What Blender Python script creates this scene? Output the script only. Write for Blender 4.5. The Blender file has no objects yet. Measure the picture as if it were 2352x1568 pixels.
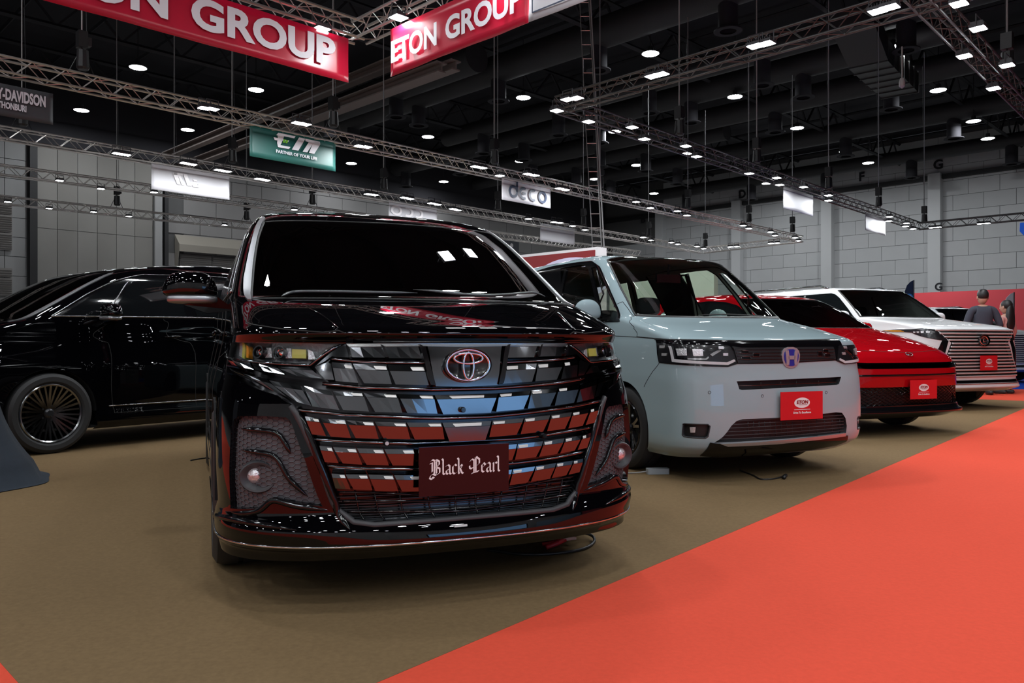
import bpy, bmesh, math, random
import numpy as np
from mathutils import Vector, Matrix
from mathutils.geometry import delaunay_2d_cdt
R = random.Random(7)
SC = bpy.context.scene
COL = SC.collection
# ------------------------------------------------------------------ camera, world, exposure
FPX, CX, CY, CH = 1829.0, 1176.0, 785.0, 1.02
cd = bpy.data.cameras.new('camera')
cd.sensor_width = 36.0
cd.lens = FPX / 2352 * 36
cd.shift_y = (CY - 784.0) / 2352
cd.clip_end = 400
cd.clip_start = 0.02
cam = bpy.data.objects.new('camera', cd)
cam.location = (0, 0, CH)
cam.rotation_euler = (math.pi / 2, 0, 0)
COL.objects.link(cam)
SC.camera = cam
w = bpy.data.worlds.new('hall_air')
SC.world = w
w.use_nodes = True
w.node_tree.nodes['Background'].inputs[0].default_value = (0.55, 0.6, 0.7, 1)
w.node_tree.nodes['Background'].inputs[1].default_value = 0.10
SC.view_settings.view_transform = 'Standard'
SC.view_settings.look = 'None'
SC.view_settings.gamma = 1
SC.view_settings.use_curve_mapping = False
SC.view_settings.exposure = 0.12
SC.cycles.use_denoising = True
SC.cycles.use_light_tree = True
SC.cycles.max_bounces = 7
SC.cycles.diffuse_bounces = 2
SC.cycles.glossy_bounces = 4
SC.cycles.transmission_bounces = 4
SC.cycles.transparent_max_bounces = 10
SC.cycles.sample_clamp_indirect = 4
SC.cycles.sample_clamp_direct = 30
SC.cycles.caustics_reflective = False
SC.cycles.caustics_refractive = False
SC.cycles.blur_glossy = 0.5
FLOOD_W, DOWN_W = 290.0, 160.0        # emission strength of truss floods and ceiling downlights

# ------------------------------------------------------------------ helpers
def px_dir(px, py):
    return Vector(((px - CX) / FPX, 1.0, (CY - py) / FPX))
def at_z(px, py, z):
    d = px_dir(px, py)
    k = (z - CH) / d.z
    return Vector((d.x * k, k, z))
def at_y(px, py, y):
    d = px_dir(px, py)
    return Vector((d.x * y, y, CH + d.z * y))
def on_line(px, a, b):
    """world (x, y) where the image column px meets the ground line a-b"""
    u = (px - CX) / FPX
    dx, dy = b[0] - a[0], b[1] - a[1]
    k = (u * a[1] - a[0]) / (dx - u * dy)
    return Vector((a[0] + dx * k, a[1] + dy * k))

MATS = {}
def nt(m):
    return m.node_tree.nodes, m.node_tree.links
def mat(name, col, rough=0.5, metal=0.0, coat=0.0, spec=0.5, emit=0.0, noise=None, bump=None, coat_rough=0.03, aniso=None):
    if name in MATS:
        return MATS[name]
    m = bpy.data.materials.new(name)
    m.use_nodes = True
    n, l = nt(m)
    b = n['Principled BSDF']
    b.inputs['Base Color'].default_value = (*col, 1)
    b.inputs['Roughness'].default_value = rough
    b.inputs['Metallic'].default_value = metal
    b.inputs['Specular IOR Level'].default_value = spec
    b.inputs['Coat Weight'].default_value = coat
    b.inputs['Coat Roughness'].default_value = coat_rough
    if emit:
        b.inputs['Emission Color'].default_value = (*col, 1)
        b.inputs['Emission Strength'].default_value = emit
    if noise:
        sc, amt, detail = noise
        tc = n.new('ShaderNodeTexCoord')
        nz = n.new('ShaderNodeTexNoise')
        nz.inputs['Scale'].default_value = sc
        nz.inputs['Detail'].default_value = detail
        l.new(tc.outputs['Object'], nz.inputs['Vector'])
        mx = n.new('ShaderNodeMix')
        mx.data_type = 'RGBA'
        mx.inputs[6].default_value = (*[c * (1 - amt) for c in col], 1)
        mx.inputs[7].default_value = (*[min(1, c * (1 + amt)) for c in col], 1)
        l.new(nz.outputs['Fac'], mx.inputs[0])
        l.new(mx.outputs[2], b.inputs['Base Color'])
    if bump:
        sc, st, dist = bump
        tc = n.new('ShaderNodeTexCoord')
        nz = n.new('ShaderNodeTexNoise')
        nz.inputs['Scale'].default_value = sc
        nz.inputs['Detail'].default_value = 3
        l.new(tc.outputs['Object'], nz.inputs['Vector'])
        bp = n.new('ShaderNodeBump')
        bp.inputs['Strength'].default_value = st
        bp.inputs['Distance'].default_value = dist
        l.new(nz.outputs['Fac'], bp.inputs['Height'])
        l.new(bp.outputs['Normal'], b.inputs['Normal'])
    MATS[name] = m
    return m
def glass(name, tint, refl=1.0, rough=0.0):
    """thin automotive glass: tinted see-through plus a mirror layer with a dielectric fresnel"""
    if name in MATS:
        return MATS[name]
    m = bpy.data.materials.new(name)
    m.use_nodes = True
    n, l = nt(m)
    n.remove(n['Principled BSDF'])
    out = n['Material Output']
    tr = n.new('ShaderNodeBsdfTransparent')
    tr.inputs[0].default_value = (*tint, 1)
    gl = n.new('ShaderNodeBsdfGlossy')
    gl.inputs['Roughness'].default_value = rough
    gl.inputs[0].default_value = (refl, refl, refl, 1)
    ge = n.new('ShaderNodeNewGeometry')
    dp = n.new('ShaderNodeVectorMath'); dp.operation = 'DOT_PRODUCT'
    l.new(ge.outputs['Incoming'], dp.inputs[0]); l.new(ge.outputs['Normal'], dp.inputs[1])
    def mth(op, a, b_=None):
        q = n.new('ShaderNodeMath'); q.operation = op
        for i, x in enumerate((a, b_)):
            if x is None: continue
            if isinstance(x, (int, float)): q.inputs[i].default_value = x
            else: l.new(x, q.inputs[i])
        return q.outputs[0]
    fac = mth('MULTIPLY_ADD', mth('POWER', mth('SUBTRACT', 1.0, mth('ABSOLUTE', dp.outputs['Value'])), 5.0), 0.94)
    fac.node.inputs[2].default_value = 0.06
    mx = n.new('ShaderNodeMixShader')
    l.new(fac, mx.inputs[0])
    l.new(tr.outputs[0], mx.inputs[1])
    l.new(gl.outputs[0], mx.inputs[2])
    l.new(mx.outputs[0], out.inputs[0])
    MATS[name] = m
    return m

def tag(o, label=None, cat=None, group=None, kind=None):
    if label: o['label'] = label
    if cat: o['category'] = cat
    if group: o['group'] = group
    if kind: o['kind'] = kind
    return o
def empty(name, loc=(0, 0, 0), rz=0.0, parent=None):
    o = bpy.data.objects.new(name, None)
    COL.objects.link(o)
    o.location = loc
    o.rotation_euler = (0, 0, rz)
    o.empty_display_size = 0.2
    if parent: o.parent = parent
    return o
def link(name, me, m=None, parent=None, smooth=False):
    if m is not None:
        if isinstance(m, (list, tuple)):
            for q in m: me.materials.append(q)
        else:
            me.materials.append(m)
    if smooth:
        me.polygons.foreach_set('use_smooth', [True] * len(me.polygons))
    o = bpy.data.objects.new(name, me)
    COL.objects.link(o)
    if parent is not None: o.parent = parent
    return o
class MB:
    """collects boxes, bars, tubes and polygons into one mesh"""
    def __init__(s): s.v = []; s.f = []
    def add(s, vs, fs):
        k = len(s.v); s.v += [tuple(p) for p in vs]; s.f += [[i + k for i in f] for f in fs]; return s
    def box(s, c, d, rz=0.0, M=None):
        x, y, z = d[0] / 2, d[1] / 2, d[2] / 2
        vs = [Vector((a * x, b * y, e * z)) for a in (-1, 1) for b in (-1, 1) for e in (-1, 1)]
        T = M if M is not None else Matrix.Rotation(rz, 3, 'Z')
        vs = [T @ p + Vector(c) for p in vs]
        return s.add(vs, [(0, 1, 3, 2), (4, 6, 7, 5), (0, 4, 5, 1), (2, 3, 7, 6), (0, 2, 6, 4), (1, 5, 7, 3)])
    def bar(s, a, b, r, n=6, r2=None, caps=True):
        a, b = Vector(a), Vector(b)
        d = (b - a).normalized()
        u = d.orthogonal().normalized(); w_ = d.cross(u)
        r2 = r if r2 is None else r2
        vs = []
        for p, q in ((a, r), (b, r2)):
            for i in range(n):
                t = 2 * math.pi * i / n + math.pi / n
                vs.append(p + (u * math.cos(t) + w_ * math.sin(t)) * q)
        fs = [(i, (i + 1) % n, n + (i + 1) % n, n + i) for i in range(n)]
        if caps: fs += [tuple(range(n))[::-1], tuple(range(n, 2 * n))]
        return s.add(vs, fs)
    def tube(s, pts, r, n=8, closed=False, rr=None, flat=1.0, up=None):
        pts = [Vector(p) for p in pts]
        m = len(pts); vs = []
        prev = None
        for i, p in enumerate(pts):
            if closed: d = (pts[(i + 1) % m] - pts[i - 1])
            else: d = pts[min(i + 1, m - 1)] - pts[max(i - 1, 0)]
            d = d.normalized() if d.length > 1e-9 else Vector((0, 0, 1))
            if up is not None:
                uu = up[i] if isinstance(up, list) else Vector(up)
                u = (uu - d * uu.dot(d)).normalized()
            elif prev is None: u = d.orthogonal().normalized()
            else: u = (prev - d * prev.dot(d)).normalized()
            prev = u
            w_ = d.cross(u)
            q = rr[i] if rr is not None else r
            for k in range(n):
                t = 2 * math.pi * k / n
                vs.append(p + u * math.cos(t) * q * flat + w_ * math.sin(t) * q)
        fs = []
        for i in range(m if closed else m - 1):
            j = (i + 1) % m
            for k in range(n):
                fs.append((i * n + k, i * n + (k + 1) % n, j * n + (k + 1) % n, j * n + k))
        if not closed: fs += [tuple(range(n))[::-1], tuple(range((m - 1) * n, m * n))]
        return s.add(vs, fs)
    def prism(s, poly, z0, z1):
        n = len(poly)
        vs = [(p[0], p[1], z0) for p in poly] + [(p[0], p[1], z1) for p in poly]
        fs = [tuple(range(n))[::-1], tuple(range(n, 2 * n))] + [(i, (i + 1) % n, n + (i + 1) % n, n + i) for i in range(n)]
        return s.add(vs, fs)
    def lathe(s, prof, n=32, M=None, closed=False):
        """profile of (r, h) revolved about local Z, M places it"""
        M = M or Matrix.Identity(4)
        m = len(prof); vs = []
        for r, h in prof:
            for k in range(n):
                t = 2 * math.pi * k / n
                vs.append(M @ Vector((r * math.cos(t), r * math.sin(t), h)))
        fs = []
        for i in range(m if closed else m - 1):
            j = (i + 1) % m
            for k in range(n):
                fs.append((i * n + k, i * n + (k + 1) % n, j * n + (k + 1) % n, j * n + k))
        return s.add(vs, fs)
    def mesh(s, name='mesh'):
        me = bpy.data.meshes.new(name)
        me.from_pydata(s.v, [], s.f)
        me.validate(); me.update()
        return me
    def build(s, name, m=None, parent=None, smooth=False, fix=True):
        me = s.mesh(name)
        if fix:
            bm = bmesh.new(); bm.from_mesh(me)
            bmesh.ops.recalc_face_normals(bm, faces=bm.faces)
            bm.to_mesh(me); bm.free()
        o = link(name, me, m, parent, smooth)
        if smooth == 'auto': autosmooth(o)
        return o
def autosmooth(o, ang=35):
    me = o.data
    bm = bmesh.new(); bm.from_mesh(me)
    for e in bm.edges:
        if len(e.link_faces) == 2 and e.calc_face_angle(0) > math.radians(ang): e.smooth = False
    for f in bm.faces: f.smooth = True
    bm.to_mesh(me); bm.free()
    return o
def text(name, body, size, m, parent=None, M=None, ext=0.002, off=0.0, align='CENTER', sx=1.0, shear=0.0, space=1.0):
    """flat lettering, turned into a mesh; x right, z up, facing -y of the given matrix"""
    cu = bpy.data.curves.new(name, 'FONT')
    cu.body = body; cu.size = size; cu.extrude = ext; cu.offset = off
    cu.align_x = align; cu.align_y = 'CENTER'; cu.shear = shear; cu.space_character = space
    cu.resolution_u = 4
    ob = bpy.data.objects.new(name, cu)
    COL.objects.link(ob)
    bpy.context.view_layer.update()
    dg = bpy.context.evaluated_depsgraph_get()
    me = bpy.data.meshes.new_from_object(ob.evaluated_get(dg))
    bpy.data.objects.remove(ob); bpy.data.curves.remove(cu)
    me.transform(Matrix.Diagonal((sx, 1, 1, 1)))
    me.transform(Matrix.Rotation(math.pi / 2, 4, 'X'))
    if M is not None: me.transform(M)
    me.materials.clear()
    return link(name, me, m, parent)
ORD = 'first second third fourth fifth sixth seventh eighth ninth tenth eleventh twelfth thirteenth fourteenth fifteenth sixteenth seventeenth eighteenth nineteenth twentieth twenty-first twenty-second twenty-third twenty-fourth twenty-fifth twenty-sixth twenty-seventh twenty-eighth twenty-ninth thirtieth thirty-first thirty-second thirty-third'.split()
def copy_tree(o, parent=None):
    c = o.copy(); COL.objects.link(c); c.parent = parent
    for ch in list(o.children): copy_tree(ch, c)
    return c

# ------------------------------------------------------------------ materials
M_STEEL = mat('truss_aluminium', (0.55, 0.52, 0.50), 0.35, 0.9)
M_DARKSTEEL = mat('black_steel', (0.03, 0.03, 0.033), 0.5, 0.3)
M_ROPE = mat('grey_cable', (0.25, 0.25, 0.25), 0.6)
M_BLACKPLASTIC = mat('black_plastic', (0.012, 0.012, 0.013), 0.45)
M_GREYPLASTIC = mat('dark_grey_plastic', (0.035, 0.036, 0.04), 0.5, bump=(900, 0.2, 0.0004))
M_FLOOD = mat('flood_lamp_glow', (0.93, 0.97, 1.0), 0.5, emit=FLOOD_W)
M_DOWN = mat('downlight_glow', (0.93, 0.97, 1.0), 0.5, emit=DOWN_W)
M_WALL = mat('cement_panel_grey', (0.5, 0.5, 0.51), 0.85, noise=(0.6, 0.10, 4))
M_WALLD = mat('cement_panel_dark', (0.16, 0.155, 0.15), 0.85, noise=(0.5, 0.15, 4))
M_COLUMN = mat('column_paint', (0.68, 0.69, 0.70), 0.8)
M_JOINT = mat('joint_dark', (0.12, 0.12, 0.12), 0.9)
M_CEIL = mat('ceiling_black', (0.024, 0.023, 0.028), 0.9)
M_DUCT = mat('duct_dark', (0.030, 0.029, 0.031), 0.6, noise=(0.8, 0.3, 3))
M_BROWN = mat('brown_needle_felt', (0.185, 0.122, 0.062), 0.95, noise=(55, 0.22, 8), bump=(700, 0.4, 0.002), spec=0.1)
M_RED = mat('red_needle_felt', (0.72, 0.082, 0.045), 0.95, noise=(60, 0.10, 8), bump=(700, 0.4, 0.002), spec=0.1)
M_CONC = mat('hall_concrete', (0.16, 0.155, 0.15), 0.6, noise=(1.5, 0.2, 5))
M_WHITE = mat('white_print', (0.82, 0.82, 0.86), 0.5)
M_WHITEV = mat('white_vinyl', (0.42, 0.41, 0.43), 0.5)
# ------------------------------------------------------------------ the hall
A = Vector((0.7053, 0.7089)); B = Vector((-0.7089, 0.7053))
RA = math.atan2(A.y, A.x); RB = math.atan2(B.y, B.x)
def st(o): o['kind'] = 'structure'; return o
def mesh_obj(name, vs, fs, m, parent=None):
    me = bpy.data.meshes.new(name); me.from_pydata([tuple(v) for v in vs], [], fs); me.update()
    return link(name, me, m, parent)

# floor: concrete slab, brown felt stand, red felt aisles
hall_c = Vector((10, 25))
def hallpt(sa, sb): return hall_c + A * sa + B * sb
GP = Vector((35.3, 66.0)); LP = Vector((-30.0, 50.0))
corner = None
# corner of the left and right walls
k = (GP - LP).dot(A); corner = LP + A * k
q1 = corner - A * 135; q2 = corner - B * 105; q3 = q2 - A * 135
f = MB(); f.prism([(corner.x, corner.y), (q1.x, q1.y), (q3.x, q3.y), (q2.x, q2.y)], -0.3, 0.0)
st(f.build('floor', M_CONC))
E1 = Vector((-0.89, 1.79)); D1 = Vector((0.643, 0.765)).normalized(); D2 = Vector((-0.707, 0.707))
g1 = E1 + D1 * 15.4
brown = [E1, g1, g1 + Vector((-14, 9.0)), E1 + D2 * 17 + D1 * 6, E1 + D2 * 14]
def slab(name, poly, z, m, th=0.004):
    n = len(poly)
    area = sum(poly[i][0] * poly[(i + 1) % n][1] - poly[(i + 1) % n][0] * poly[i][1] for i in range(n))
    if area < 0: poly = poly[::-1]
    b = MB(); b.prism([(p[0], p[1]) for p in poly], z - th, z)
    return b.build(name, m)
tag(slab('carpet', brown, 0.007, M_BROWN, 0.006), 'brown needle-felt carpet of the car stand under the parked cars', 'carpet')
n1 = Vector((D1.y, -D1.x))
red = [E1 - D1 * 14 - D2 * 0.0, E1, E1 + D1 * 30, E1 + D1 * 30 + n1 * 7, E1 - D1 * 14 + n1 * 7]
r0 = E1 + D2 * 16
redpoly = [E1 + D1 * 15.41, E1, r0, r0 - D1 * 3.5, E1 - D1 * 5, E1 - D1 * 5 + n1 * 6.5, E1 + D1 * 26 + n1 * 6.5, E1 + D1 * 19.5]
tag(slab('carpet', redpoly, 0.006, M_RED, 0.005), 'orange-red felt aisle carpet running past the car noses', 'carpet')
xp = [at_z(2190, 908, 0), at_z(2600, 907, 0), at_z(2600, 879, 0), at_z(2190, 876, 0)]
g2 = E1 + D1 * 15.42
tag(slab('carpet', [g2, g2 + Vector((-9, 5.8)), g2 + Vector((-7, 9.5)), g2 + D1 * 4.0], 0.005, M_RED, 0.004),
    'strip of red carpet crossing behind the white suv', 'carpet')
M_BLUE = mat('blue_felt', (0.01, 0.06, 0.45), 0.95, noise=(60, 0.15, 6), spec=0.1)
c1 = g2 + D1 * 4.05
tag(slab('carpet', [c1, c1 + Vector((-7, 4)), c1 + Vector((-2, 12)), c1 + Vector((12, 9)), c1 + Vector((8, -1))], 0.005, M_BLUE, 0.004),
    'blue carpet of the neighbouring stand beyond the red crossing aisle', 'carpet')

# ---- right-hand wall: panels in courses between painted columns
def wall_box(name, p, d, length, z0, z1, th, m, parent=None, off=0.0):
    """box of given length starting at ground point p along d, face set off towards the hall"""
    c = p + d * (length / 2)
    inw = (-A if abs(d.dot(B)) > 0.7 else -B)
    c = c + inw * (off - th / 2)
    b = MB(); b.box((c.x, c.y, (z0 + z1) / 2), (length, th, z1 - z0), rz=math.atan2(d.y, d.x))
    return b.build(name, m, parent)
WR = st(wall_box('wall_right', GP - B * 70, B, 70 + (corner - GP).dot(B) + 0.3, 0, 18.5, 0.3, M_JOINT, off=-0.05))
WR.data.materials[0] = M_JOINT
def place_panel(me, name, parent, p, d, z, off=0.0):
    o = bpy.data.objects.new(name, me); COL.objects.link(o); o.parent = parent
    inw = (-A if abs(d.dot(B)) > 0.7 else -B)
    c = p + inw * off
    o.location = (c.x, c.y, z); o.rotation_euler = (0, 0, math.atan2(d.y, d.x))
    return o
def panel_mesh(wd, ht, m, th=0.05):
    b = MB(); b.box((wd / 2, 0, ht / 2), (wd - 0.03, th, ht - 0.03))
    me = b.mesh('wall_panel'); me.materials.append(m); return me
PH = 1.24
M_WALLR = [mat('cement_panel_a', (0.60, 0.61, 0.62), 0.85, noise=(0.5, 0.08, 4)), mat('cement_panel_b', (0.585, 0.595, 0.605), 0.85, noise=(0.5, 0.08, 4)),
           mat('cement_panel_c', (0.615, 0.62, 0.63), 0.85, noise=(0.5, 0.08, 4))]
pm = [panel_mesh(2.25, PH, q) for q in M_WALLR]; ph = [panel_mesh(1.125, PH, q) for q in M_WALLR]
cnt = 0
rest = MB()
for bay in range(-2, 4):
    for row in range(2, 15):
        z = 0.6 + row * PH
        s0 = bay * 9.0
        cells = [(0, 2.25)] * 4 if row % 2 == 0 else [(0, 1.125), (1, 2.25), (1, 2.25), (1, 2.25), (0, 1.125)]
        s = s0
        for (_, wd) in cells:
            mm = (pm if wd > 2 else ph)[R.randrange(3)]
            if cnt < 300 and z < 17.5:
                place_panel(mm, 'wall_panel', WR, GP + B * s, B, z, -0.03 + R.uniform(0, 0.02)); cnt += 1
            s += wd
b = MB()
for bay in range(-2, 4):
    for row in range(0, 2):
        c = GP + B * (bay * 9 + 4.5) + A * 0.03
        b.box((c.x, c.y, 0.6 + (row + .5) * PH), (8.96, 0.05, PH - 0.04), rz=RB)
b.build('base_panel', M_WALL, WR)
for i in range(-2, 5):
    c = GP + B * (i * 9.0 + 0.1) - A * 0.35
    b = MB(); b.box((c.x, c.y, 7.45), (0.95, 0.7, 14.9), rz=RB)
    st(b.build('column', M_COLUMN))
b = MB(); c0 = GP - B * 18 - A * 0.25; c1 = GP + B * 36 - A * 0.25
for zz, hh in ((14.62, 0.36),):
    for i in range(-2, 4):
        c = GP + B * (i * 9 + 4.6) - A * 0.2
        b.box((c.x, c.y, zz), (8.0, 0.4, hh), rz=RB)
M_RAIL = mat('black_girder', (0.02, 0.02, 0.022), 0.6)
st(b.build('trim_1', M_RAIL))
M_LET = mat('wall_letter_black', (0.015, 0.015, 0.02), 0.7)
def wall_matrix(p, z, n):
    """text frame at ground point p, height z, facing direction n (2-D)"""
    xa = Vector((-n.y, n.x, 0))
    return Matrix(((xa.x, -n.x, 0, p.x), (xa.y, -n.y, 0, p.y), (0, 0, 1, z), (0, 0, 0, 1)))
for ch, px, py in (('B', 1478, 505), ('D', 1706, 447), ('F', 1980, 407), ('G', 2156, 379)):
    p = on_line(px, GP, GP + B); Y = p.y
    z = CH + (CY - py) / FPX * Y
    q = p - A * 0.12
    o = text('wall_letter', ch, 1.05, M_LET, None, wall_matrix(q, z, -A), 0.03, 0.03)
    tag(o, 'black capital letter %s painted high on the panelled wall' % ch, 'letter')
p = on_line(2156, GP - A * .72, GP - A * .72 + B)
tag(text('column_letter', 'G', 0.85, M_LET, None, wall_matrix(p, CH + (CY - 659) / FPX * p.y, -A), 0.02, 0.02), 'small letter G on the foot of the pale column', 'letter')

# ---- left-hand wall: tall sliding door leaves between clad bays
WL = st(wall_box('wall_left', LP - A * 60, A, 60 + (corner - LP).dot(A) + 0.3, 0, 18.5, 0.3, M_JOINT, off=-0.1))
M_DOORLEAF = [mat('door_leaf_a', (0.26, 0.25, 0.235), 0.8, noise=(0.4, 0.12, 4)), mat('door_leaf_b', (0.235, 0.225, 0.21), 0.8, noise=(0.4, 0.12, 4))]
DR = empty('door_1'); st(DR)
for i in range(6):
    t0 = 0.12 + i * 1.19
    for z0, z1 in ((0, 8.2), (8.23, 13.6)):
        wall_box('door_panel', LP + A * (t0 + 0.015), A, 1.16, z0, z1, 0.08, M_DOORLEAF[i % 2], DR, off=0.0 + 0.01 * (i % 2))
M_CLAD = mat('cladding_grey', (0.33, 0.33, 0.33), 0.85, noise=(0.5, 0.08, 4))
pl = MB(); pl.box((0.6, 0, 0.6), (1.165, 0.05, 1.165)); ml = pl.mesh('wall_panel'); ml.materials.append(M_CLAD)
cl = 0
for i in range(4):
    for r_ in range(11):
        if cl < 300:
            place_panel(ml, 'wall_panel', WL, LP - A * (1.0 + 1.2 * (i + 1) - 0.6), A, 0.3 + r_ * 1.2, -0.05)
pl = MB(); pl.box((1.2, 0, 0.7), (2.36, 0.05, 1.36)); ml2 = pl.mesh('wall_panel'); ml2.materials.append(mat('cladding_taupe', (0.27, 0.262, 0.26), 0.85, noise=(0.5, 0.08, 4)))
for i in range(21):
    for r_ in range(3, 11):
        place_panel(ml2, 'wall_panel', WL, LP + A * (8.2 + 2.4 * i + (1.2 if r_ % 2 else 0)), A, 0.3 + r_ * 1.4, -0.05)
# dark drain pipes and pale pilaster
for t, w_, m_, nm, lb in ((-0.32, 0.42, M_RAIL, 'drain_pipe', 'black vertical pipe casing left of the tall sliding door'),
                     (7.95, 0.26, M_RAIL, 'drain_pipe', 'black vertical pipe beside the pale pilaster')):
    tag(wall_box(nm, LP + A * t, A, w_, 0, 15, 0.3, m_, None, off=0.35), lb, 'pipe')
st(wall_box('pilaster', LP + A * 7.3, A, 0.5, 0, 13.6, 0.3, M_CLAD, None, off=0.3))
st(wall_box('trim_2', LP - A * 50, A, 107, 13.5, 18.5, 0.6, M_CEIL, None, off=0.4))
# louvre boxes at the far left edge and the hooded louvre right of the pilaster
M_LOUV = mat('louvre_grey', (0.26, 0.245, 0.235), 0.7)
M_HOOD = mat('beige_hood', (0.30, 0.275, 0.235), 0.8)
def louvre(px, z0, z1, length, lb, parent=None):
    p = on_line(px, LP, LP + A)
    e = empty('louvre_vent', (0, 0, 0)); tag(e, lb, 'vent', 'wall louvres')
    wall_box('frame', p, A, length, z0, z1, 0.06, M_LOUV, e, off=0.10)
    n = int((z1 - z0) / 0.14)
    b = MB()
    for i in range(n):
        c = p + A * (length / 2) - B * (0.16)
        zc = z0 + 0.08 + i * (z1 - z0 - 0.1) / n
        T = Matrix.Rotation(RA, 3, 'Z') @ Matrix.Rotation(math.radians(35), 3, 'X')
        b.box((c.x, c.y, zc), (length - 0.1, 0.02, 0.12), M=T)
    tag(b.build('slats', M_LOUV, e), kind='stuff')
    return e
pp = on_line(-14, LP, LP + A)
for i, (za, zb) in enumerate(((8.85, 9.95), (7.75, 8.8), (6.65, 7.7), (5.0, 5.55), (3.8, 4.95))):
    louvre(-14, za, zb, 0.95, 'grey wall louvre at the far left edge, %s from the top' % ORD[i])
p0 = on_line(400, LP, LP + A); hz = CH + (CY - 538) / FPX * p0.y
e = empty('vent_hood'); tag(e, 'beige angled hood above a wide wall louvre', 'hood')
b = MB()
L = 5.2
def hp(t, o, z): c = p0 + A * t - B * (-o if False else 0); c = p0 + A * t + (-B) * o; return (c.x, c.y, z)
b.add([hp(0, .1, hz), hp(L, .1, hz), hp(L, .9, hz - .75), hp(0.0, .9, hz - .75), hp(0, .1, hz - 4), hp(L, .1, hz - 4), hp(0.0, .9, hz - 1.25), hp(L, .9, hz - 1.25)],
      [(0, 1, 2, 3), (3, 2, 7, 6), (0, 3, 6, 4), (1, 5, 7, 2)])
b.build('hood_shell', M_HOOD, e, fix=True)
louvre(412, hz - 4, hz - 1.35, 2.3, 'wide louvre under the beige hood, nearer the pilaster')
louvre(486, hz - 4, hz - 1.35, 2.5, 'wide louvre under the beige hood, farther from the pilaster')
# walls behind the camera so that the paintwork reflects a closed hall
st(mesh_obj('wall_back', [(q1.x, q1.y, 0), (q3.x, q3.y, 0), (q3.x, q3.y, 18.5), (q1.x, q1.y, 18.5)], [(0, 1, 2, 3)], M_WALL))
st(mesh_obj('wall_near', [(q2.x, q2.y, 0), (q3.x, q3.y, 0), (q3.x, q3.y, 18.5), (q2.x, q2.y, 18.5)], [(0, 1, 2, 3)], M_WALL))
# ---- ceiling
b = MB(); b.prism([(corner.x, corner.y), (q1.x, q1.y), (q3.x, q3.y), (q2.x, q2.y)], 18.5, 18.7)
CE = st(b.build('ceiling', M_CEIL))
M_PURLIN = mat('ceiling_steel', (0.022, 0.022, 0.026), 0.7)
b = MB()
for i in range(-16, 5):                  # roof trusses across the hall along A
    c = GP + B * (i * 9.0 + 2) * 1.0
for i in range(0, 12):
    s = i * 9.0 - 4
    base = corner - B * s
    for zz in (16.2, 17.9):
        p0_, p1_ = base, base - A * 120
        b.bar((p0_.x, p0_.y, zz), (p1_.x, p1_.y, zz), 0.13, 4)
    for j in range(40):
        a0 = base - A * (j * 3.0); a1 = base - A * (j * 3.0 + 1.5); a2 = base - A * (j * 3.0 + 3.0)
        b.bar((a0.x, a0.y, 16.2), (a1.x, a1.y, 17.9), 0.07, 4); b.bar((a1.x, a1.y, 17.9), (a2.x, a2.y, 16.2), 0.07, 4)
o = b.build('roof_truss', M_PURLIN, CE); o['kind'] = 'stuff'
b = MB()
for j in range(34):
    p0_ = corner - A * (j * 3.5 + 1); p1_ = p0_ - B * 100
    b.bar((p0_.x, p0_.y, 18.1), (p1_.x, p1_.y, 18.1), 0.10, 4)
o = b.build('purlin', M_PURLIN, CE); o['kind'] = 'stuff'
# big air ducts running along B with drop diffusers
for i, (px, py, rr) in enumerate(((1010, 205, .75), (1250, 300, .7), (1620, 275, .7), (1790, 330, .65), (1560, 170, .6), (1100, 420, .6), (1950, 380, .55), (560, 330, .8))):
    c = at_z(px, py, 16.0)
    c2 = Vector((c.x, c.y))
    e = empty('air_duct'); tag(e, 'dark round air duct under the hall roof, %s' % ['behind the right banner', 'crossing behind the rope ladder', 'above the middle lighting truss',
          'over the far right truss', 'highest of the ducts beside the rope ladder', 'low and far behind the deco sign', 'farthest, against the lettered wall', 'behind the green sign'][i], 'duct')
    lo, hi = -26, 20
    k0 = (corner - c2).dot(B)
    hi = min(hi, k0 - 1)
    n = 9
    b = MB(); b.bar((*(c2 + B * lo), 16.0), (*(c2 + B * hi), 16.0), rr, 20)
    b.build('duct_run', M_DUCT, e, smooth='auto')
    for j in range(-3, 3):
        q = c2 + B * (j * 7.0 + 2)
        if (q - c2).dot(B) > hi: continue
        b = MB(); b.lathe([(0.42, 15.6), (0.42, 14.3), (0.60, 14.25), (0.60, 14.2), (0.35, 14.2)], 16, Matrix.Translation((q.x, q.y, 0)))
        b.build('diffuser', M_CEIL, e, smooth='auto')
# pale hung rails seen between the banners
M_PALE = mat('pinkish_painted_steel', (0.21, 0.165, 0.15), 0.6)
for k_, (s0, s1, dz, off) in enumerate(((0, 26, 0.0, 0), (0, 26, -0.75, 0.5), (12, 26, -1.0, -0.2))):
    a0 = at_z(381, 352, 12.4); p = Vector((a0.x, a0.y)) - B * s0 + A * off; q = Vector((a0.x, a0.y)) - B * s1 + A * off
    b = MB(); c = (p + q) / 2
    Lq = (p - q).length
    b.box((c.x, c.y, 12.4 + dz), (Lq, 0.5, 0.05), rz=RB); b.box((c.x, c.y, 12.4 + dz - .17), (Lq, 0.05, 0.34), rz=RB); b.box((c.x, c.y, 12.4 + dz - .34), (Lq, 0.4, 0.05), rz=RB)
    tag(b.build('steel_beam', M_PALE), ['upper pale steel beam crossing the roof between the red banners', 'lower pale steel beam parallel under the upper one', 'shortest pale steel beam, starting beside the red banner corner'][k_], 'beam')

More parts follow.
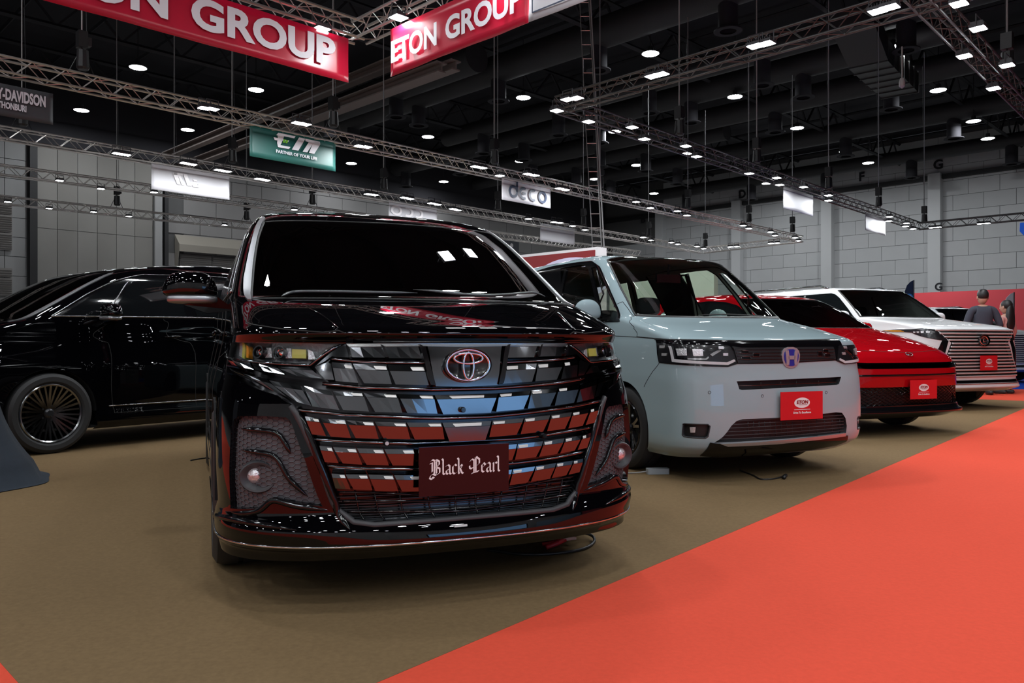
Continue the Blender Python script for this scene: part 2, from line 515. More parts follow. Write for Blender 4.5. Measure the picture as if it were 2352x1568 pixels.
# ------------------------------------------------------------------ trusses, floods, hoists
def truss(a, b_, zc, lb, w_=0.29, m=M_STEEL, near=False, r=0.024, pitch=None):
    a = Vector((a[0], a[1])); b_ = Vector((b_[0], b_[1]))
    d = (b_ - a); L = d.length; d.normalize(); n = Vector((-d.y, d.x))
    e = empty('lighting_truss', (a.x, a.y, zc), math.atan2(d.y, d.x)); tag(e, lb, 'truss')
    h = w_ / 2
    for y, z in ((-h, -h), (h, -h), (-h, h), (h, h)):
        b = MB(); b.bar((0, y, z), (L, y, z), r, 8); b.build('chord', m, e, smooth='auto')
    p = pitch or w_ * 1.0
    N = max(2, int(round(L / p / 2)) * 2); p = L / N
    bb = MB()
    for i in range(N):
        x0, x1 = i * p, (i + 1) * p
        s = 1 if i % 2 else -1
        segs = [((x0, -h, -h * s), (x1, -h, h * s)), ((x0, h, -h * s), (x1, h, h * s)),
                ((x0, -h * s, h), (x1, h * s, h)), ((x0, h * s, -h), (x1, -h * s, -h))]
        for p0_, p1_ in segs:
            if near:
                b1 = MB(); b1.bar(p0_, p1_, 0.009, 5, caps=False); b1.build('brace', m, e)
            else: bb.bar(p0_, p1_, 0.010, 4, caps=False)
    if not near:
        o = bb.build('lacing', m, e); o['kind'] = 'stuff'
    return e
TA_, TB_ = ((-9.58, 14.9), (5.42, 30.6)), ((-12.7, 19.7), (8.8, 43.0))
def ext(l, s0, s1):
    a = Vector(l[0]); b_ = Vector(l[1]); d = (b_ - a).normalized()
    return (a - d * s0), (b_ + d * s1)
a, b_ = ext(TA_, 3, 13.2); A_END = b_; truss(a, b_, 6.2, 'long aluminium lighting truss carrying the green sign and the deco sign')
a, b_ = ext(TB_, 3, 3.0); B_END = b_; truss(a, b_, 6.2, 'second long aluminium truss, behind the green sign, with two white banner backs')
a, b_ = ext(((-14.9, 24.5), (-8.1, 31.3)), 4, 22); truss(a, b_, 6.2, 'third aluminium truss, low over the left wall, just above the left black minivan side')
a, b_ = ext(((-18.7, 29.0), (-11.9, 35.5)), 4, 8); truss(a, b_, 6.2, 'fourth and farthest aluminium truss on the left, ending behind the black minivan roof')
M_TRB = mat('dark_truss_metal', (0.075, 0.072, 0.072), 0.45, 0.6)
TD = ((1.04, 17.4), (18.2, 35.7))
truss(TD[0], (18.2, 35.7), 6.2, 'dark lighting truss running from the rope ladder to the far white sheets', m=M_TRB)
truss(TD[0], (7.6, 10.6), 6.2, 'dark lighting truss crossing the upper right of the hall', m=M_TRB)
TF = ((5.9, 11.65), (11.06, 17.2))
a, b_ = ext(TF, 0, 12); truss(a, b_, 6.2, 'dark truss in the upper right corner with five floodlights', m=M_TRB)
truss((18.2, 35.7), (26.0, 28.3), 6.2, 'dark truss on the far right crossing in front of column G', m=M_TRB)
truss((A_END.x, A_END.y), (B_END.x, B_END.y), 6.2, 'short cross truss closing the far end of the two long trusses')
C0 = Vector((-2.57, 13.4))
truss(C0 - A * 9, C0, 6.22, 'bright aluminium truss over the left red banner', near=True, m=M_STEEL, r=0.025)
truss(C0, C0 - B * 7.5, 6.22, 'bright aluminium truss over the right red banner', near=True, m=M_STEEL, r=0.025)

M_FHOUSE = mat('flood_housing', (0.05, 0.05, 0.055), 0.5, 0.4)
def flood_proto(sx, sy, lb):
    e = empty('floodlight'); tag(e, lb, 'floodlight', 'floodlights on the trusses')
    b = MB(); b.box((0, 0, 0.03), (sx, sy, 0.05))
    for i in range(6): b.box((-sx / 2 + (i + .5) * sx / 6, 0, 0.075), (0.008, sy * 0.8, 0.05))
    b.build('housing', M_FHOUSE, e)
    hx_, hy_ = sx * .45, sy * .44
    b = MB(); b.add([(-hx_, -hy_, -.002), (-hx_, hy_, -.002), (hx_, hy_, -.002), (hx_, -hy_, -.002)], [(0, 1, 2, 3)]); b.build('lamp_face', M_FLOOD, e, fix=False)
    b = MB(); b.bar((-sx / 2 - .01, 0, 0.03), (-sx / 2 - .01, 0, 0.2), 0.01, 5); b.bar((sx / 2 + .01, 0, 0.03), (sx / 2 + .01, 0, 0.2), 0.01, 5); b.bar((-sx / 2 - .01, 0, 0.2), (sx / 2 + .01, 0, 0.2), 0.01, 5)
    b.build('bracket', M_FHOUSE, e)
    return e
FG = [
 ('under the truss with the green sign', 'A', [(470, 249), (488, 251), (684, 283), (700, 286), (826, 336), (842, 338), (1092, 383), (1108, 386), (1148, 404), (1212, 400), (1228, 403), (1285, 433), (1299, 436), (1461, 464), (1494, 478), (1556, 485), (1578, 495), (1707, 518), (1720, 525), (1770, 533), (1780, 541), (1826, 546), (1834, 553)]),
 ('under the second long truss', 'B', [(270, 353), (288, 356), (425, 375), (441, 378), (503, 391), (520, 394), (595, 411), (610, 414), (846, 446), (860, 448), (928, 454), (942, 457), (991, 467), (1005, 470), (1040, 480), (1052, 483), (1214, 503), (1272, 510), (1286, 512), (1315, 519), (1344, 528), (1477, 545), (1495, 552), (1542, 557), (1557, 561), (1601, 566), (1616, 571)]),
 ('under the third truss by the left wall', 'C', [(137, 415), (232, 434), (354, 442), (676, 482), (738, 495)]),
 ('under the fourth truss by the left wall', 'C4', [(18, 464), (113, 479), (215, 487), (296, 497), (516, 517)]),
 ('under the dark truss beyond the rope ladder', 'D', [(1279, 255), (1352, 280), (1452, 293), (1480, 320), (1575, 336), (1600, 360), (1721, 399), (1784, 409), (1791, 425), (1846, 430), (1903, 449), (1903, 461), (2043, 498), (2042, 508), (2082, 513), (2080, 520), (2097, 526)]),
 ('under the dark upper right truss', 'E', [(1304, 229), (1324, 226), (1499, 176), (1519, 171), (1735, 107), (1760, 101), (2016, 27), (2044, 18)]),
 ('under the corner truss at upper right', 'F', [(2203, 10), (2247, 67), (2215, 130), (2282, 204), (2313, 151)]),
 ('under the far right cross truss', 'G', [(2141, 523), (2155, 522), (2252, 514), (2267, 513)]),
 ('under the short far cross truss', 'H', [(1678, 567), (1692, 566), (1771, 559), (1785, 558)]),
]
PB = flood_proto(0.24, 0.22, 'x')
first = True
FLOODS = []
for lb, key, pts in FG:
    pts = sorted(pts)
    for i, (px, py) in enumerate(pts):
        p = at_z(px, py, 5.93)
        if first: o = PB; first = False
        else: o = copy_tree(PB)
        o.location = p
        o.rotation_euler = (0, 0, RA + (0 if key in 'ABCDC4F' else math.pi / 2))
        o['label'] = 'LED floodlight ' + lb + ', ' + ORD[i] + ' from the left'
        o['group'] = 'floodlights ' + lb
        if key == 'C' or key == 'C4': o.scale = (0.85, 0.85, 0.85)
        FLOODS.append(o)
# floods of the stand's own truss square, of the aisle behind, and extras added for wall light
for i, (x, y, lb) in enumerate(((-3.05, 12.75, 'double bar LED light under the left red banner truss'), (-1.75, 12.3, 'LED floodlight at the left end of the right banner truss'),
                       (-2.75, 13.1, 'small LED light at the banner truss corner'), (-0.05, 10.7, 'LED floodlight above the word on the right banner'))):
    o = copy_tree(PB); o.location = (x, y, 6.02 if i != 2 else 6.1); o.rotation_euler = (0, 0, RA if i != 0 else RA); o['label'] = lb; o['group'] = 'floodlights on the red banner trusses'
    if i == 2: o.scale = (.6, .6, .6)
for (s, t) in ((-3, 0), (-6, 0), (-9, 0)):
    pass
OFFS = []
for i in range(5):
    q = C0 - A * (2.2 + i * 2.4); OFFS.append((q.x, q.y))
    q = C0 - B * (4.6 + i * 2.4); OFFS.append((q.x, q.y))
OFFS += [(0.1, 7.9), (0.5, 8.4), (1.2, 9.5), (-3.1, 6.5)]
for i in range(3):
    q = C0 - B * 13 - A * (2.5 + i * 4.2); OFFS.append((q.x, q.y))
for i in range(4):
    for j in range(3): OFFS.append((20 + 4.5 * i - 3 * j, 22 + 4 * i + 4 * j))  # unseen floods added to brighten the far right wall
for i in range(4): OFFS.append((-16 - 3 * i, 12 + 3 * i)); OFFS.append((-9 - 5 * i, -4 + 2 * i)); OFFS.append((-2 + 5 * i, -12 - 2 * i))  # more unseen floods, added to lift the left side and the hall behind
for i in range(4):
    for j in range(3):
        q = Vector((4 + 0 * i, -3)) + A * (i * 4 - 8) - B * (j * 5.0); OFFS.append((q.x, q.y))
for x, y in OFFS:
    if y > 0.5 and abs(x / y) < .66 and 4.98 / y < .44: continue
    o = copy_tree(PB); o.location = (x, y, 6.0); o.rotation_euler = (0, 0, RA)
    o['label'] = 'unseen white LED floodlight overhead, outside the picture'; o['group'] = 'floodlights overhead outside the picture'

DN = [(317, 155), (187, 253), (588, 206), (752, 260), (431, 298), (87, 345), (807, 375), (983, 314), (1202, 224), (1494, 123), (2051, 109), (1688, 222), (1831, 294), (1941, 347), (2155, 207), (2236, 278), (1994, 374), (2269, 318), (1412, 302), (1462, 379), (1502, 444), (1366, 411), (1195, 370), (1019, 417), (669, 432), (876, 463), (1046, 490), (1187, 508), (1577, 352), (1761, 421)]
e0 = empty('downlight'); tag(e0, 'round LED high-bay lamp hanging from the dark hall ceiling', 'lamp', 'round ceiling lamps')
b = MB(); b.lathe([(0.0, 0.34), (0.12, 0.34), (0.14, 0.1), (0.44, 0.02), (0.44, -0.01), (0.0, -0.01)], 20); b.build('shade', M_FHOUSE, e0, smooth='auto')
b = MB(); b.add([(.41 * math.cos(-a_ * math.pi / 5), .41 * math.sin(-a_ * math.pi / 5), -.02) for a_ in range(10)], [tuple(range(10))]); b.build('lamp_face', M_DOWN, e0, fix=False)
b = MB(); b.bar((0, 0, 0.3), (0, 0, 3.5), 0.02, 5); b.build('rod', M_DARKSTEEL, e0)
DN.sort()
for i, (px, py) in enumerate(DN):
    o = e0 if i == 0 else copy_tree(e0)
    o.location = at_z(px, py, 15.0); o['label'] = 'round LED lamp under the hall roof, ' + ORD[i] + ' from the left among these lamps'
for i in range(4):
    for j in range(5):
        q = Vector((-4, 8)) - A * (i * 9 + 2) - B * (j * 9 - 9)
        if q.y > 1 and abs(q.x / q.y) < .66 and 13.98 / q.y < .44: continue
        o = copy_tree(e0); o.location = (q.x, q.y, 15.0); o['label'] = 'round LED lamp under the hall roof, outside the picture'; o['group'] = 'round lamps outside the picture'

# hoists: chain hoist bodies with a hook, chain to the roof and slings to the truss
h0 = empty('chain_hoist'); tag(h0, 'x', 'hoist', 'chain hoists on the trusses')
b = MB(); b.box((0, 0, 0.75), (0.2, 0.24, 0.38)); b.box((0.14, 0, 0.72), (0.1, 0.18, 0.2)); b.lathe([(0.0, .5), (.13, .5), (.15, .1), (.11, .05), (0, .05)], 10, Matrix.Translation((0.02, 0, -0.0))); b.build('hoist_body', M_BLACKPLASTIC, h0)
b = MB(); b.bar((0, 0, 0.94), (0, 0, 9.2), 0.02, 6); b.build('chain', M_ROPE, h0)
b = MB(); b.bar((0, 0, 0.56), (-0.3, 0, -0.1), 0.013, 5); b.bar((0, 0, 0.56), (0.3, 0, -0.1), 0.013, 5); b.build('sling', M_BLACKPLASTIC, h0)
b = MB(); b.bar((0.03, 0.1, 8.5), (0.12, 0.05, 0.7), 0.008, 4); b.build('control_cable', M_DARKSTEEL, h0)
HO = [(188, 'A'), (765, 'A'), (1135, 'A'), (1378, 'A'), (1580, 'A'), (1720, 'A'), (1820, 'A'), (50, 'B'), (533, 'B'), (881, 'B'), (1143, 'B'), (1340, 'B'), (1490, 'B'), (1620, 'B'),
      (268, 'C4'), (566, 'C4'), (400, 'C'), (717, 'C'), (1560, 'D'), (1738, 'D'), (1903, 'D'), (2018, 'D'), (2123, 'D'), (2313, 'F')]
h0.scale = (.85, .85, .85)
LN = {'A': TA_, 'B': TB_, 'C': ((-14.9, 24.5), (-8.1, 31.3)), 'C4': ((-18.7, 29.0), (-11.9, 35.5)), 'D': TD, 'F': TF}
HK = {}
for i, (px, ky) in enumerate(HO):
    o = h0 if i == 0 else copy_tree(h0)
    p = on_line(px, Vector(LN[ky][0]), Vector(LN[ky][1]))
    o.location = (p.x, p.y, 6.42); o.rotation_euler = (0, 0, RA)
    wh = {'A': 'on the long truss with the green sign', 'B': 'on the second long truss', 'C': 'on the third truss by the left wall', 'C4': 'on the fourth truss by the left wall', 'D': 'on the dark truss beyond the rope ladder', 'F': 'on the dark truss in the upper right corner'}[ky]
    HK[ky] = HK.get(ky, -1) + 1; o['label'] = 'black chain hoist ' + wh + ', ' + ORD[HK[ky]] + ' from the left'; o['group'] = 'chain hoists ' + wh

# rope ladder
e = empty('rope_ladder'); tag(e, 'grey rope ladder with aluminium rungs hanging from the hall roof', 'ladder')
Yl = 24.0
def LX(x, y): return at_y(x, y, Yl)
top, bot = LX(1340, -40), LX(1372, 575)
wl = 0.27
M_ROPE2 = mat('ladder_rope', (0.11, 0.11, 0.11), 0.6)
b = MB(); b.tube([top - Vector((wl / 2, 0, 0)) + Vector((0.0, 0, 0)), (top + bot) / 2 - Vector((wl / 2 + .02, 0, 0)), bot - Vector((wl / 2, 0, 0))], 0.014, 6); b.build('side_rope', M_ROPE2, e)
b = MB(); b.tube([top + Vector((wl / 2, 0, 0)), (top + bot) / 2 + Vector((wl / 2 + .02, 0, 0)), bot + Vector((wl / 2, 0, 0))], 0.022, 6); b.build('side_rope', M_ROPE2, e)
for i in range(19):
    t = (i + .4) / 19
    c = top.lerp(bot, t)
    b = MB(); b.bar(c - Vector((wl / 2 + .02, 0, 0)), c + Vector((wl / 2 + .02, 0, 0)), 0.013, 6); b.build('rung', M_STEEL, e)
p1, p2 = at_y(1353, -60, Yl), at_y(1388, 575, Yl)
tag(MB().tube([p1, p2], 0.02, 6).build('hanging_cable', M_ROPE), 'thin grey cable hanging beside the rope ladder', 'cable')
# hanging microphone-like weight at the upper right
p = at_y(2072, 180, 20)
e = empty('hanging_sensor', p); tag(e, 'small grey sensor pod hanging from the ceiling at upper right', 'sensor')
MB().bar((0, 0, 0), (0, 0, .8), 0.02, 6).build('rod', M_ROPE, e)
b = MB(); b.lathe([(0, .02), (.05, 0), (.075, -.1), (.07, -.2), (0, -.26)], 14); b.build('pod', mat('pod_grey', (.35, .35, .36), .5), e, smooth='auto')

# ------------------------------------------------------------------ banners and hanging signs
M_REDV = mat('red_vinyl', (0.50, 0.008, 0.035), 0.28, spec=0.6)
M_GREENV = mat('green_vinyl', (0.012, 0.10, 0.085), 0.45)
M_GREYV = mat('charcoal_vinyl', (0.035, 0.037, 0.042), 0.5)
M_GREY2 = mat('grey_print', (0.55, 0.55, 0.6), 0.5)
M_NAVYP = mat('navy_print', (0.01, 0.02, 0.05), 0.5)
M_LIME = mat('lime_print', (0.18, 0.55, 0.03), 0.5)
M_GHOST = mat('ghost_print', (0.60, 0.57, 0.58), 0.5)
def fit(o, x0, x1, z0, z1):
    """stretch lettering (in its text frame) to the box"""
    me = o.data
    co = np.empty(len(me.vertices) * 3, 'f'); me.vertices.foreach_get('co', co); co = co.reshape(-1, 3)
    a, b_ = co[:, 0].min(), co[:, 0].max(); c, d = co[:, 2].min(), co[:, 2].max()
    co[:, 0] = x0 + (co[:, 0] - a) / (b_ - a) * (x1 - x0); co[:, 2] = z0 + (co[:, 2] - c) / (d - c) * (z1 - z0)
    me.vertices.foreach_set('co', co.ravel()); me.update()
    return o
def sheet(name, length, z0, z1, m, parent, wave=0.015, n=40):
    """hanging cloth in the frame x along, z up"""
    vs, fs = [], []
    ph = R.uniform(0, 6)
    rows = 6
    for j in range(rows + 1):
        for i in range(n + 1):
            x = length * i / n; t = j / rows
            y = wave * (math.sin(x * 3.1 + ph) * .6 + math.sin(x * 7.3 + ph * 2 + t * 2) * .3) * (0.3 + t) + 0.01 * math.sin(t * 3)
            vs.append((x, y, z1 + (z0 - z1) * t))
    for j in range(rows):
        for i in range(n):
            k_ = j * (n + 1) + i
            fs.append((k_, k_ + n + 1, k_ + n + 2, k_ + 1))
    me = bpy.data.meshes.new(name); me.from_pydata(vs, [], fs); me.update()
    o = link(name, me, m, parent, smooth=True)
    md = o.modifiers.new('thickness', 'SOLIDIFY'); md.thickness = 0.004
    return o
# left banner: frame x runs along +A, faces -B... seen from the camera side
def banner(p, d, length, z0, z1, m, lb, name='banner', cat='banner', wave=0.012):
    e = empty(name, (p[0], p[1], 0), math.atan2(d.y, d.x)); tag(e, lb, cat)
    sheet('cloth', length, z0, z1, m, e, wave)
    return e
p1 = Vector((-2.67, 13.0)) - A * 9.0
e = banner(p1, A, 9.0, 5.25, 5.97, M_REDV, 'long red banner with large white lettering, on the left truss')
for wd, x0, x1 in (('ETON', 9 - 3.76 - 1.0, 9 - 2.92), ('GROUP', 9 - 2.60, 9 - .26)):
    o = text('lettering', wd, 0.5, M_WHITE, e, None, 0.002, 0.018); fit(o, x0, x1, 5.43, 5.885)
    for v in o.data.vertices: v.co.y = -0.022 + (v.co.y * 0.5)
p2 = Vector((-1.93, 12.62))
e = banner(p2, -B, 3.03, 5.22, 5.97, M_REDV, 'red banner with smaller white lettering, on the right truss')
for wd, x0, x1 in (('ETON', 0.05, 1.17), ('GROUP', 1.37, 2.93)):
    o = text('lettering', wd, 0.5, M_WHITE, e, None, 0.002, 0.016); fit(o, x0, x1, 5.41, 5.76)
    for v in o.data.vertices: v.co.y = -0.022 + (v.co.y * 0.5)
p3 = p2 - B * 3.04
e = banner(p3, -B, 4.0, 5.22, 5.97, M_WHITEV, 'white banner with a thin navy border, continuing the red one')
b = MB()
b.box((2.0, -0.025, 5.32), (3.85, 0.004, 0.018)); b.box((0.08, -0.025, 5.6), (0.018, 0.004, 0.56))
b.build('border_line', M_NAVYP, e)
def hang_sign(px0, px1, py_top, py_bot, line, m, lb, wave=0.006, dz=0, name='hanging_sign', back=0.0):
    P0, P1 = on_line(px0, Vector(line[0]), Vector(line[1])), on_line(px1, Vector(line[0]), Vector(line[1]))
    d = (P1 - P0); L = d.length; d.normalize()
    z1 = CH + (CY - py_top) / FPX * P0.y; z0 = CH + (CY - py_bot) / FPX * P0.y
    e = empty(name, (P0.x, P0.y, 0), math.atan2(d.y, d.x)); tag(e, lb, 'sign')
    sheet('panel', L, z0, z1, m, e, wave, 24)
    return e, L, z0, z1
# green sign
e, L, z0, z1 = hang_sign(574, 771, 281, 358, TA_, M_GREENV, 'green hanging sign with white italic letters under the long truss')
def poly_part(name, polys, m, e, x0, x1, zb, zt, y=-0.02, th=0.006):
    b = MB()
    for poly in polys:
        pts = [(x0 + u * (x1 - x0), zb + v * (zt - zb)) for u, v in poly]
        n = len(pts)
        vs = [(x, y, z) for x, z in pts] + [(x, y + th, z) for x, z in pts]
        fs = [tuple(range(n)), tuple(range(n, 2 * n))[::-1]] + [(i, n + i, n + (i + 1) % n, (i + 1) % n) for i in range(n)]
        b.add(vs, fs)
    return b.build(name, m, e)
H = z1 - z0
EMP = [[(0.07, 1), (0.44, 1), (0.41, .84), (.19, .84), (.17, .62), (.06, .62), (.05, .8), (0.02, .8)], [(-.03, .62), (.17, .62), (.13, .3), (.04, .3), (.05, .45), (-.01, .45)],
       [(.04, .3), (.13, .3), (.11, .17), (.33, .17), (.29, 0), (0.06, 0)], [(.17, .62), (.30, .62), (.28, .5), (.15, .5)],
       [(.52, .98), (.66, .98), (.50, .02), (.36, .02)], [(.66, .98), (.97, .98), (.99, .9), (.98, .75), (.66, .80)], [(.74, .8), (.84, .8), (.70, .02), (.60, .02)], [(.86, .98), (.99, .98), (1.0, .8), (.86, .02), (.74, .02)]]
o = poly_part('logo', EMP, M_WHITE, e, L * .27, L * .80, z0 + H * .42, z0 + H * .86, -0.03)
poly_part('logo_accent', [[(.18, .62), (.22, .62), (.20, .38), (.16, .38)], [(.235, .62), (.275, .62), (.255, .38), (.215, .38)]], M_LIME, e, L * .27, L * .80, z0 + H * .42, z0 + H * .86, -0.036)
o = text('lettering', 'PARTNER OF YOUR LIFE', .1, M_WHITE, e, None, 0.002, 0.002); fit(o, L * .28, L * .76, z0 + H * .24, z0 + H * .34)
for v in o.data.vertices: v.co.y -= 0.03
# deco sign
e, L, z0, z1 = hang_sign(1153, 1265, 403, 458, TA_, M_WHITEV, 'white hanging sign reading deco in navy letters')
H = z1 - z0
def ring_arc(cx, cz, r, th, a0, a1, n=26):
    out = []
    for i in range(n):
        t0 = math.radians(a0 + (a1 - a0) * i / n); t1 = math.radians(a0 + (a1 - a0) * (i + 1) / n)
        out.append([(cx + (r - th) * math.cos(t0), cz + (r - th) * math.sin(t0)), (cx + r * math.cos(t0), cz + r * math.sin(t0)), (cx + r * math.cos(t1), cz + r * math.sin(t1)), (cx + (r - th) * math.cos(t1), cz + (r - th) * math.sin(t1))])
    return out
u = H
polys = ring_arc(.66, .42, .27, .11, 0, 360) + [[(.82, .42), (.93, .42), (.93, .95), (.82, .88)]] + ring_arc(1.28, .42, .27, .11, 60, 300) + [[(1.18, .37), (1.38, .37), (1.40, .47), (1.18, .47)]] \
    + ring_arc(1.86, .42, .27, .11, 60, 300) + ring_arc(2.44, .42, .27, .11, 0, 360)
sx = L * .78 / (2.71 - .39)
b = MB()
for pl_ in polys:
    pts = [(L * .12 + (x - .39) * sx, z0 + z * H) for x, z in pl_]; n = len(pts)
    b.add([(x, -0.03, z) for x, z in pts], [tuple(range(n))])
b.build('lettering', M_NAVYP, e)
# backs of signs on the second truss
e, L, z0, z1 = hang_sign(348, 527, 371, 434, TB_, M_WHITEV, 'white back of a wide sign with a faint ghost of slanted letters'); H = z1 - z0
poly_part('ghost_print', [[(1 - x, z) for x, z in q][::-1] for q in EMP[2:]], M_GHOST, e, L * .26, L * .62, z0 + H * .3, z0 + H * .75, -0.02)
e, L, z0, z1 = hang_sign(893, 1004, 459, 502, TB_, M_WHITEV, 'white back of a sign with faint round letters, above the black minivan roof'); H = z1 - z0
b = MB(); sx = L / 2.4
for pl_ in ring_arc(.35, .5, .27, .11, 0, 360) + ring_arc(.9, .5, .27, .11, -120, 120) + ring_arc(1.4, .5, .27, .11, -120, 120):
    b.add([(x * sx, -0.02, z0 + z * H) for x, z in pl_], [(0, 1, 2, 3)])
tag(b.build('ghost_print', M_GHOST, e), kind='stuff')
hang_sign(1241, 1320, 512, 551, TB_, M_WHITEV, 'small white back of a sign, above the pale minivan booth')
hang_sign(1800, 1868, 427, 478, TD, M_WHITEV, 'brightly lit white sheet under the far end of the dark truss')
hang_sign(1988, 2034, 489, 528, TD, M_WHITEV, 'smaller white sheet, farther along the dark truss')
# charcoal sign at the far left
e, L, z0, z1 = hang_sign(-150, 122, 160, 238, TA_, M_GREYV, 'charcoal hanging sign with two lines of white condensed capitals at upper left'); H = z1 - z0
M_LG = mat('light_grey_print', (0.62, 0.62, 0.66), 0.5)
pa = on_line(-65, Vector(TA_[0]), Vector(TA_[1])); pz = on_line(-150, Vector(TA_[0]), Vector(TA_[1]))
def sxp(px): return (on_line(px, Vector(TA_[0]), Vector(TA_[1])) - pz).length
o = text('lettering', 'Y-DAVIDSON', .3, M_LG, e, None, 0.002, 0.012); fit(o, sxp(-8), sxp(104), z0 + H * .50, z0 + H * .86)
for v in o.data.vertices: v.co.y -= 0.02
o = text('lettering', 'THONBURI', .2, M_LG, e, None, 0.002, 0.008); fit(o, sxp(-6), sxp(60), z0 + H * .23, z0 + H * .44)
for v in o.data.vertices: v.co.y -= 0.02

# red and white booth fascia behind the pale minivan
M_REDW = mat('booth_red', (0.22, 0.012, 0.015), 0.6)
M_REDH = mat('hoarding_red', (0.42, 0.025, 0.035), 0.6)
M_BW = mat('booth_white', (0.72, 0.72, 0.74), 0.6)
e = empty('booth_fascia'); tag(e, 'red booth fascia with white edging behind the pale minivan roof', 'booth')
pR = at_z(1383, 568, 3.3); pL_ = Vector((pR.x, pR.y)) + Vector((-0.709, 0.705)) * 8.0
pR = Vector((pR.x, pR.y))
# nearer right end, fascia receding to the left; height from image
d = (pL_ - pR).normalized()
rz = math.atan2(d.y, d.x)
c = (pR + pL_) / 2
b = MB(); b.box((c.x, c.y, 1.65), ((pL_ - pR).length, .35, 3.3), rz=rz); b.build('fascia_box', M_BW, e)
b = MB(); n_ = Vector((d.y, -d.x)); n_ = n_ if n_.dot(-c) > 0 else -n_
cc = c + n_ * 0.19
b.box((cc.x, cc.y, 2.3), ((pL_ - pR).length - .14, .03, 1.86), rz=rz); b.build('red_face', M_REDW, e)
q = on_line(1310, pR + n_ * .21, pL_ + n_ * .21)
Mx = Matrix.Translation((q.x, q.y, 2.55)) @ Matrix.Rotation(rz, 4, 'Z') @ Matrix.Rotation(math.pi / 2, 4, 'X') @ Matrix.Diagonal((1.25, .55, 1, 1))
b = MB(); b.lathe([(0.0, 0.012), (1.0, 0.012), (1.0, -0.012), (0, -0.012)], 40, Mx); b.build('oval_emblem', mat('lilac_white', (.62, .6, .8), .5), e)
# long red hoarding at the right
a0 = at_z(2020, 676, 3.2); hp0 = Vector((a0.x, a0.y)); hp1 = hp0 - B * 16
e = st(wall_box('trim_3', hp1 - B * 0, B, 22, 0, 3.2, 0.2, M_REDH, None))
e.location.x = 0
# pale stand wall seen through the cabin of the pale minivan, with its tagline
w0, w1 = at_z(1405, 620, 2.85), at_z(1650, 640, 2.85)
w0, w1 = Vector((20 * (1400 - CX) / FPX, 20)), Vector((18.2 * (1640 - CX) / FPX, 18.2))
dd = (w1 - w0); Lw = dd.length
e = empty('stand_wall', (w0.x, w0.y, 0), math.atan2(dd.y, dd.x)); tag(e, 'pale greenish stand wall seen through the pale minivan cabin', 'wall')
b = MB(); b.box((Lw / 2, 0.1, 1.41), (Lw, .2, 2.8)); b.build('wall_panel', mat('stand_wall_green', (.42, .47, .40), .7), e)
text('lettering', 'Drive To Excellence', .2, M_NAVYP, e, Matrix.Translation((.95, -.02, 1.95)), .004, .003)
# square air duct in the roof at the upper right
c = at_z(2035, 165, 14.2)
e = empty('square_duct', (c.x, c.y, 14.2), RA + .1); tag(e, 'square sheet-metal air duct with ribs under the roof at upper right', 'duct')
M_SQ = mat('galvanised_dark', (.05, .048, .046), .5, .3)
for i in range(6):
    b = MB(); b.box((-2.6 + i * .95, 0, 0), (.93, 1.7, 1.0)); b.build('duct_section', M_SQ, e)
    b = MB(); b.box((-2.12 + i * .95, 0, 0), (.05, 1.8, 1.1)); b.build('flange', M_SQ, e)
b = MB(); b.add([(-3.0, -.85, -.5), (-3.0, .85, -.5), (-3.0, .85, .5), (-3.0, -.85, .5), (-4.4, -.6, .9), (-4.4, 1.2, .9), (-4.4, 1.2, 1.9), (-4.4, -.6, 1.9)], [(0, 1, 2, 3), (4, 5, 6, 7), (0, 1, 5, 4), (1, 2, 6, 5), (2, 3, 7, 6), (3, 0, 4, 7)]); b.build('duct_bend', M_SQ, e)
# feather flags
def feather(px, py_top, py_bot, Y, wpx, m, lb, ring=True):
    e = empty('feather_flag'); tag(e, lb, 'flag')
    top, bt = at_y(px, py_top, Y), at_y(px, py_bot, Y)
    w_ = wpx / FPX * Y; h = (top - bt).z
    pts = [(w_ / 2, 1.0), (w_ * .2, .93), (-w_ * .15, .75), (-w_ * .4, .4), (-w_ * .5, 0), (w_ * .42, 0), (w_ * .46, .5)]
    vs = [(bt.x + x, Y, bt.z + z * h) for x, z in pts] + [(bt.x + x, Y + .01, bt.z + z * h) for x, z in pts]
    n = len(pts)
    b = MB(); b.add(vs, [tuple(range(n)), tuple(range(n, 2 * n))[::-1]] + [(i, (i + 1) % n, n + (i + 1) % n, n + i) for i in range(n)]); b.build('flag_cloth', m, e)
    b = MB(); b.bar((bt.x + w_ * .47, Y, 0), (bt.x + w_ * .5, Y, top.z), 0.02, 6); b.build('pole', M_DARKSTEEL, e)
    return e, bt, w_, h
e, bt, w_, h = feather(2087, 643, 690, 26, 24, M_NAVYP, 'dark navy feather flag with a blue ring, behind the white suv')
for r_, m_, yy in ((.42, mat('flag_blue', (.03, .2, .55), .5), .02), (.28, M_WHITE, .03), (.17, mat('flag_blue2', (.01, .12, .4), .5), .04), (.08, M_WHITE, .05)):
    b = MB(); b.lathe([(0, 0), (r_ * w_ , 0)], 24, Matrix.Translation((bt.x, 26 - yy, bt.z + h * .12)) @ Matrix.Rotation(math.pi / 2, 4, 'X')); b.build('ring_print', m_, e)
feather(2316, 671, 720, 22, 26, M_WHITEV, 'white feather flag beside the long-haired woman')
p = at_y(2349, 525, 16)
e = empty('blue_banner', (p.x + .12, p.y, 0)); tag(e, 'edge of a bright blue banner cut off at the right', 'banner')
b = MB(); b.add([(-.17, 0, p.z + .12), (.4, 0, p.z + .14), (.4, 0, p.z - .5), (0.02, 0, p.z - .25), (-.17, 0.01, p.z - .05)], [(0, 1, 2, 3, 4)])
o = b.build('cloth', mat('royal_blue', (.01, .09, .5), .5), e); o.modifiers.new('t', 'SOLIDIFY').thickness = .01

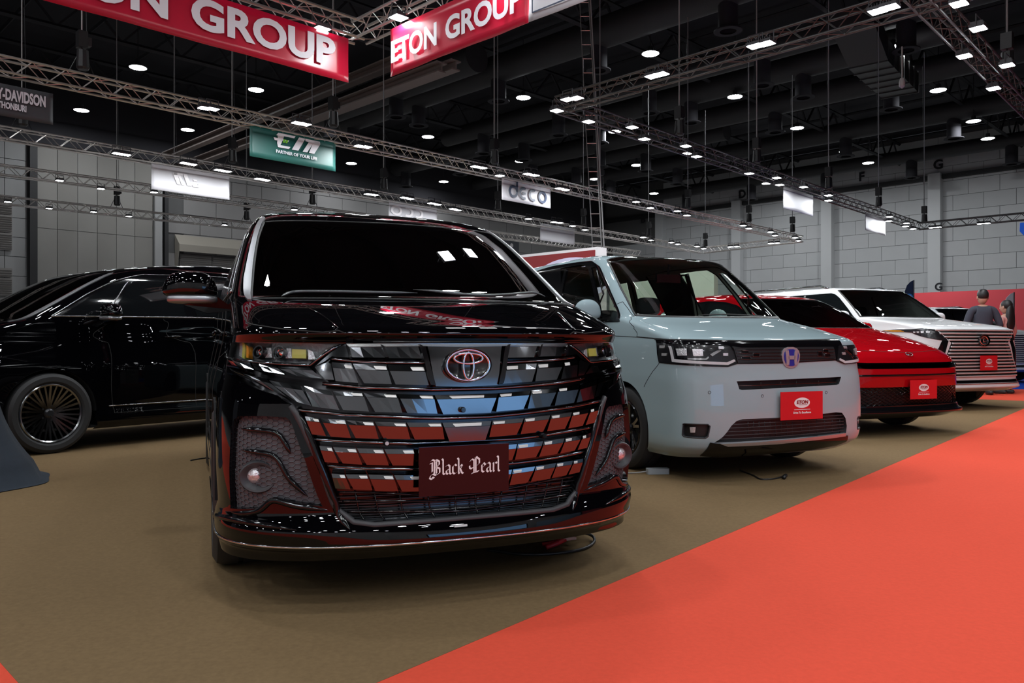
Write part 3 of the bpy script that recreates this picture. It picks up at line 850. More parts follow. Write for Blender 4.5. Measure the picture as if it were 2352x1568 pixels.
# the stands behind the viewpoint (reflected in the paintwork) and added grey boards
M_BOOTHB = mat('pale_blue_wall', (0.35, 0.50, 0.68), 0.6)
e = empty('led_screen', (7.6, -5.6, 0), math.atan2(.672, .739)); tag(e, 'lit blue LED screen on the stand opposite, behind the viewpoint', 'screen')
b = MB(); b.box((0, 0, 1.45), (4.4, .14, 2.3)); b.box((-1.9, 0, .15), (.1, .6, .3)); b.box((1.9, 0, .15), (.1, .6, .3)); b.build('screen_frame', M_BLACKPLASTIC, e)
b = MB(); b.box((0, .075, 1.45), (4.2, .01, 2.1)); b.build('screen_face', mat('screen_blue', (.22, .45, .80), .4, emit=2.2), e)
def booth(x, y, rz, wd, ht, m, lb):
    b = MB(); b.box((0, 0, ht / 2), (wd, .2, ht)); o = b.build('booth_wall', m); o.location = (x, y, 0); o.rotation_euler = (0, 0, rz); tag(o, lb, 'booth'); return o
booth(14.5, -3.8, .95, 5.5, 3.0, M_BOOTHB, 'pale blue wall of the stand opposite, behind the viewpoint')
M_BG = mat('reflector_grey', (0.62, 0.62, 0.62), 0.7)  # unseen grey boards added so the grille chrome mirrors a paler tone
booth(-1.0, -12.5, 0.0, 13.0, 5.5, M_BG, 'wide grey reflector board added straight behind the viewpoint')
booth(11.5, -9.5, math.atan2(.672, .739), 16.0, 6.0, M_BG, 'tall grey reflector board added behind the blue screen')
booth(-9.0, -9.0, -.7, 9.0, 5.0, M_BG, 'tall grey reflector board added behind the viewpoint, on its left')
booth(-2.5, -8.5, 0.2, 5.0, 3.4, M_BW, 'white wall of the stand opposite, behind the viewpoint')
booth(13.5, 1.5, 0.9, 4.0, 3.0, M_REDH, 'red wall of the stand opposite, behind the viewpoint')
# ------------------------------------------------------------------ car skins
def pchip(xs, ys, x):
    """monotone cubic interpolation (numpy only)"""
    xs = np.asarray(xs, float); ys = np.asarray(ys, float)
    h = np.diff(xs); dl = np.diff(ys) / h
    m = np.zeros_like(ys)
    for i in range(1, len(xs) - 1):
        if dl[i - 1] * dl[i] > 0:
            w1, w2 = 2 * h[i] + h[i - 1], h[i] + 2 * h[i - 1]
            m[i] = (w1 + w2) / (w1 / dl[i - 1] + w2 / dl[i])
    m[0], m[-1] = dl[0], dl[-1]
    x = np.clip(x, xs[0], xs[-1])
    k = np.clip(np.searchsorted(xs, x) - 1, 0, len(xs) - 2)
    t = (x - xs[k]) / h[k]
    return ((1 + 2 * t) * (1 - t) ** 2 * ys[k] + t * (1 - t) ** 2 * h[k] * m[k] + t * t * (3 - 2 * t) * ys[k + 1] + t * t * (t - 1) * h[k] * m[k + 1])
class Skin:
    """closed body surface: every profile row is a ring  (z, f, W, D, n, r, Dr)
       z height, f nose set-back at the centre line, W half width, D depth and n squareness of the front corner, r rear end, Dr rear corner"""
    TA, TB = 0.5, 0.88
    def __init__(s, rows, O, th, extra=None):
        s.rows = np.array(rows, float); s.N = len(rows)
        s.vs = np.linspace(0, 1, s.N)
        s.O = np.array(O, float); s.th = math.radians(th); s.extra = extra
        s.c, s.s = math.cos(s.th), math.sin(s.th)
        s.grid()
    def row(s, v): return [pchip(s.vs, s.rows[:, i], v) for i in range(7)]
    def raw(s, t, v):
        t = np.asarray(t, float); v = np.asarray(v, float)
        t, v = np.broadcast_arrays(t, v)
        z, f, W, D, n, r, Dr = s.row(v)
        a = np.abs(t); sg = np.where(t < 0, -1.0, 1.0)
        th = np.clip(a / s.TA, 0, 1) * (np.pi / 2)
        sn, cs = np.sin(th), np.cos(th)
        rho = (np.abs(sn) ** n + np.abs(cs) ** n) ** (1 / n)
        xf, yf = W * sn / rho, f + D * (1 - cs / rho)
        q = np.clip((a - s.TA) / (s.TB - s.TA), 0, 1)
        ys = (f + D) * (1 - q) + (r - Dr) * q
        th2 = np.clip((1 - a) / (1 - s.TB), 0, 1) * (np.pi / 2)
        sn2, cs2 = np.sin(th2), np.cos(th2)
        rh2 = (np.abs(sn2) ** 3 + np.abs(cs2) ** 3) ** (1 / 3)
        xr, yr = W * sn2 / rh2, r - Dr * (1 - cs2 / rh2)
        x = np.where(a <= s.TA, xf, np.where(a <= s.TB, W, xr)) * sg
        y = np.where(a <= s.TA, yf, np.where(a <= s.TB, ys, yr))
        P = np.stack([x, y, z * np.ones_like(x)], -1)
        if s.extra is not None: P = s.extra(P, t, v)
        return P
    def nrm(s, t, v, e=2e-3):
        t, v = np.broadcast_arrays(np.asarray(t, float), np.asarray(v, float))
        v0, v1 = np.clip(v - e, 0, 1), np.clip(v + e, 0, 1)
        t0, t1 = np.clip(t - e, -1, 1), np.clip(t + e, -1, 1)
        a = s.raw(t1, v) - s.raw(t0, v); b = s.raw(t, v1) - s.raw(t, v0)
        n = np.cross(a, b); l = np.linalg.norm(n, axis=-1, keepdims=True)
        n = np.where(l > 1e-9, n / np.maximum(l, 1e-12), np.array([0, 0, 1.0]))
        return n
    def pt(s, t, v, off=0.0):
        p = s.raw(t, v)
        return p + s.nrm(t, v) * off if np.any(off) else p
    def world(s, p):
        x = p[..., 0] * s.c - p[..., 1] * s.s + s.O[0]; y = p[..., 0] * s.s + p[..., 1] * s.c + s.O[1]
        return np.stack([x, y, p[..., 2]], -1)
    def proj(s, p):
        w_ = s.world(p)
        yy = np.maximum(w_[..., 1], 0.05)
        return np.stack([CX + FPX * w_[..., 0] / yy, CY - FPX * (w_[..., 2] - CH) / yy], -1)
    def grid(s):
        T, V = np.meshgrid(np.linspace(-1, 1, 401), np.linspace(0, 1, 241), indexing='ij')
        P = s.raw(T, V); Nn = s.nrm(T, V)
        s.gT, s.gV, s.gP = T, V, P
        s.gpx = s.proj(P)
        W_ = s.world(P)
        nw = np.stack([Nn[..., 0] * s.c - Nn[..., 1] * s.s, Nn[..., 0] * s.s + Nn[..., 1] * s.c, Nn[..., 2]], -1)
        s.gfacing = ((W_ - np.array([0, 0, CH])) * nw).sum(-1) < 0
    def _solve(s, target, val, fun, t, v):
        for _ in range(25):
            e = 1e-4
            r = fun(t, v) - target
            Jt = (fun(t + e, v) - fun(t - e, v)) / (2 * e); Jv = (fun(t, v + e) - fun(t, v - e)) / (2 * e)
            det = Jt[0] * Jv[1] - Jt[1] * Jv[0]
            if abs(det) < 1e-9: break
            dt = (r[0] * Jv[1] - r[1] * Jv[0]) / det; dv = (Jt[0] * r[1] - Jt[1] * r[0]) / det
            m_ = max(abs(dt) / 0.05, abs(dv) / 0.05, 1)
            t, v = t - dt / m_, min(max(v - dv / m_, 0), 1)
            if abs(dt) + abs(dv) < 1e-6: break
        return t, v
    def px(s, x, y):
        """surface parameters seen at a pixel"""
        d = ((s.gpx - np.array([x, y])) ** 2).sum(-1)
        d = np.where(s.gfacing, d, 1e12)
        i = np.unravel_index(np.argmin(d), d.shape)
        t0, v0 = float(s.gT[i]), float(s.gV[i])
        if d[i] > 400: return t0, v0
        t, v = s._solve(np.array([x, y], float), None, lambda a, b: s.proj(s.raw(a, b)), t0, v0)
        if abs(t - t0) > .06 or abs(v - v0) > .06: return t0, v0
        return t, v
    def pxs(s, pts): return [s.px(*p) for p in pts]
    def yz(s, y, z, side=1):
        """parameters of a side point"""
        m_ = (s.gT * side > 0.30) & (s.gT * side < 0.97)
        d = (s.gP[..., 1] - y) ** 2 + (s.gP[..., 2] - z) ** 2
        d = np.where(m_, d, 1e12)
        i = np.unravel_index(np.argmin(d), d.shape)
        t0, v0 = float(s.gT[i]), float(s.gV[i])
        t, v = s._solve(np.array([y, z], float), None, lambda a, b: s.raw(a, b)[1:], t0, v0)
        if abs(t - t0) > .06 or abs(v - v0) > .06: return t0, v0
        return t, v
    def xz(s, x, z):
        m_ = (np.abs(s.gT) < 0.5)
        d = (s.gP[..., 0] - x) ** 2 + (s.gP[..., 2] - z) ** 2
        d = np.where(m_, d, 1e12)
        i = np.unravel_index(np.argmin(d), d.shape)
        t0, v0 = float(s.gT[i]), float(s.gV[i])
        t, v = s._solve(np.array([x, z], float), None, lambda a, b: s.raw(a, b)[[0, 2]], t0, v0)
        if abs(t - t0) > .06 or abs(v - v0) > .06: return t0, v0
        return t, v
def inside(poly, P):
    poly = np.asarray(poly, float); x, y = P[:, 0], P[:, 1]
    r = np.zeros(len(P), bool); j = len(poly) - 1
    for i in range(len(poly)):
        xi, yi, xj, yj = *poly[i], *poly[j]
        if yi != yj:
            r ^= ((yi > y) != (yj > y)) & (x < (xj - xi) * (y - yi) / (yj - yi) + xi)
        j = i
    return r
def dense(poly, dt, dv, closed=True):
    out = []
    n = len(poly)
    for i in range(n if closed else n - 1):
        a, b_ = poly[i], poly[(i + 1) % n]
        k_ = max(1, int(math.ceil(max(abs(b_[0] - a[0]) / dt, abs(b_[1] - a[1]) / dv))))
        for j in range(k_): out.append((a[0] + (b_[0] - a[0]) * j / k_, a[1] + (b_[1] - a[1]) * j / k_))
    if not closed: out.append(tuple(poly[-1]))
    return out
def chaikin(poly, n=1, closed=True):
    for _ in range(n):
        o = []; m = len(poly)
        for i in range(m if closed else m - 1):
            a, b_ = poly[i], poly[(i + 1) % m]
            o += [(a[0] * .75 + b_[0] * .25, a[1] * .75 + b_[1] * .25), (a[0] * .25 + b_[0] * .75, a[1] * .25 + b_[1] * .75)]
        if not closed: o = [tuple(poly[0])] + o + [tuple(poly[-1])]
        poly = o
    return poly
def mir(poly): return [(-t, v) for t, v in poly][::-1]
def patch(sk, name, outer, m, parent, holes=(), off=0.0, thick=0.02, dt=0.02, dv=0.02, world=False, tilt=None):
    """piece of the skin bounded by polygons in (t, v), raised by off and given depth thick inwards"""
    outer = dense(outer, dt, dv)
    loops = [outer] + [dense(h, dt, dv) for h in holes]
    pts, edges = [], []
    for lp in loops:
        k_ = len(pts); n = len(lp)
        pts += lp; edges += [(k_ + i, k_ + (i + 1) % n) for i in range(n)]
    o = np.array(outer); lo, hi = o.min(0), o.max(0)
    gt = np.arange(math.ceil(lo[0] / dt) * dt, hi[0], dt); gv = np.arange(math.ceil(lo[1] / dv) * dv, hi[1], dv)
    if len(gt) and len(gv):
        G = np.array([(a, b_) for a in gt for b_ in gv])
        keep = inside(outer, G)
        G = G[keep]
        pts += [tuple(p) for p in G]
    SC_ = 1.0
    r = delaunay_2d_cdt([Vector(p) for p in pts], edges, [], 0, 1e-7, True)
    V = np.array([tuple(p) for p in r[0]]); F = [list(f) for f in r[2]]
    C = np.array([V[f].mean(0) for f in F])
    ok = inside(outer, C)
    for h in loops[1:]: ok &= ~inside(h, C)
    F = [f for f, q in zip(F, ok) if q]
    if not F: return None
    used = sorted({i for f in F for i in f}); mp = {u: i for i, u in enumerate(used)}
    V = V[used]; F = [[mp[i] for i in f] for f in F]
    # orientation: counter-clockwise in (t, v) is outward
    F2 = []
    for f in F:
        a, b_, c = V[f[0]], V[f[1]], V[f[2]]
        F2.append(f if (b_[0] - a[0]) * (c[1] - a[1]) - (b_[1] - a[1]) * (c[0] - a[0]) > 0 else f[::-1])
    F = F2
    N = sk.nrm(V[:, 0], V[:, 1])
    offs = off if tilt is None else (off + tilt(V))[:, None]
    P = sk.raw(V[:, 0], V[:, 1]) + N * offs
    vs = [tuple(p) for p in P]; n0 = len(vs)
    nr = [tuple(q) for q in N]
    # skirt
    cnt_ = {}
    for f in F:
        for i in range(3):
            e_ = (f[i], f[(i + 1) % 3]); cnt_[e_] = cnt_.get(e_, 0) + 1
    bd = [e_ for e_ in cnt_ if (e_[1], e_[0]) not in cnt_]
    nf = len(F)
    if thick:
        top, botm = {}, {}
        bn = {}
        for a, b_ in bd:
            dd = P[b_] - P[a]; sn = np.cross(dd, N[a]); l_ = np.linalg.norm(sn); sn = sn / l_ if l_ > 1e-12 else N[a]
            bn.setdefault(a, []).append(sn); bn.setdefault(b_, []).append(sn)
        for i, q in bn.items():
            top[i] = len(vs); vs.append(tuple(P[i])); 
            s_ = sum(q); l_ = np.linalg.norm(s_); s_ = s_ / l_ if l_ > 1e-6 else q[0]
            nr.append(tuple(s_))
            botm[i] = len(vs); vs.append(tuple(P[i] - N[i] * thick)); nr.append(tuple(s_))
        for a, b_ in bd: F.append([top[a], botm[a], botm[b_], top[b_]])
    me = bpy.data.meshes.new(name); me.from_pydata(vs, [], F); me.update()
    me.polygons.foreach_set('use_smooth', [True] * len(me.polygons))
    me.normals_split_custom_set_from_vertices(nr)
    return link(name, me, m, parent)
def seam(sk, name, path, m, parent, r=0.0025, off=0.0, dt=0.01, dv=0.01, flat=0.5, n=6, taper=False):
    p = dense(path, dt, dv, closed=False)
    T = np.array([q[0] for q in p]); V = np.array([q[1] for q in p])
    P = sk.raw(T, V) + sk.nrm(T, V) * off
    N = sk.nrm(T, V)
    up = [Vector(q) for q in N]
    rr = None
    if taper:
        k_ = np.linspace(0, 1, len(p)); rr = list(r * np.clip(np.minimum(k_ * 6, (1 - k_) * 6), 0.15, 1))
    b = MB(); b.tube([Vector(q) for q in P], r, n, up=up, flat=flat, rr=rr)
    return b.build(name, m, parent, smooth=True)
def full_body(sk, name, m, parent, holes, dt=0.0125, dv=0.0125, v0=0.0, v1=1.0):
    return patch(sk, name, [(-1, v0), (1, v0), (1, v1), (-1, v1)], m, parent, holes=holes, thick=0.0, dt=dt, dv=dv)
def arch_hole(sk, y, r, side, zc=None, n=28, zmin=None):
    zc = r if zc is None else zc
    zb = sk.rows[0][0]
    out = []
    for i in range(n + 1):
        a = math.pi * i / n
        z = zc + r * math.sin(a)
        out.append(sk.yz(y - r * math.cos(a), max(z, zb), side))
    lo = [(out[0][0], -0.02)] ; hi = [(out[-1][0], -0.02)]
    return hi and (lo + out + hi)
def underbody(sk, m, parent, z, inset=0.0):
    t = np.linspace(-1, 1, 81)[:-1]
    P = sk.raw(t, np.zeros_like(t) + 0.0)
    b = MB()
    b.add([(p[0] * .97, p[1], z) for p in P] + [(p[0] * .97, p[1], z + .02) for p in P], [tuple(range(80)), tuple(range(80, 160))[::-1]] + [(i, 80 + i, 80 + (i + 1) % 80, (i + 1) % 80) for i in range(80)])
    return b.build('underbody', m, parent)
# wheels -------------------------------------------------------------
M_TYRE = mat('tyre_rubber', (0.018, 0.018, 0.019), 0.62, bump=(300, 0.15, 0.001))
M_RIMD = mat('dark_chrome_rim', (0.30, 0.30, 0.31), 0.16, 1.0)
M_RIMB = mat('gloss_black_rim', (0.01, 0.01, 0.012), 0.12, 0.2, coat=1)
M_RIMS = mat('silver_rim', (0.4, 0.4, 0.41), 0.25, 1.0)
M_DISC = mat('brake_disc', (0.16, 0.16, 0.16), 0.4, 0.9)
M_WELL = mat('wheel_well_black', (0.006, 0.006, 0.007), 0.9)
M_HUB = mat('hub_cap', (0.05, 0.05, 0.055), 0.2, 0.6)
def wheel(R_, w_, rr, nsp, parent, y, x, side, mrim, style='thin'):
    """wheel with centre at (x, y, R_), outer face towards side"""
    e = empty('wheel', (x, y, R_), 0, parent)
    M0 = Matrix.Rotation(math.pi / 2 * side, 4, 'Y')           # local z -> outward
    h = w_ / 2
    tw = R_ - rr
    prof = [(rr, -h * .8), (rr + tw * .25, -h), (R_ - tw * .35, -h * 1.02), (R_ - tw * .08, -h * .86), (R_, -h * .6), (R_, -h * .1), (R_ - .006, -h * .08), (R_ - .006, h * .08), (R_, h * .1), (R_, h * .6), (R_ - tw * .08, h * .86), (R_ - tw * .35, h * 1.02), (rr + tw * .25, h), (rr, h * .8)]
    b = MB(); b.lathe(prof, 56, M0); b.build('tyre', M_TYRE, e, smooth='auto')
    b = MB(); b.lathe([(rr + .004, h * .88), (rr - .004, h * .93), (rr - .016, h * .86), (rr - .02, h * .5), (rr - .03, -h * .6), (rr - .005, -h * .8)], 56, M0); b.build('rim', mrim, e, smooth='auto')
    b = MB(); b.lathe([(0, -h * .25), (rr * .62, -h * .25), (rr * .62, -h * .1), (0, -h * .1)], 32, M0); b.build('brake_disc', M_DISC, e, smooth='auto')
    b = MB(); b.lathe([(0, -h * .62), (rr - .03, -h * .62)], 32, M0); b.build('inner_drum', M_WELL, e)
    b = MB(); b.lathe([(0, h * .68), (rr * .10, h * .68), (rr * .15, h * .60), (rr * .19, h * .2), (0, h * .2)], 24, M0); b.build('hub_cap', M_HUB, e, smooth='auto')
    b = MB()
    def spoke_mesh(a0, w0, w1, bend=0.0):
        bm_ = MB()
        secs = []
        for k_ in range(6):
            u = k_ / 5
            r0 = rr * .14 + (rr * .98 - rr * .14) * u
            ww = w0 + (w1 - w0) * u
            zt = h * (.50 + .30 * u ** 1.5) ; zb = h * (.2 + .35 * u)
            a = a0 + bend * u
            ca, sa = math.cos(a), math.sin(a)
            for dx, z in ((-ww, zb), (-ww * .55, zt), (ww * .55, zt), (ww, zb)):
                secs.append(M0 @ Vector((r0 * ca - dx * sa, r0 * sa + dx * ca, z)))
        fs = []
        for k_ in range(5):
            for j in range(4): fs.append((k_ * 4 + j, k_ * 4 + (j + 1) % 4, k_ * 4 + 4 + (j + 1) % 4, k_ * 4 + 4 + j))
        bm_.add(secs, fs); return bm_
    if style == 'thin':
        me = None
        for i in range(nsp):
            a = 2 * math.pi * i / nsp
            spoke_mesh(a, 0.019, 0.017, 0).build('spoke', mrim, e, smooth='auto')
            spoke_mesh(a + .15, 0.015, 0.013, .06).build('spoke', mrim, e, smooth='auto')
            spoke_mesh(a - .15, 0.015, 0.013, -.06).build('spoke', mrim, e, smooth='auto')
    else:
        for i in range(nsp):
            a = 2 * math.pi * i / nsp
            spoke_mesh(a + .10, 0.022, 0.020, .10).build('spoke', mrim, e, smooth='auto')
            spoke_mesh(a - .10, 0.022, 0.020, -.10).build('spoke', mrim, e, smooth='auto')
    for i in range(5):
        a = 2 * math.pi * i / 5 + .3
        c = M0 @ Vector((rr * .26 * math.cos(a), rr * .26 * math.sin(a), h * .52)); d = M0 @ Vector((rr * .26 * math.cos(a), rr * .26 * math.sin(a), h * .2))
        MB().bar(c, d, 0.010, 6).build('lug_nut', M_HUB, e)
    return e
def wheels(parent, ya, yb, track, R_, w_, rr, nsp, mrim, style='thin', sides=(1, -1), rear=True):
    for sd in sides:
        wheel(R_, w_, rr, nsp, parent, ya, sd * track, sd, mrim, style)
        if rear: wheel(R_, w_, rr, nsp, parent, yb, sd * track, sd, mrim, style)
def well(parent, y, r, side, xo, xi):
    """dark wheel housing"""
    b = MB()
    M0 = Matrix.Translation((0, y, 0)) @ Matrix.Rotation(math.pi / 2, 4, 'Y')
    n = 20; vs = []
    for x in (xo * side, xi * side):
        for i in range(n + 1):
            a = math.pi * i / n
            vs.append((x, y - (r + .0) * math.cos(a), 0.36 + (r) * math.sin(a)))
    vs += [(xi * side, y - r, .12), (xi * side, y + r, .12)]
    fs = [(i, i + 1, n + 2 + i, n + 1 + i) for i in range(n)] + [tuple(range(n + 1, 2 * n + 2)) + (2 * n + 3, 2 * n + 2)]
    b.add(vs, fs)
    return b.build('wheel_housing', M_WELL, parent)
def blob(name, m, parent, loc, size, nx=2.5, rz=0, cut=None, seg=24, ring=14, shape=None):
    """superellipsoid"""
    vs, fs = [], []
    def sp(c, e): return math.copysign(abs(c) ** (2 / e), c)
    for j in range(ring + 1):
        ph = -math.pi / 2 + math.pi * j / ring
        for i in range(seg):
            th = 2 * math.pi * i / seg
            p = Vector((sp(math.cos(ph), nx) * sp(math.cos(th), nx) * size[0], sp(math.cos(ph), nx) * sp(math.sin(th), nx) * size[1], sp(math.sin(ph), nx) * size[2]))
            if shape: p = shape(p)
            vs.append(p)
    for j in range(ring):
        for i in range(seg):
            fs.append((j * seg + i, j * seg + (i + 1) % seg, (j + 1) * seg + (i + 1) % seg, (j + 1) * seg + i))
    b = MB(); b.add([Matrix.Rotation(rz, 3, 'Z') @ p + Vector(loc) for p in vs], fs)
    me = b.mesh(name)
    bm = bmesh.new(); bm.from_mesh(me); bmesh.ops.remove_doubles(bm, verts=bm.verts, dist=1e-5); bmesh.ops.recalc_face_normals(bm, faces=bm.faces); bm.to_mesh(me); bm.free()
    return link(name, me, m, parent, smooth=True)
def rrect(w_, h, r, n=4):
    out = []
    for cx, cy, a0 in ((w_ / 2 - r, h / 2 - r, 0), (-w_ / 2 + r, h / 2 - r, 90), (-w_ / 2 + r, -h / 2 + r, 180), (w_ / 2 - r, -h / 2 + r, 270)):
        for i in range(n + 1):
            a = math.radians(a0 + 90 * i / n); out.append((cx + r * math.cos(a), cy + r * math.sin(a)))
    return out
# shared car materials
M_TRIMB = mat('gloss_black_trim', (0.004, 0.004, 0.005), 0.08)
M_RUB = mat('seal_rubber', (0.008, 0.008, 0.009), 0.5)
M_CHROME = mat('chrome', (0.78, 0.79, 0.81), 0.10, 1.0)
M_SMOKE = mat('smoked_chrome', (0.175, 0.180, 0.19), 0.09, 1.0)
M_LINE = mat('trim_chrome', (0.5, 0.5, 0.52), 0.22, 1.0)
M_GAP = mat('panel_gap', (0.002, 0.002, 0.002), 0.8)
M_PLATER = mat('plate_red', (0.62, 0.012, 0.02), 0.35, spec=0.4)
M_PW = mat('plate_white', (0.85, 0.83, 0.83), 0.4)
M_REDTX = mat('plate_red_dark', (0.25, 0.01, 0.01), 0.4)
M_SEAT = mat('seat_cloth_black', (0.02, 0.021, 0.023), 0.85)
M_TRIMG = mat('pillar_lining', (0.30, 0.32, 0.28), 0.8)
G_TINT = glass('windscreen_glass', (0.84, 0.90, 0.86))
G_DARK = glass('privacy_glass', (0.035, 0.04, 0.045))
G_SIDE = glass('side_glass', (0.80, 0.86, 0.82))
G_LENS = glass('headlamp_lens', (0.9, 0.92, 0.93))
def frame_on(P, N, up=Vector((0, 0, 1))):
    """text frame (x right, y into the surface, z up) at point P with outward normal N"""
    y = -Vector(N).normalized(); x = y.cross(up).normalized(); z = x.cross(y).normalized()
    return Matrix(((x.x, y.x, z.x, P[0]), (x.y, y.y, z.y, P[1]), (x.z, y.z, z.z, P[2]), (0, 0, 0, 1)))
def red_plate(parent, sk, x, z, off=0.02, w_=0.365, h=0.205, tiltdeg=0):
    t, v = sk.xz(x, z)
    P = sk.raw(t, v) + np.array([0, -off, 0])
    Mx = frame_on(P, Vector((0, -1, 0))) @ Matrix.Rotation(math.radians(tiltdeg), 4, 'X')
    e = bpy.data.objects.new('display_plate', None)
    b = MB(); b.box((0, 0, 0), (w_, 0.005, h)); me = b.mesh('display_plate'); me.transform(Mx)
    e = link('display_plate', me, M_PLATER, parent)
    def disc(rx, rz_, cx, cz, y, m, nm):
        vs = [(cx + rx * math.cos(2 * math.pi * i / 36), y, cz + rz_ * math.sin(2 * math.pi * i / 36)) for i in range(36)]
        me = bpy.data.meshes.new(nm); me.from_pydata(vs, [], [tuple(range(36))]); me.update(); me.transform(Mx); return link(nm, me, m, e)
    disc(w_ * .185, h * .185, 0, h * .10, -0.004, M_PW, 'oval_badge')
    text('lettering', 'ETON', h * .17, M_REDTX, e, Mx @ Matrix.Translation((0, -.006, h * .12)), 0.0005, 0.0012, sx=1.15, shear=.15)
    b = MB(); b.box((w_ * .02, -.0055, h * .03), (w_ * .2, .001, h * .012)); me = b.mesh('underline'); me.transform(Mx); link('underline', me, M_REDTX, e)
    b = MB(); b.box((0, -.0045, -h * .14), (w_ * .38, .001, h * .014)); me = b.mesh('line'); me.transform(Mx); link('line', me, M_PW, e)
    text('lettering', 'Drive To Excellence', h * .10, M_PW, e, Mx @ Matrix.Translation((0, -.0045, -h * .25)), 0.0005, 0.0006, sx=1.0)
    return e
# ------------------------------------------------------------------ black minivans
M_PBLACK = mat('black_paint', (0.0012, 0.0012, 0.0018), 0.3, coat=1.0, coat_rough=0.01, spec=0.0)
MV_ROWS = [  # z, f, W, D, n, r, Dr
 (0.192, 0.020, 0.895, 0.46, 2.7, 4.90, 0.3),
 (0.228, -0.020, 0.906, 0.54, 2.6, 4.95, 0.3),
 (0.246, -0.050, 0.915, 0.56, 2.6, 4.96, 0.3),
 (0.266, -0.056, 0.917, 0.56, 2.6, 4.96, 0.3),
 (0.310, -0.045, 0.916, 0.52, 2.7, 4.97, 0.3),
 (0.350, -0.015, 0.910, 0.51, 2.8, 4.97, 0.3),
 (0.385, 0.000, 0.906, 0.50, 2.9, 4.97, 0.3),
 (0.550, -0.005, 0.912, 0.50, 3.0, 4.98, 0.3),
 (0.750, 0.000, 0.910, 0.52, 2.9, 4.98, 0.3),
 (0.870, 0.010, 0.890, 0.54, 2.8, 4.97, 0.3),
 (1.005, 0.030, 0.862, 0.54, 2.8, 4.97, 0.3),
 (1.018, 0.022, 0.860, 0.54, 2.8, 4.97, 0.3),
 (1.044, 0.000, 0.857, 0.54, 2.8, 4.97, 0.3),
 (1.062, 0.012, 0.855, 0.54, 2.8, 4.97, 0.3),
 (1.095, 0.110, 0.850, 0.50, 2.8, 4.96, 0.3),
 (1.140, 0.270, 0.846, 0.46, 2.9, 4.95, 0.3),
 (1.185, 0.450, 0.842, 0.41, 3.0, 4.94, 0.3),
 (1.215, 0.585, 0.838, 0.36, 3.0, 4.93, 0.3),
 (1.235, 0.640, 0.834, 0.34, 3.0, 4.92, 0.3),
 (1.320, 0.790, 0.816, 0.33, 3.0, 4.90, 0.3),
 (1.450, 1.010, 0.782, 0.32, 3.0, 4.86, 0.3),
 (1.580, 1.235, 0.738, 0.30, 3.0, 4.82, 0.3),
 (1.665, 1.400, 0.700, 0.30, 3.0, 4.79, 0.3),
 (1.715, 1.530, 0.665, 0.30, 3.0, 4.76, 0.3),
 (1.765, 1.740, 0.612, 0.32, 2.8, 4.70, 0.3),
 (1.820, 2.080, 0.520, 0.36, 2.5, 4.55, 0.4),
 (1.870, 2.550, 0.380, 0.38, 2.3, 4.25, 0.4),
 (1.898, 2.980, 0.210, 0.28, 2.2, 3.90, 0.3),
 (1.906, 3.350, 0.010, 0.03, 2.0, 3.45, 0.03)]
HERO = empty('minivan', (-0.178, 3.12, 0), math.radians(21.5))
tag(HERO, 'large black minivan with a faceted smoked chrome grille facing the viewer', 'car')
sk = Skin(MV_ROWS, (-0.178, 3.12), 21.5)
U = sk.pxs
def z_(ox, oy, s, pts): return [(ox + x / s, oy + y / s) for x, y in pts]
ZA = lambda p: z_(460, 480, 3.92, p)
ZC = lambda p: z_(460, 850, 3.484, p)
ZE = lambda p: z_(640, 780, 5.6, p)
ZG = lambda p: z_(700, 1020, 5.6, p)
ZH = lambda p: z_(500, 740, 7.84, p)
def vrow(z, lo=0, hi=1):
    vs = np.linspace(lo, hi, 4001); zz = pchip(sk.vs, sk.rows[:, 0], vs); return float(vs[np.argmin(abs(zz - z))])
def cpx(px, py):
    """v on the centre line for an image row (t = 0)"""
    vs = np.linspace(0, 1, 2001); q = sk.proj(sk.raw(np.zeros_like(vs), vs))
    n = sk.nrm(np.zeros_like(vs), vs); return float(vs[np.argmin(abs(q[:, 1] - py) + (n[:, 1] > 0.2) * 99)])
# --- openings
ws_l = U([(607, 513), (594, 548), (585, 600), (580, 650), (579, 690)])
v_wt, v_wb = cpx(880, 516), cpx(925, 692)
wind = ws_l + [(ws_l[-1][0] * .5, v_wb + .3 * (ws_l[-1][1] - v_wb)), (0, v_wb)] ; wind = wind + mir(wind[:-1]) ; 
wind = [p for p in wind]
# close along the top
wind_top = [(-ws_l[0][0], ws_l[0][1]), (0, v_wt), (ws_l[0][0], ws_l[0][1])]
windp = ws_l + [(ws_l[-1][0] * .5, v_wb + .3 * (ws_l[-1][1] - v_wb)), (0, v_wb)]
windp = windp + mir(windp[:-1]) + [(0, v_wt)]
grl = U([(794, 793), (716, 850), (528, 833), (521, 842), (521, 860), (560, 884), (636, 912), (668, 936), (735, 1070), (792, 1188), (812, 1203), (860, 1209)])
v_gt, v_gb = cpx(1057, 789), cpx(1057, 1192)
grill = grl + [(0, v_gb)]; grill = grill + mir(grl) + [(0, v_gt)]
head = U([(516, 789), (560, 789), (640, 791), (779, 797), (714, 839), (706, 842), (698, 841), (545, 829), (522, 823), (516, 812)])
fogp = U([(529, 1172), (531, 985), (537, 968), (549, 960), (600, 960), (656, 963), (668, 972), (700, 1060), (741, 1168), (700, 1163), (634, 1152), (622, 1152), (608, 1163), (592, 1173), (560, 1174)])
aL = arch_hole(sk, 0.93, 0.395, -1, 0.37); aR = arch_hole(sk, 0.93, 0.395, 1, 0.37)
rL = arch_hole(sk, 3.93, 0.395, -1, 0.37); rR = arch_hole(sk, 3.93, 0.395, 1, 0.37)
def sidewin(side):
    q = [(1.02, 1.235), (1.30, 1.43), (1.55, 1.56), (1.80, 1.64), (4.3, 1.66), (4.45, 1.24)]
    return [sk.yz(y, z, side) for y, z in q]
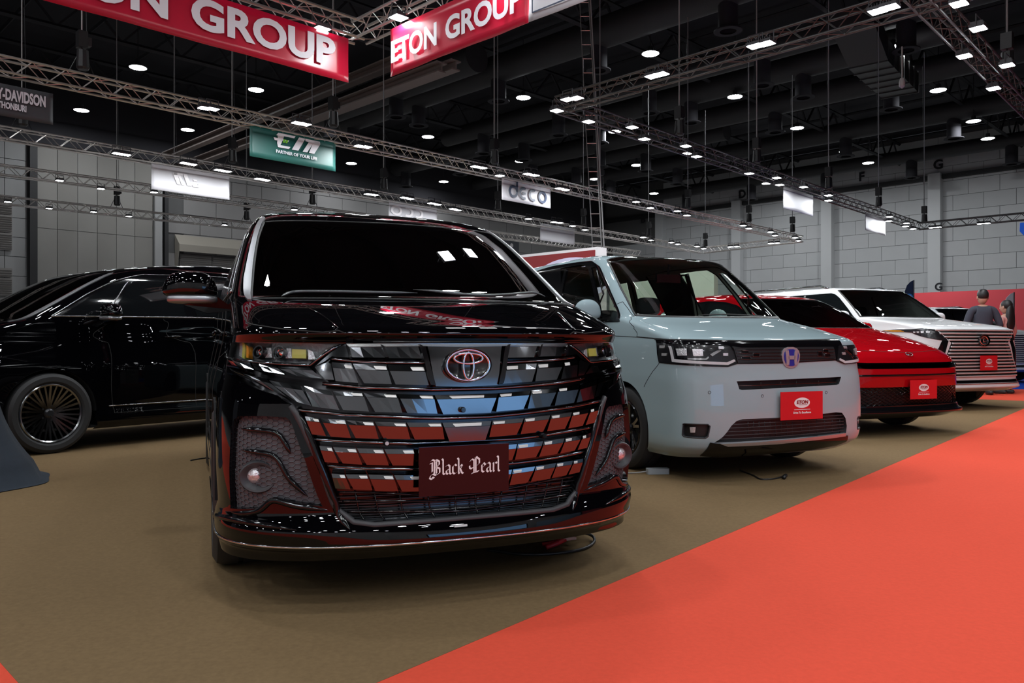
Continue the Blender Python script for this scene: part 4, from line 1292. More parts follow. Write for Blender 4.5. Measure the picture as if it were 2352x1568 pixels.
body = full_body(sk, 'body', M_PBLACK, HERO, [windp, grill, head, mir(head), fogp, mir(fogp), aL, aR, rL, rR], dt=0.011, dv=0.010)
# --- glass, pillar trim, seals
patch(sk, 'windscreen', windp, glass('hero_glass', (0.012, 0.014, 0.016)), HERO, thick=0.0, dt=.02, dv=.015)
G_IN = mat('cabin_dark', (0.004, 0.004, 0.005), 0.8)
patch(sk, 'cabin_shade_sheet', windp, G_IN, HERO, off=-0.10, thick=0, dt=.05, dv=.03)  # near-black sheet painted in for the shade of the unbuilt cabin
M_PILL = mat('satin_grey_trim', (0.36, 0.37, 0.39), 0.32, 0.8)
tr = U(ZA([(572, 88), (545, 105), (505, 170), (470, 290), (440, 420), (408, 580), (396, 640), (394, 760), (405, 812), (430, 838), (462, 838), (463, 700), (470, 600), (490, 420), (520, 260), (555, 150), (585, 95)]))
for q, nm in ((tr, 0), (mir(tr), 1)): patch(sk, 'pillar_trim', q, M_PILL, HERO, off=0.006, thick=0.02, dt=.01, dv=.01)
seam(sk, 'windscreen_seal', windp + [windp[0]], M_RUB, HERO, r=0.006)
# roof edge line and cowl
cw = U([(579, 692), (640, 700)]) + [(0, v_wb - .008)]
# --- hood seams
hs = U([(556, 706), (557, 722), (566, 744), (574, 748), (615, 755), (691, 764), (742, 768), (778, 764), (793, 771)])
for q in (hs, mir(hs)): seam(sk, 'bonnet_seam', q, M_GAP, HERO, r=0.003)
hb = U([(700, 704), (716, 716), (735, 726), (760, 745), (778, 764)])
M_EDGE = M_PBLACK
for q in (hb, mir(hb)): seam(sk, 'bonnet_crease', q, M_PBLACK, HERO, r=0.012, off=-.004, flat=.5, n=10, taper=True)
# --- headlights
M_LIN = mat('lamp_reflector', (0.72, 0.72, 0.74), 0.3, 0.7, bump=(120, .9, .004))
M_AMB = mat('amber_reflector', (0.75, 0.30, 0.02), 0.25)
M_YEL = mat('yellow_lens', (0.55, 0.55, 0.12), 0.25)
M_LDARK = mat('lamp_black', (0.012, 0.012, 0.014), 0.2, coat=.5)
def flat_part(sk, name, pts, m, parent, off, thick, dt=.02, dv=.02): return patch(sk, name, pts, m, parent, off=off, thick=thick, dt=dt, dv=dv)
for sd in (0, 1):
    f_ = (lambda q: q) if sd == 0 else mir
    hd = f_(head)
    lamp = patch(sk, 'headlight', hd, mat('lamp_bed', (.20, .20, .205), .3, .5, bump=(90, .6, .004)), HERO, off=-0.05, thick=0.0, dt=.02, dv=.02)
    patch(sk, 'lens', hd, G_LENS, lamp, off=-0.001, thick=0, dt=.02, dv=.02)
    seam(sk, 'lamp_rim', f_(U([(516, 822), (545, 831), (698, 843), (712, 843), (783, 797)])), M_SMOKE, lamp, r=0.006, off=0.0)
    wall_ = patch(sk, 'lamp_wall', hd, M_LDARK, lamp, off=-0.0, thick=0.05, dt=.02, dv=.02)
    me = wall_.data; bm = bmesh.new(); bm.from_mesh(me); bmesh.ops.delete(bm, geom=[f for f in bm.faces if len(f.verts) == 3], context='FACES'); bm.to_mesh(me); bm.free()
    for (pts, m_, o_, th_) in (
        (ZH([(560, 490), (600, 462), (870, 468), (895, 640), (590, 650)]), M_LIN, -.03, .02),
        (ZH([(920, 470), (1260, 480), (1280, 655), (930, 655)]), M_LIN, -.03, .02),
        (ZH([(1300, 500), (1560, 510), (1565, 670), (1300, 665)]), M_YEL, -.02, .02),
        (ZH([(1590, 505), (1680, 540), (1740, 680), (1600, 690)]), M_LIN, -.025, .02),
        (ZH([(340, 400), (390, 405), (400, 670), (350, 650)]), M_YEL, -.02, .02),
        (ZH([(430, 430), (470, 450), (475, 660), (430, 650)]), M_AMB, -.02, .02),
        (ZH([(250, 400), (330, 405), (330, 640), (250, 610)]), M_LIN, -.03, .02)):
        patch(sk, 'reflector', f_(U(pts)), m_, lamp, off=o_, thick=th_, dt=.01, dv=.01)
    for cx_, cz_ in ((700, 560), (1080, 565)):
        for r_, m_, o_ in ((.026, M_LDARK, -.026), (.019, M_CHROME, -.018)):
            t, v = f_(U(ZH([(cx_, cz_)])))[0]
            P = sk.pt(t, v, o_); N = sk.nrm(t, v)
            Mx = frame_on(P, N) @ Matrix.Rotation(math.pi / 2, 4, 'X')
            b = MB(); b.lathe([(r_, 0), (r_, -.012), (r_ * .8, -.004), (0, .004)] if m_ is M_CHROME else [(r_ * .8, 0), (r_, -.01), (r_, .02), (r_ * .8, .02)], 20, Mx); b.build('projector', m_, lamp, smooth='auto')
# --- grille
M_GBACK = mat('grille_black', (0.045, 0.045, 0.048), 0.16, 0.95)
GR = patch(sk, 'grille', grill, M_GBACK, HERO, off=-0.055, thick=0.0, dt=.02, dv=.012)
wl_ = patch(sk, 'grille_surround', grill, M_TRIMB, HERO, off=0.0, thick=0.056, dt=.02, dv=.02)
me = wl_.data; bm = bmesh.new(); bm.from_mesh(me); bmesh.ops.delete(bm, geom=[f for f in bm.faces if len(f.verts) == 3], context='FACES'); bm.to_mesh(me); bm.free()
M_CHIP = mat('brushed_chip', (0.52, 0.515, 0.50), 0.40, 0.6)
def cell(c, m, parent, t0=0.009, b0=0.009, top=0.27, chip=None, name='grille_cell', side=0.006, nsub=3):
    """c: TL, TR, BR, BL in (t, v); a block whose main face leans down, with a bevelled top and end faces"""
    TL, TR, BR, BL = [np.array(q) for q in c]
    def L(a, b_, k_): return a + (b_ - a) * k_
    vs, fs = [], []
    def add(p, off):
        q = sk.pt(p[0], p[1], off); vs.append(tuple(q)); return len(vs) - 1
    n = nsub
    rows_ = []
    for vv, off in ((0.0, t0 - .0022), (top * .95, t0), (top, t0 + .001), (1.0, b0), (1.0, -0.05)):
        r_ = []
        for i in range(n + 1):
            k_ = i / n
            r_.append(add(L(L(TL, TR, k_), L(BL, BR, k_), vv), off))
        rows_.append(r_)
    back = [add(L(TL, TR, i / n), -0.05) for i in range(n + 1)]
    rows_ = [back] + rows_
    for a in range(len(rows_) - 1):
        for i in range(n): fs.append((rows_[a][i], rows_[a][i + 1], rows_[a + 1][i + 1], rows_[a + 1][i]))
    fs.append(tuple(r[0] for r in rows_)); fs.append(tuple(r[-1] for r in rows_)[::-1])
    b = MB(); b.add(vs, fs)
    o = b.build(name, m, parent)
    if chip:
        a0, a1 = chip
        vs, fs = [], []
        for vv, off in ((0.015, t0 - .004), (top * .45, t0 + .0005), (top * .86, t0 + .003)):
            for i in range(3):
                k_ = a0 + (a1 - a0) * i / 2 + (0.03 if vv > top * .5 and i == 0 else 0)
                p = L(L(TL, TR, k_), L(BL, BR, k_), vv)
                vs.append(tuple(sk.pt(p[0], p[1], off)))
        fs = [(0, 1, 4, 3), (1, 2, 5, 4), (3, 4, 7, 6), (4, 5, 8, 7)]
        b = MB(); b.add(vs, fs); b.build('chip', M_CHIP, o)
    return o
CELLS = [  # pixel corners TL, TR, BR, BL of the left half and whether a bright chip sits on top
 (ZE([(690, 322), (935, 335), (1025, 585), (735, 560)]), 1), (ZE([(955, 340), (1385, 350), (1450, 600), (1100, 588)]), 1), (ZE([(1400, 355), (1868, 360), (1928, 612), (1500, 603)]), 1),
 (ZE([(330, 625), (672, 690), (782, 930), (440, 888)]), 0), (ZE([(700, 688), (1075, 705), (1160, 950), (830, 930)]), 1), (ZE([(1090, 710), (1510, 722), (1585, 965), (1240, 955)]), 1), (ZE([(1525, 727), (1980, 735), (2035, 975), (1650, 968)]), 1),
 (ZE([(340, 1012), (510, 1035), (610, 1265), (430, 1242)]), 1), (ZE([(540, 1035), (850, 1060), (930, 1290), (670, 1272)]), 1), (ZE([(865, 1062), (1215, 1078), (1285, 1300), (990, 1290)]), 1), (ZE([(1235, 1080), (1630, 1090), (1690, 1305), (1350, 1300)]), 1), (ZE([(1645, 1092), (2085, 1090), (2130, 1305), (1750, 1308)]), 1),
 (ZG([(190, 45), (345, 60), (435, 268), (260, 255)]), 1), (ZG([(365, 62), (655, 75), (740, 288), (490, 272)]), 1), (ZG([(670, 78), (1005, 85), (1080, 298), (795, 290)]), 1), (ZG([(1020, 88), (1400, 88), (1440, 300), (1130, 298)]), 1), (ZG([(1415, 88), (1790, 84), (1830, 296), (1480, 298)]), 1),
 (ZG([(345, 400), (510, 408), (590, 605), (395, 592)]), 1), (ZG([(525, 410), (800, 412), (870, 615), (630, 608)]), 1), (ZG([(815, 412), (1130, 420), (1200, 625), (905, 622)]), 1), (ZG([(1145, 420), (1470, 422), (1510, 632), (1250, 630)]), 1), (ZG([(1485, 422), (1840, 418), (1870, 625), (1545, 632)]), 1),
 (ZH([(1085, 842), (1655, 852), (1890, 1055), (1255, 985)]), 0), (ZH([(640, 775), (1065, 832), (1225, 980), (705, 900)]), 0), (ZH([(215, 700), (600, 770), (680, 895), (290, 805)]), 0),
 (ZH([(940, 1085), (1490, 1175), (1690, 1540), (1330, 1450)]), 0), (ZH([(470, 960), (900, 1060), (1250, 1380), (700, 1120)]), 0), (ZH([(240, 860), (430, 940), (640, 1080), (330, 960)]), 0),
 (ZE([(885, 85), (1300, 80), (1365, 262), (950, 258)]), 0), (ZE([(1325, 80), (1785, 75), (1850, 272), (1415, 268)]), 0),
]
for c, ch in CELLS:
    q = U(c)
    dn = 0.0015 if c[0][1] < 945 else -0.0045
    cell(q, M_SMOKE, GR, chip=(.60, .97) if ch else None, b0=.008 + dn)
    m4 = [(-t, v) for t, v in q]; m4 = [m4[1], m4[0], m4[3], m4[2]]
    cell(m4, M_SMOKE, GR, chip=(.03, .40) if ch else None, b0=.008 + dn)
# corner facets left of the first fin
tri = U(ZE([(862, 88), (935, 262), (690, 240), (600, 305), (470, 375)]))
for q in (tri, mir(tri)): patch(sk, 'corner_facet', q, M_SMOKE, GR, off=0.006, thick=.03, dt=.01, dv=.01)
tri = U(ZE([(470, 385), (640, 320), (675, 345), (715, 545), (605, 540)]))
for q in (tri, mir(tri)): patch(sk, 'corner_facet', q, M_SMOKE, GR, off=0.012, thick=.03, dt=.01, dv=.01)
# centre pieces: emblem panel, and the middle cells of rows two to five
eL = U(ZE([(1885, 75), (1900, 100), (2010, 628)]))
vt, vb = cpx(1057, 793), cpx(1057, 893)
patch(sk, 'emblem_panel', eL + [(0, vb)] + mir(eL) + [(0, vt)], M_SMOKE, GR, off=0.015, thick=.05, dt=.01, dv=.01)
for TLp, BLp, chw in ((ZE([(1998, 738)])[0], ZE([(2110, 985)])[0], .22), (ZE([(2100, 1092)])[0], ZE([(2190, 1335)])[0], .2), (ZG([(1805, 84)])[0], ZG([(1870, 296)])[0], .2), (ZG([(1860, 418)])[0], ZG([(1900, 625)])[0], .2)):
    a, b_ = U([TLp, BLp])
    cell([a, (-a[0], a[1]), (-b_[0], b_[1]), b_], M_SMOKE, GR, chip=(chw, 1 - chw))
# bright rolled edge along the top of the grille
ubL = U(ZE([(868, 74), (1300, 66), (1800, 60)])) + [(0, cpx(1057, 791.0))]
ubB = U(ZE([(884, 128), (1300, 122), (1800, 116)])) + [(0, cpx(1057, 802))]
vm_ = float(np.mean([v for t, v in ubL])); vn_ = float(np.mean([v for t, v in ubB]))
ub = ubL + [(-t, v) for t, v in ubL[:-1]][::-1] + [(-t, v) for t, v in ubB[:-1]] + ubB[::-1]
patch(sk, 'top_roll', ub, mat('top_roll_chrome', (.42, .42, .42), .22, 1.0), GR, off=0.018, thick=.05, dt=.01, dv=.003, tilt=lambda V: -0.010 * np.clip((V[:, 1] - vn_) / (vm_ - vn_), 0, 1.2) ** 1.5)
# big fins beside the emblem and the short fins of the top band
for fin in (ZE([(1792, 88), (1870, 135), (2003, 615), (1935, 608), (1850, 280)]), ZE([(1305, 95), (1350, 120), (1405, 262), (1368, 262)]), ZE([(865, 95), (900, 120), (945, 258), (905, 258)])):
    q = U(fin)
    for s_ in (q, mir(q)): patch(sk, 'fin', s_, M_TRIMB, GR, off=0.026, thick=.06, dt=.01, dv=.01)
# slim horizontal blades between rows, black
for line in (ZE([(560, 590), (1090, 640), (1520, 655), (2010, 668)]), ZE([(240, 930), (830, 990), (1240, 1012), (1650, 1030), (2110, 1040)]), ZE([(450, 1308), (980, 1340), (1350, 1358), (1760, 1365)]), ZG([(290, 310), (780, 345), (1130, 350), (1440, 350)]),
             ZE([(660, 268), (940, 300), (1400, 318), (1850, 325)])):
    q = U(line)
    mlast = [(t, v) for t, v in q] + [(0, q[-1][1] - .0 * 1)] + [(-t, v) for t, v in q][::-1]
    seam(sk, 'slim_blade', mlast, M_SMOKE, GR, r=0.007, off=-0.006, flat=.9, n=8)
# lower mesh: bars in front of the radiator
for line in (ZG([(420, 652), (930, 660), (1600, 690), (1960, 690)]), ZG([(480, 772), (1240, 765), (1960, 760)]), ZG([(545, 898), (1280, 882), (1980, 868)])):
    q = U(line); seam(sk, 'lower_bar', q + [(-t, v) for t, v in q][::-1], M_TRIMB, GR, r=0.005, off=-.012, flat=1)
for line in (ZG([(650, 640), (775, 1000)]), ZG([(900, 640), (1040, 1000)]), ZG([(1225, 640), (1345, 985)]), ZG([(1590, 640), (1685, 955)]), ZG([(1955, 640), (1965, 930)])):
    q = U(line)
    for s_ in (q, [(-t, v) for t, v in q]): seam(sk, 'lower_upright', s_, M_TRIMB, GR, r=0.004, off=-.014, flat=1)
M_RAD = mat('radiator_fins', (0.06, 0.065, 0.07), 0.4, .6)
vs_ = np.linspace(cpx(1057, 1135), cpx(1057, 1175), 11)
b = MB()
for v in vs_:
    P = sk.pt(np.linspace(-.27, .27, 24), v, -.045); b.tube([Vector(p) for p in P], .0022, 4)
o = b.build('radiator_fins', M_RAD, GR); o['kind'] = 'stuff'
# lower frame of the grille
gf = U([(668, 936), (735, 1070), (792, 1188), (812, 1203), (860, 1209)]) + [(0, v_gb)]
seam(sk, 'grille_frame', gf + mir(gf[:-1]), M_GREYPLASTIC, HERO, r=0.013, off=-.004, flat=.8, n=8)
gf2 = U(ZC([(735, 300), (820, 420), (900, 620), (990, 850), (1080, 1080), (1150, 1230), (1205, 1300)]))
for q in (gf2, mir(gf2)): seam(sk, 'edge_blade', q, M_TRIMB, HERO, r=0.014, off=-.002, flat=.7, n=10, taper=True)
# tow sensors on the grille
for (px_, py_), m_ in (((886, 1021), M_CHROME), ((1059, 945), M_TRIMB)):
    t, v = sk.px(px_, py_)
    for s_ in ((t, -t) if abs(t) > .05 else (t,)):
        P = sk.pt(s_, v, .03); N = sk.nrm(s_, v); Mx = frame_on(P, N) @ Matrix.Rotation(math.pi / 2, 4, 'X')
        b = MB(); b.lathe([(0, .003), (.009, .003), (.011, -.002), (.011, -.05)], 18, Mx); so = b.build('parking_sensor', M_TRIMB, GR, smooth='auto')
        b = MB(); b.lathe([(0, .0045), (.007, .0045), (.007, .003)], 18, Mx); b.build('sensor_face', mat('sensor_white', (.5, .52, .55), .4) if (m_ is M_CHROME and s_ < 0) else M_TRIMB, so)
# emblem
t, v = sk.px(1057, 845)
P = sk.pt(0.0, v, 0.03); Mx = frame_on(P, Vector((0, -1, 0.03)))
EM = link('emblem', (lambda b: (b.lathe([(0, -.004), (.085, -.004), (.094, 0.004), (.094, .02)], 48, Matrix.Rotation(math.pi / 2, 4, 'X') @ Matrix.Diagonal((1, .70, 1, 1))), b.mesh('emblem'))[1])(MB()), M_LDARK, GR, smooth=True)
EM.data.transform(Mx)
def ell(rx, rz_, cx, cz, r, y=-.006, n=48):
    b = MB(); b.tube([(cx + rx * math.cos(2 * math.pi * i / n), y, cz + rz_ * math.sin(2 * math.pi * i / n)) for i in range(n)], r, 8, closed=True, flat=1)
    me = b.mesh('emblem_ring'); me.transform(Mx); return link('emblem_ring', me, M_CHROME, EM, smooth=True)
ell(.088, .060, 0, 0, .0075); ell(.058, .020, 0, .026, .0055, -.012); ell(.021, .052, 0, -.003, .0055, -.012)
# --- honeycomb corner pockets
M_HONEY = mat('honeycomb_plastic', (0.085, 0.085, 0.093), 0.6)
for sd in (0, 1):
    f_ = (lambda q: q) if sd == 0 else mir
    pk = patch(sk, 'corner_pocket', f_(fogp), M_HONEY, HERO, off=-.028, thick=0, dt=.01, dv=.01)
    w2 = patch(sk, 'pocket_wall', f_(fogp), M_TRIMB, pk, off=0.0, thick=.028, dt=.01, dv=.01)
    me = w2.data; bm = bmesh.new(); bm.from_mesh(me); bmesh.ops.delete(bm, geom=[f for f in bm.faces if len(f.verts) == 3], context='FACES'); bm.to_mesh(me); bm.free()
    # hexagon ridges laid out on the surface (x, z) plane
    fp = np.array(fogp)
    P3 = sk.raw(fp[:, 0], fp[:, 1])
    s_len = lambda t: t
    segs = set()
    hx, hz = 0.0175, 0.0128
    a = hx
    # arc-length coordinate along t at mid height
    tt = np.linspace(-.5, 0, 400); vm = fp[:, 1].mean(); Q = sk.raw(tt, vm); al = np.concatenate([[0], np.cumsum(np.linalg.norm(np.diff(Q, axis=0), axis=1))])
    zt = np.linspace(0, .5, 800); zz = pchip(sk.vs, sk.rows[:, 0], zt)
    smin, smax = np.interp(fp[:, 0], tt, al).min(), np.interp(fp[:, 0], tt, al).max()
    zmn, zmx = P3[:, 2].min(), P3[:, 2].max()
    b = MB()
    H_ = 0.0105
    cols = int((smax - smin) / (H_ * 3)) + 3; rws = int((zmx - zmn) / (H_ * .8)) + 3
    vv_ = {}
    def node(s_, z): return (float(np.interp(s_, al, tt)), float(np.interp(z, zz, zt)))
    def edge(p, q):
        key = tuple(sorted(((round(p[0], 4), round(p[1], 4)), (round(q[0], 4), round(q[1], 4)))))
        if key in segs: return
        segs.add(key)
        A0, B0 = node(*p), node(*q)
        if not inside(fogp, np.array([((A0[0] + B0[0]) / 2, (A0[1] + B0[1]) / 2)]))[0]: return
        A1, B1 = f_([A0, B0])
        pa, pb = sk.pt(A1[0], A1[1], -.026), sk.pt(B1[0], B1[1], -.026)
        b.bar(pa, pb, .0020, 4, caps=False)
    hs_ = 0.0125; hw = hs_ * 1.25; hh = hs_ * .72
    for j in range(int((zmx - zmn) / hh) + 2):
        for i in range(int((smax - smin) / (hw * 1.5 * 2)) + 2):
            cx_ = smin + i * hw * 3 + (hw * 1.5 if j % 2 else 0); cz_ = zmn + j * hh
            c6 = [(cx_ + hw * math.cos(math.radians(k_ * 60)), cz_ + hh * 1.155 * math.sin(math.radians(k_ * 60))) for k_ in range(6)]
            for k_ in range(6): edge(c6[k_], c6[(k_ + 1) % 6])
    o = b.build('honeycomb', M_HONEY, pk); o['kind'] = 'stuff'
    for pts, r_ in ((ZC([(300, 485), (450, 495), (560, 508), (615, 530), (655, 580), (685, 630), (712, 690)]), .010), (ZC([(300, 655), (450, 675), (560, 695), (610, 735), (650, 810), (690, 885), (770, 960), (855, 1035)]), .010)):
        seam(sk, 'pocket_blade', f_(chaikin(U(pts), 2, closed=False)), M_TRIMB, pk, r=r_, off=-.015, flat=1.0, n=8, taper=True)
    t, v = f_(U(ZC([(440, 880)])))[0]
    P = sk.pt(t, v, -.020); N = Vector(sk.nrm(t, v)) + Vector((0, -1.2, 0)); Mf = frame_on(P, N)
    b = MB(); b.lathe([(.075, -.026), (.071, .004), (.066, .010), (.058, .008), (.038, -.014), (0, -.014)], 32, Mf @ Matrix.Rotation(math.pi / 2, 4, 'X') @ Matrix.Diagonal((1, .85, 1, 1)))
    fb = b.build('fog_lamp_bezel', M_GREYPLASTIC, pk, smooth='auto')
    t, v = f_(U(ZC([(395, 870)])))[0]
    P = sk.pt(t, v, -.024); Mf = frame_on(P, N)
    b = MB(); b.lathe([(0, .012), (.015, .009), (.028, 0.002), (.033, -.006), (.033, -.012)], 24, Mf @ Matrix.Rotation(math.pi / 2, 4, 'X')); b.build('fog_lamp', M_LIN, fb, smooth='auto')
# bumper crease under the pocket
cr = U(ZC([(240, 1150), (330, 1165), (450, 1150), (510, 1110), (560, 1062), (620, 1062), (760, 1105), (880, 1120), (1040, 1140)]))
for q in (cr, mir(cr)): seam(sk, 'bumper_crease', chaikin(q, 2, closed=False), M_TRIMB, HERO, r=0.012, off=-.002, flat=.8, n=8, taper=True)
# lip: bright line along the spoiler
vl = vrow(0.256)
tt = np.linspace(-.62, .62, 80)
seam(sk, 'lip_chrome', [(float(t), vl) for t in tt], M_CHROME, HERO, r=0.005, off=.001, flat=.8)
rd = U(ZC([(95, 1150), (150, 1185), (230, 1200), (420, 1235), (640, 1272), (830, 1305)]))
for q in (rd, mir(rd)): seam(sk, 'lip_ridge', chaikin(q, 1, closed=False), M_TRIMB, HERO, r=0.012, off=-.002, flat=.9, n=8, taper=True)
t, v = sk.px(1058, 1212); P = sk.pt(t, v, .002)
b = MB(); b.box((0, 0, 0), (.052, .004, .008)); me = b.mesh('lip_tab'); me.transform(frame_on(P, sk.nrm(t, v))); link('lip_tab', me, M_CHIP, HERO)
# wipers
def wiper(pts, name='wiper', sk=sk, parent=HERO, m=M_BLACKPLASTIC, off=.018, r=.008):
    q = chaikin(sk.pxs(pts), 2, closed=False); return seam(sk, name, q, m, parent, r=r, off=off, flat=.8, n=8, taper=True)
M_WIP = mat('wiper_satin', (0.10, 0.105, 0.11), 0.3, .3)
wiper([(647, 694), (660, 687), (680, 682), (760, 682), (860, 684), (958, 685)], m=M_WIP)
wiper([(948, 677), (1000, 680), (1060, 688), (1130, 691), (1170, 687), (1210, 682), (1235, 684), (1250, 692)], m=M_WIP)
# number plate: gloss black board with blackletter wording
plc = [(958, 1034), (1158, 1021), (1160, 1118), (960, 1138)]
tc, vc = sk.px(1058, 1078); P = sk.raw(tc, vc) + np.array([0, -.05, 0])
Mp = frame_on(P, Vector((0, -1, 0)))
b = MB(); b.box((0, 0, 0), (.362, .006, .186)); me = b.mesh('name_plate'); me.transform(Mp)
M_PLB = mat('gloss_black_acrylic', (0.003, 0.003, 0.006), 0.03)
PL = link('name_plate', me, M_PLB, HERO); PL['label'] = 'gloss black plate with white blackletter wording'
def nib(polylines, w_=.018, ang=40, dy=-.005):
    """broad-nib pen strokes as flat polygons"""
    b = MB(); d = Vector((math.cos(math.radians(ang)) * w_ / 2, math.sin(math.radians(ang)) * w_ / 2))
    for pl_ in polylines:
        for i in range(len(pl_) - 1):
            p, q = Vector(pl_[i]), Vector(pl_[i + 1])
            pts = [p - d, p + d, q + d, q - d]
            b.add([(x, dy - .0002 * (i % 2), z) for x, z in pts], [(0, 1, 2, 3)])
    return b
GL = {  # strokes in a unit of x-height = 1
 'B': ([[(.05, 1.45), (.2, 1.62), (.45, 1.5), (.62, 1.62)], [(.45, 1.52), (.42, .1)], [(.62, 1.6), (.95, 1.4), (.95, 1.05), (.6, .85)], [(.6, .85), (1.0, .65), (1.0, .2), (.6, -.02), (.25, .12), (.0, -.05)], [(.2, 1.3), (.2, .35)], [(-.05, 1.2), (.18, 1.28)], [(0, -.05), (-.08, -.3), (.15, -.42), (.4, -.3), (.2, -.2)], [(.65, 1.45), (.65, .15)]], 1.25),
 'l': ([[(.0, 1.65), (.12, 1.5), (.12, .12), (.28, 0)]], .42),
 'a': ([[(.0, .85), (.25, 1.0), (.42, .85), (.42, .12), (.56, 0)], [(.4, .55), (.05, .4), (.05, .12), (.22, 0), (.4, .15)]], .68),
 'c': ([[(.5, .85), (.3, 1.0), (.08, .8), (.08, .15), (.28, 0), (.5, .15)]], .6),
 'k': ([[(.0, 1.65), (.12, 1.5), (.12, .1), (.2, 0)], [(.12, .5), (.4, .95), (.52, .8), (.35, .55), (.15, .5)], [(.3, .5), (.45, .12), (.62, 0)]], .72),
 'P': ([[(-.1, 1.2), (.1, 1.45), (.35, 1.35)], [(.35, 1.5), (.6, 1.68), (.95, 1.4), (.95, .95), (.6, .7)], [(.35, 1.4), (.35, .05), (.1, -.08)], [(.55, 1.55), (.55, .1), (.9, .2)], [(-.05, .45), (.3, .55)], [(-.15, .75), (-.12, .5), (.1, .42)], [(.1, -.05), (.5, .05), (.85, .12)]], 1.15),
 'e': ([[(.5, .15), (.28, 0), (.08, .15), (.08, .8), (.3, 1.0), (.48, .75), (.12, .5)]], .6),
 'r': ([[(.0, .88), (.12, .95), (.12, .1), (.2, 0)], [(.15, .8), (.38, 1.0), (.5, .85)]], .55),
 ' ': ([], .75)}
def blackletter(word, x0, z0, s, w_):
    out = []; x = x0
    for ch in word:
        st_, adv = GL[ch]
        out += [[(x + px_ * s, z0 + pz_ * s) for px_, pz_ in pl_] for pl_ in st_]; x += adv * s
    return out, x
pl_, xe = blackletter('Black Pearl', 0, 0, 1, 0)
s_ = .282 / xe
s_ *= .97
pl_, xe = blackletter('Black Pearl', -.137, -.014, s_ * 1.04, 0)
b = nib(pl_, .0075, 40, -.0045); me = b.mesh('lettering'); me.transform(Mp); link('lettering', me, M_PW, PL)
# --- wheels, wells, underside, mirrors
underbody(sk, M_WELL, HERO, .24)
wheels(HERO, .93, 3.93, .80, .362, .235, .245, 10, M_RIMD)
for sd in (-1, 1):
    for yy in (.93, 3.93): well(HERO, yy, .40, sd, .915, .55)
def mv_mirror(parent, side, x, y, z, fold=0.0):
    e = empty('door_mirror', (x * side, y, z), side * fold, parent)
    def shp(p):
        p = p.copy()
        if p.z < 0: p.z *= .75
        p.x *= 1 - .18 * (p.z / .08)
        return p
    blob('mirror_cover', M_PBLACK, e, (0, 0, .01), (.125, .075, .075), 3.2, shape=shp)
    blob('mirror_trim', M_PILL, e, (-.01 * side, 0, -.052), (.118, .07, .022), 4)
    b = MB(); b.add([(-.13 * side, -.02, -.04), (-.13 * side, .05, -.04), (.03 * side, .05, -.08), (.03 * side, -.02, -.08), (-.21 * side, .0, -.10), (-.21 * side, .06, -.10), (-.08 * side, .05, -.12), (-.08 * side, -.01, -.12)],
          [(0, 1, 2, 3), (4, 5, 1, 0), (4, 0, 3, 7), (5, 6, 2, 1), (7, 3, 2, 6), (4, 7, 6, 5)]); b.build('mirror_arm', M_TRIMB, e)
    return e
mv_mirror(HERO, -1, 1.015, 1.30, 1.275)
mv_mirror(HERO, 1, .86, 1.75, 1.22, fold=1.35)
def side_details(sk, parent, side, glassm, chrome, seams=True):
    """windows, pillars and door lines on the flank"""
    Y = lambda pts: [sk.yz(y, z, side) for y, z in pts]
    band = Y([(.98, 1.245), (1.30, 1.45), (1.60, 1.60), (1.90, 1.69), (2.6, 1.72), (4.30, 1.71), (4.42, 1.255), (2.2, 1.25)])
    if side < 0: band = band
    patch(sk, 'window_band', band, M_TRIMB, parent, off=.002, thick=.01, dt=.01, dv=.008)
    for q in ([(1.06, 1.262), (1.33, 1.44), (1.57, 1.565), (1.70, 1.60), (1.46, 1.268)], [(1.53, 1.275), (1.77, 1.615), (2.0, 1.66), (2.30, 1.675), (2.30, 1.28)], [(2.42, 1.285), (2.42, 1.68), (3.35, 1.68), (3.35, 1.29)], [(3.45, 1.29), (3.45, 1.68), (4.2, 1.66), (4.3, 1.29)]):
        patch(sk, 'side_window', Y(q), glassm, parent, off=.006, thick=.004, dt=.01, dv=.008)
    seam(sk, 'beltline_chrome', Y([(.96, 1.245), (1.5, 1.258), (2.4, 1.27), (4.42, 1.27)]), M_LINE, parent, r=.008, off=.004)
    seam(sk, 'window_chrome', Y([(.96, 1.245), (1.30, 1.465), (1.60, 1.615), (1.90, 1.70), (2.6, 1.735), (4.30, 1.72)]), M_LINE, parent, r=.006, off=.002)
    seam(sk, 'quarter_pillar', Y([(1.48, 1.262), (1.73, 1.62)]), M_LINE, parent, r=.006, off=.006)
    for q in ([(1.50, 1.24), (1.48, .9), (1.50, .33)], [(2.36, 1.70), (2.36, .9), (2.36, .33)], [(1.50, .33), (2.36, .33), (3.4, .33)], [(3.42, 1.70), (3.42, .9), (3.3, .33)]):
        seam(sk, 'door_seam', Y(q), M_GAP, parent, r=.0035)
    seam(sk, 'sill_chrome', Y([(1.45, .40), (2.4, .40), (3.45, .41)]), M_LINE, parent, r=.006, off=.002)
    for yy in (2.12, 2.60):
        q = Y([(yy - .1, 1.06), (yy + .1, 1.065)]); seam(sk, 'door_handle', q, M_PBLACK, parent, r=.016, off=.03, flat=.7, n=8, taper=True)
side_details(sk, HERO, -1, M_TRIMB, True)

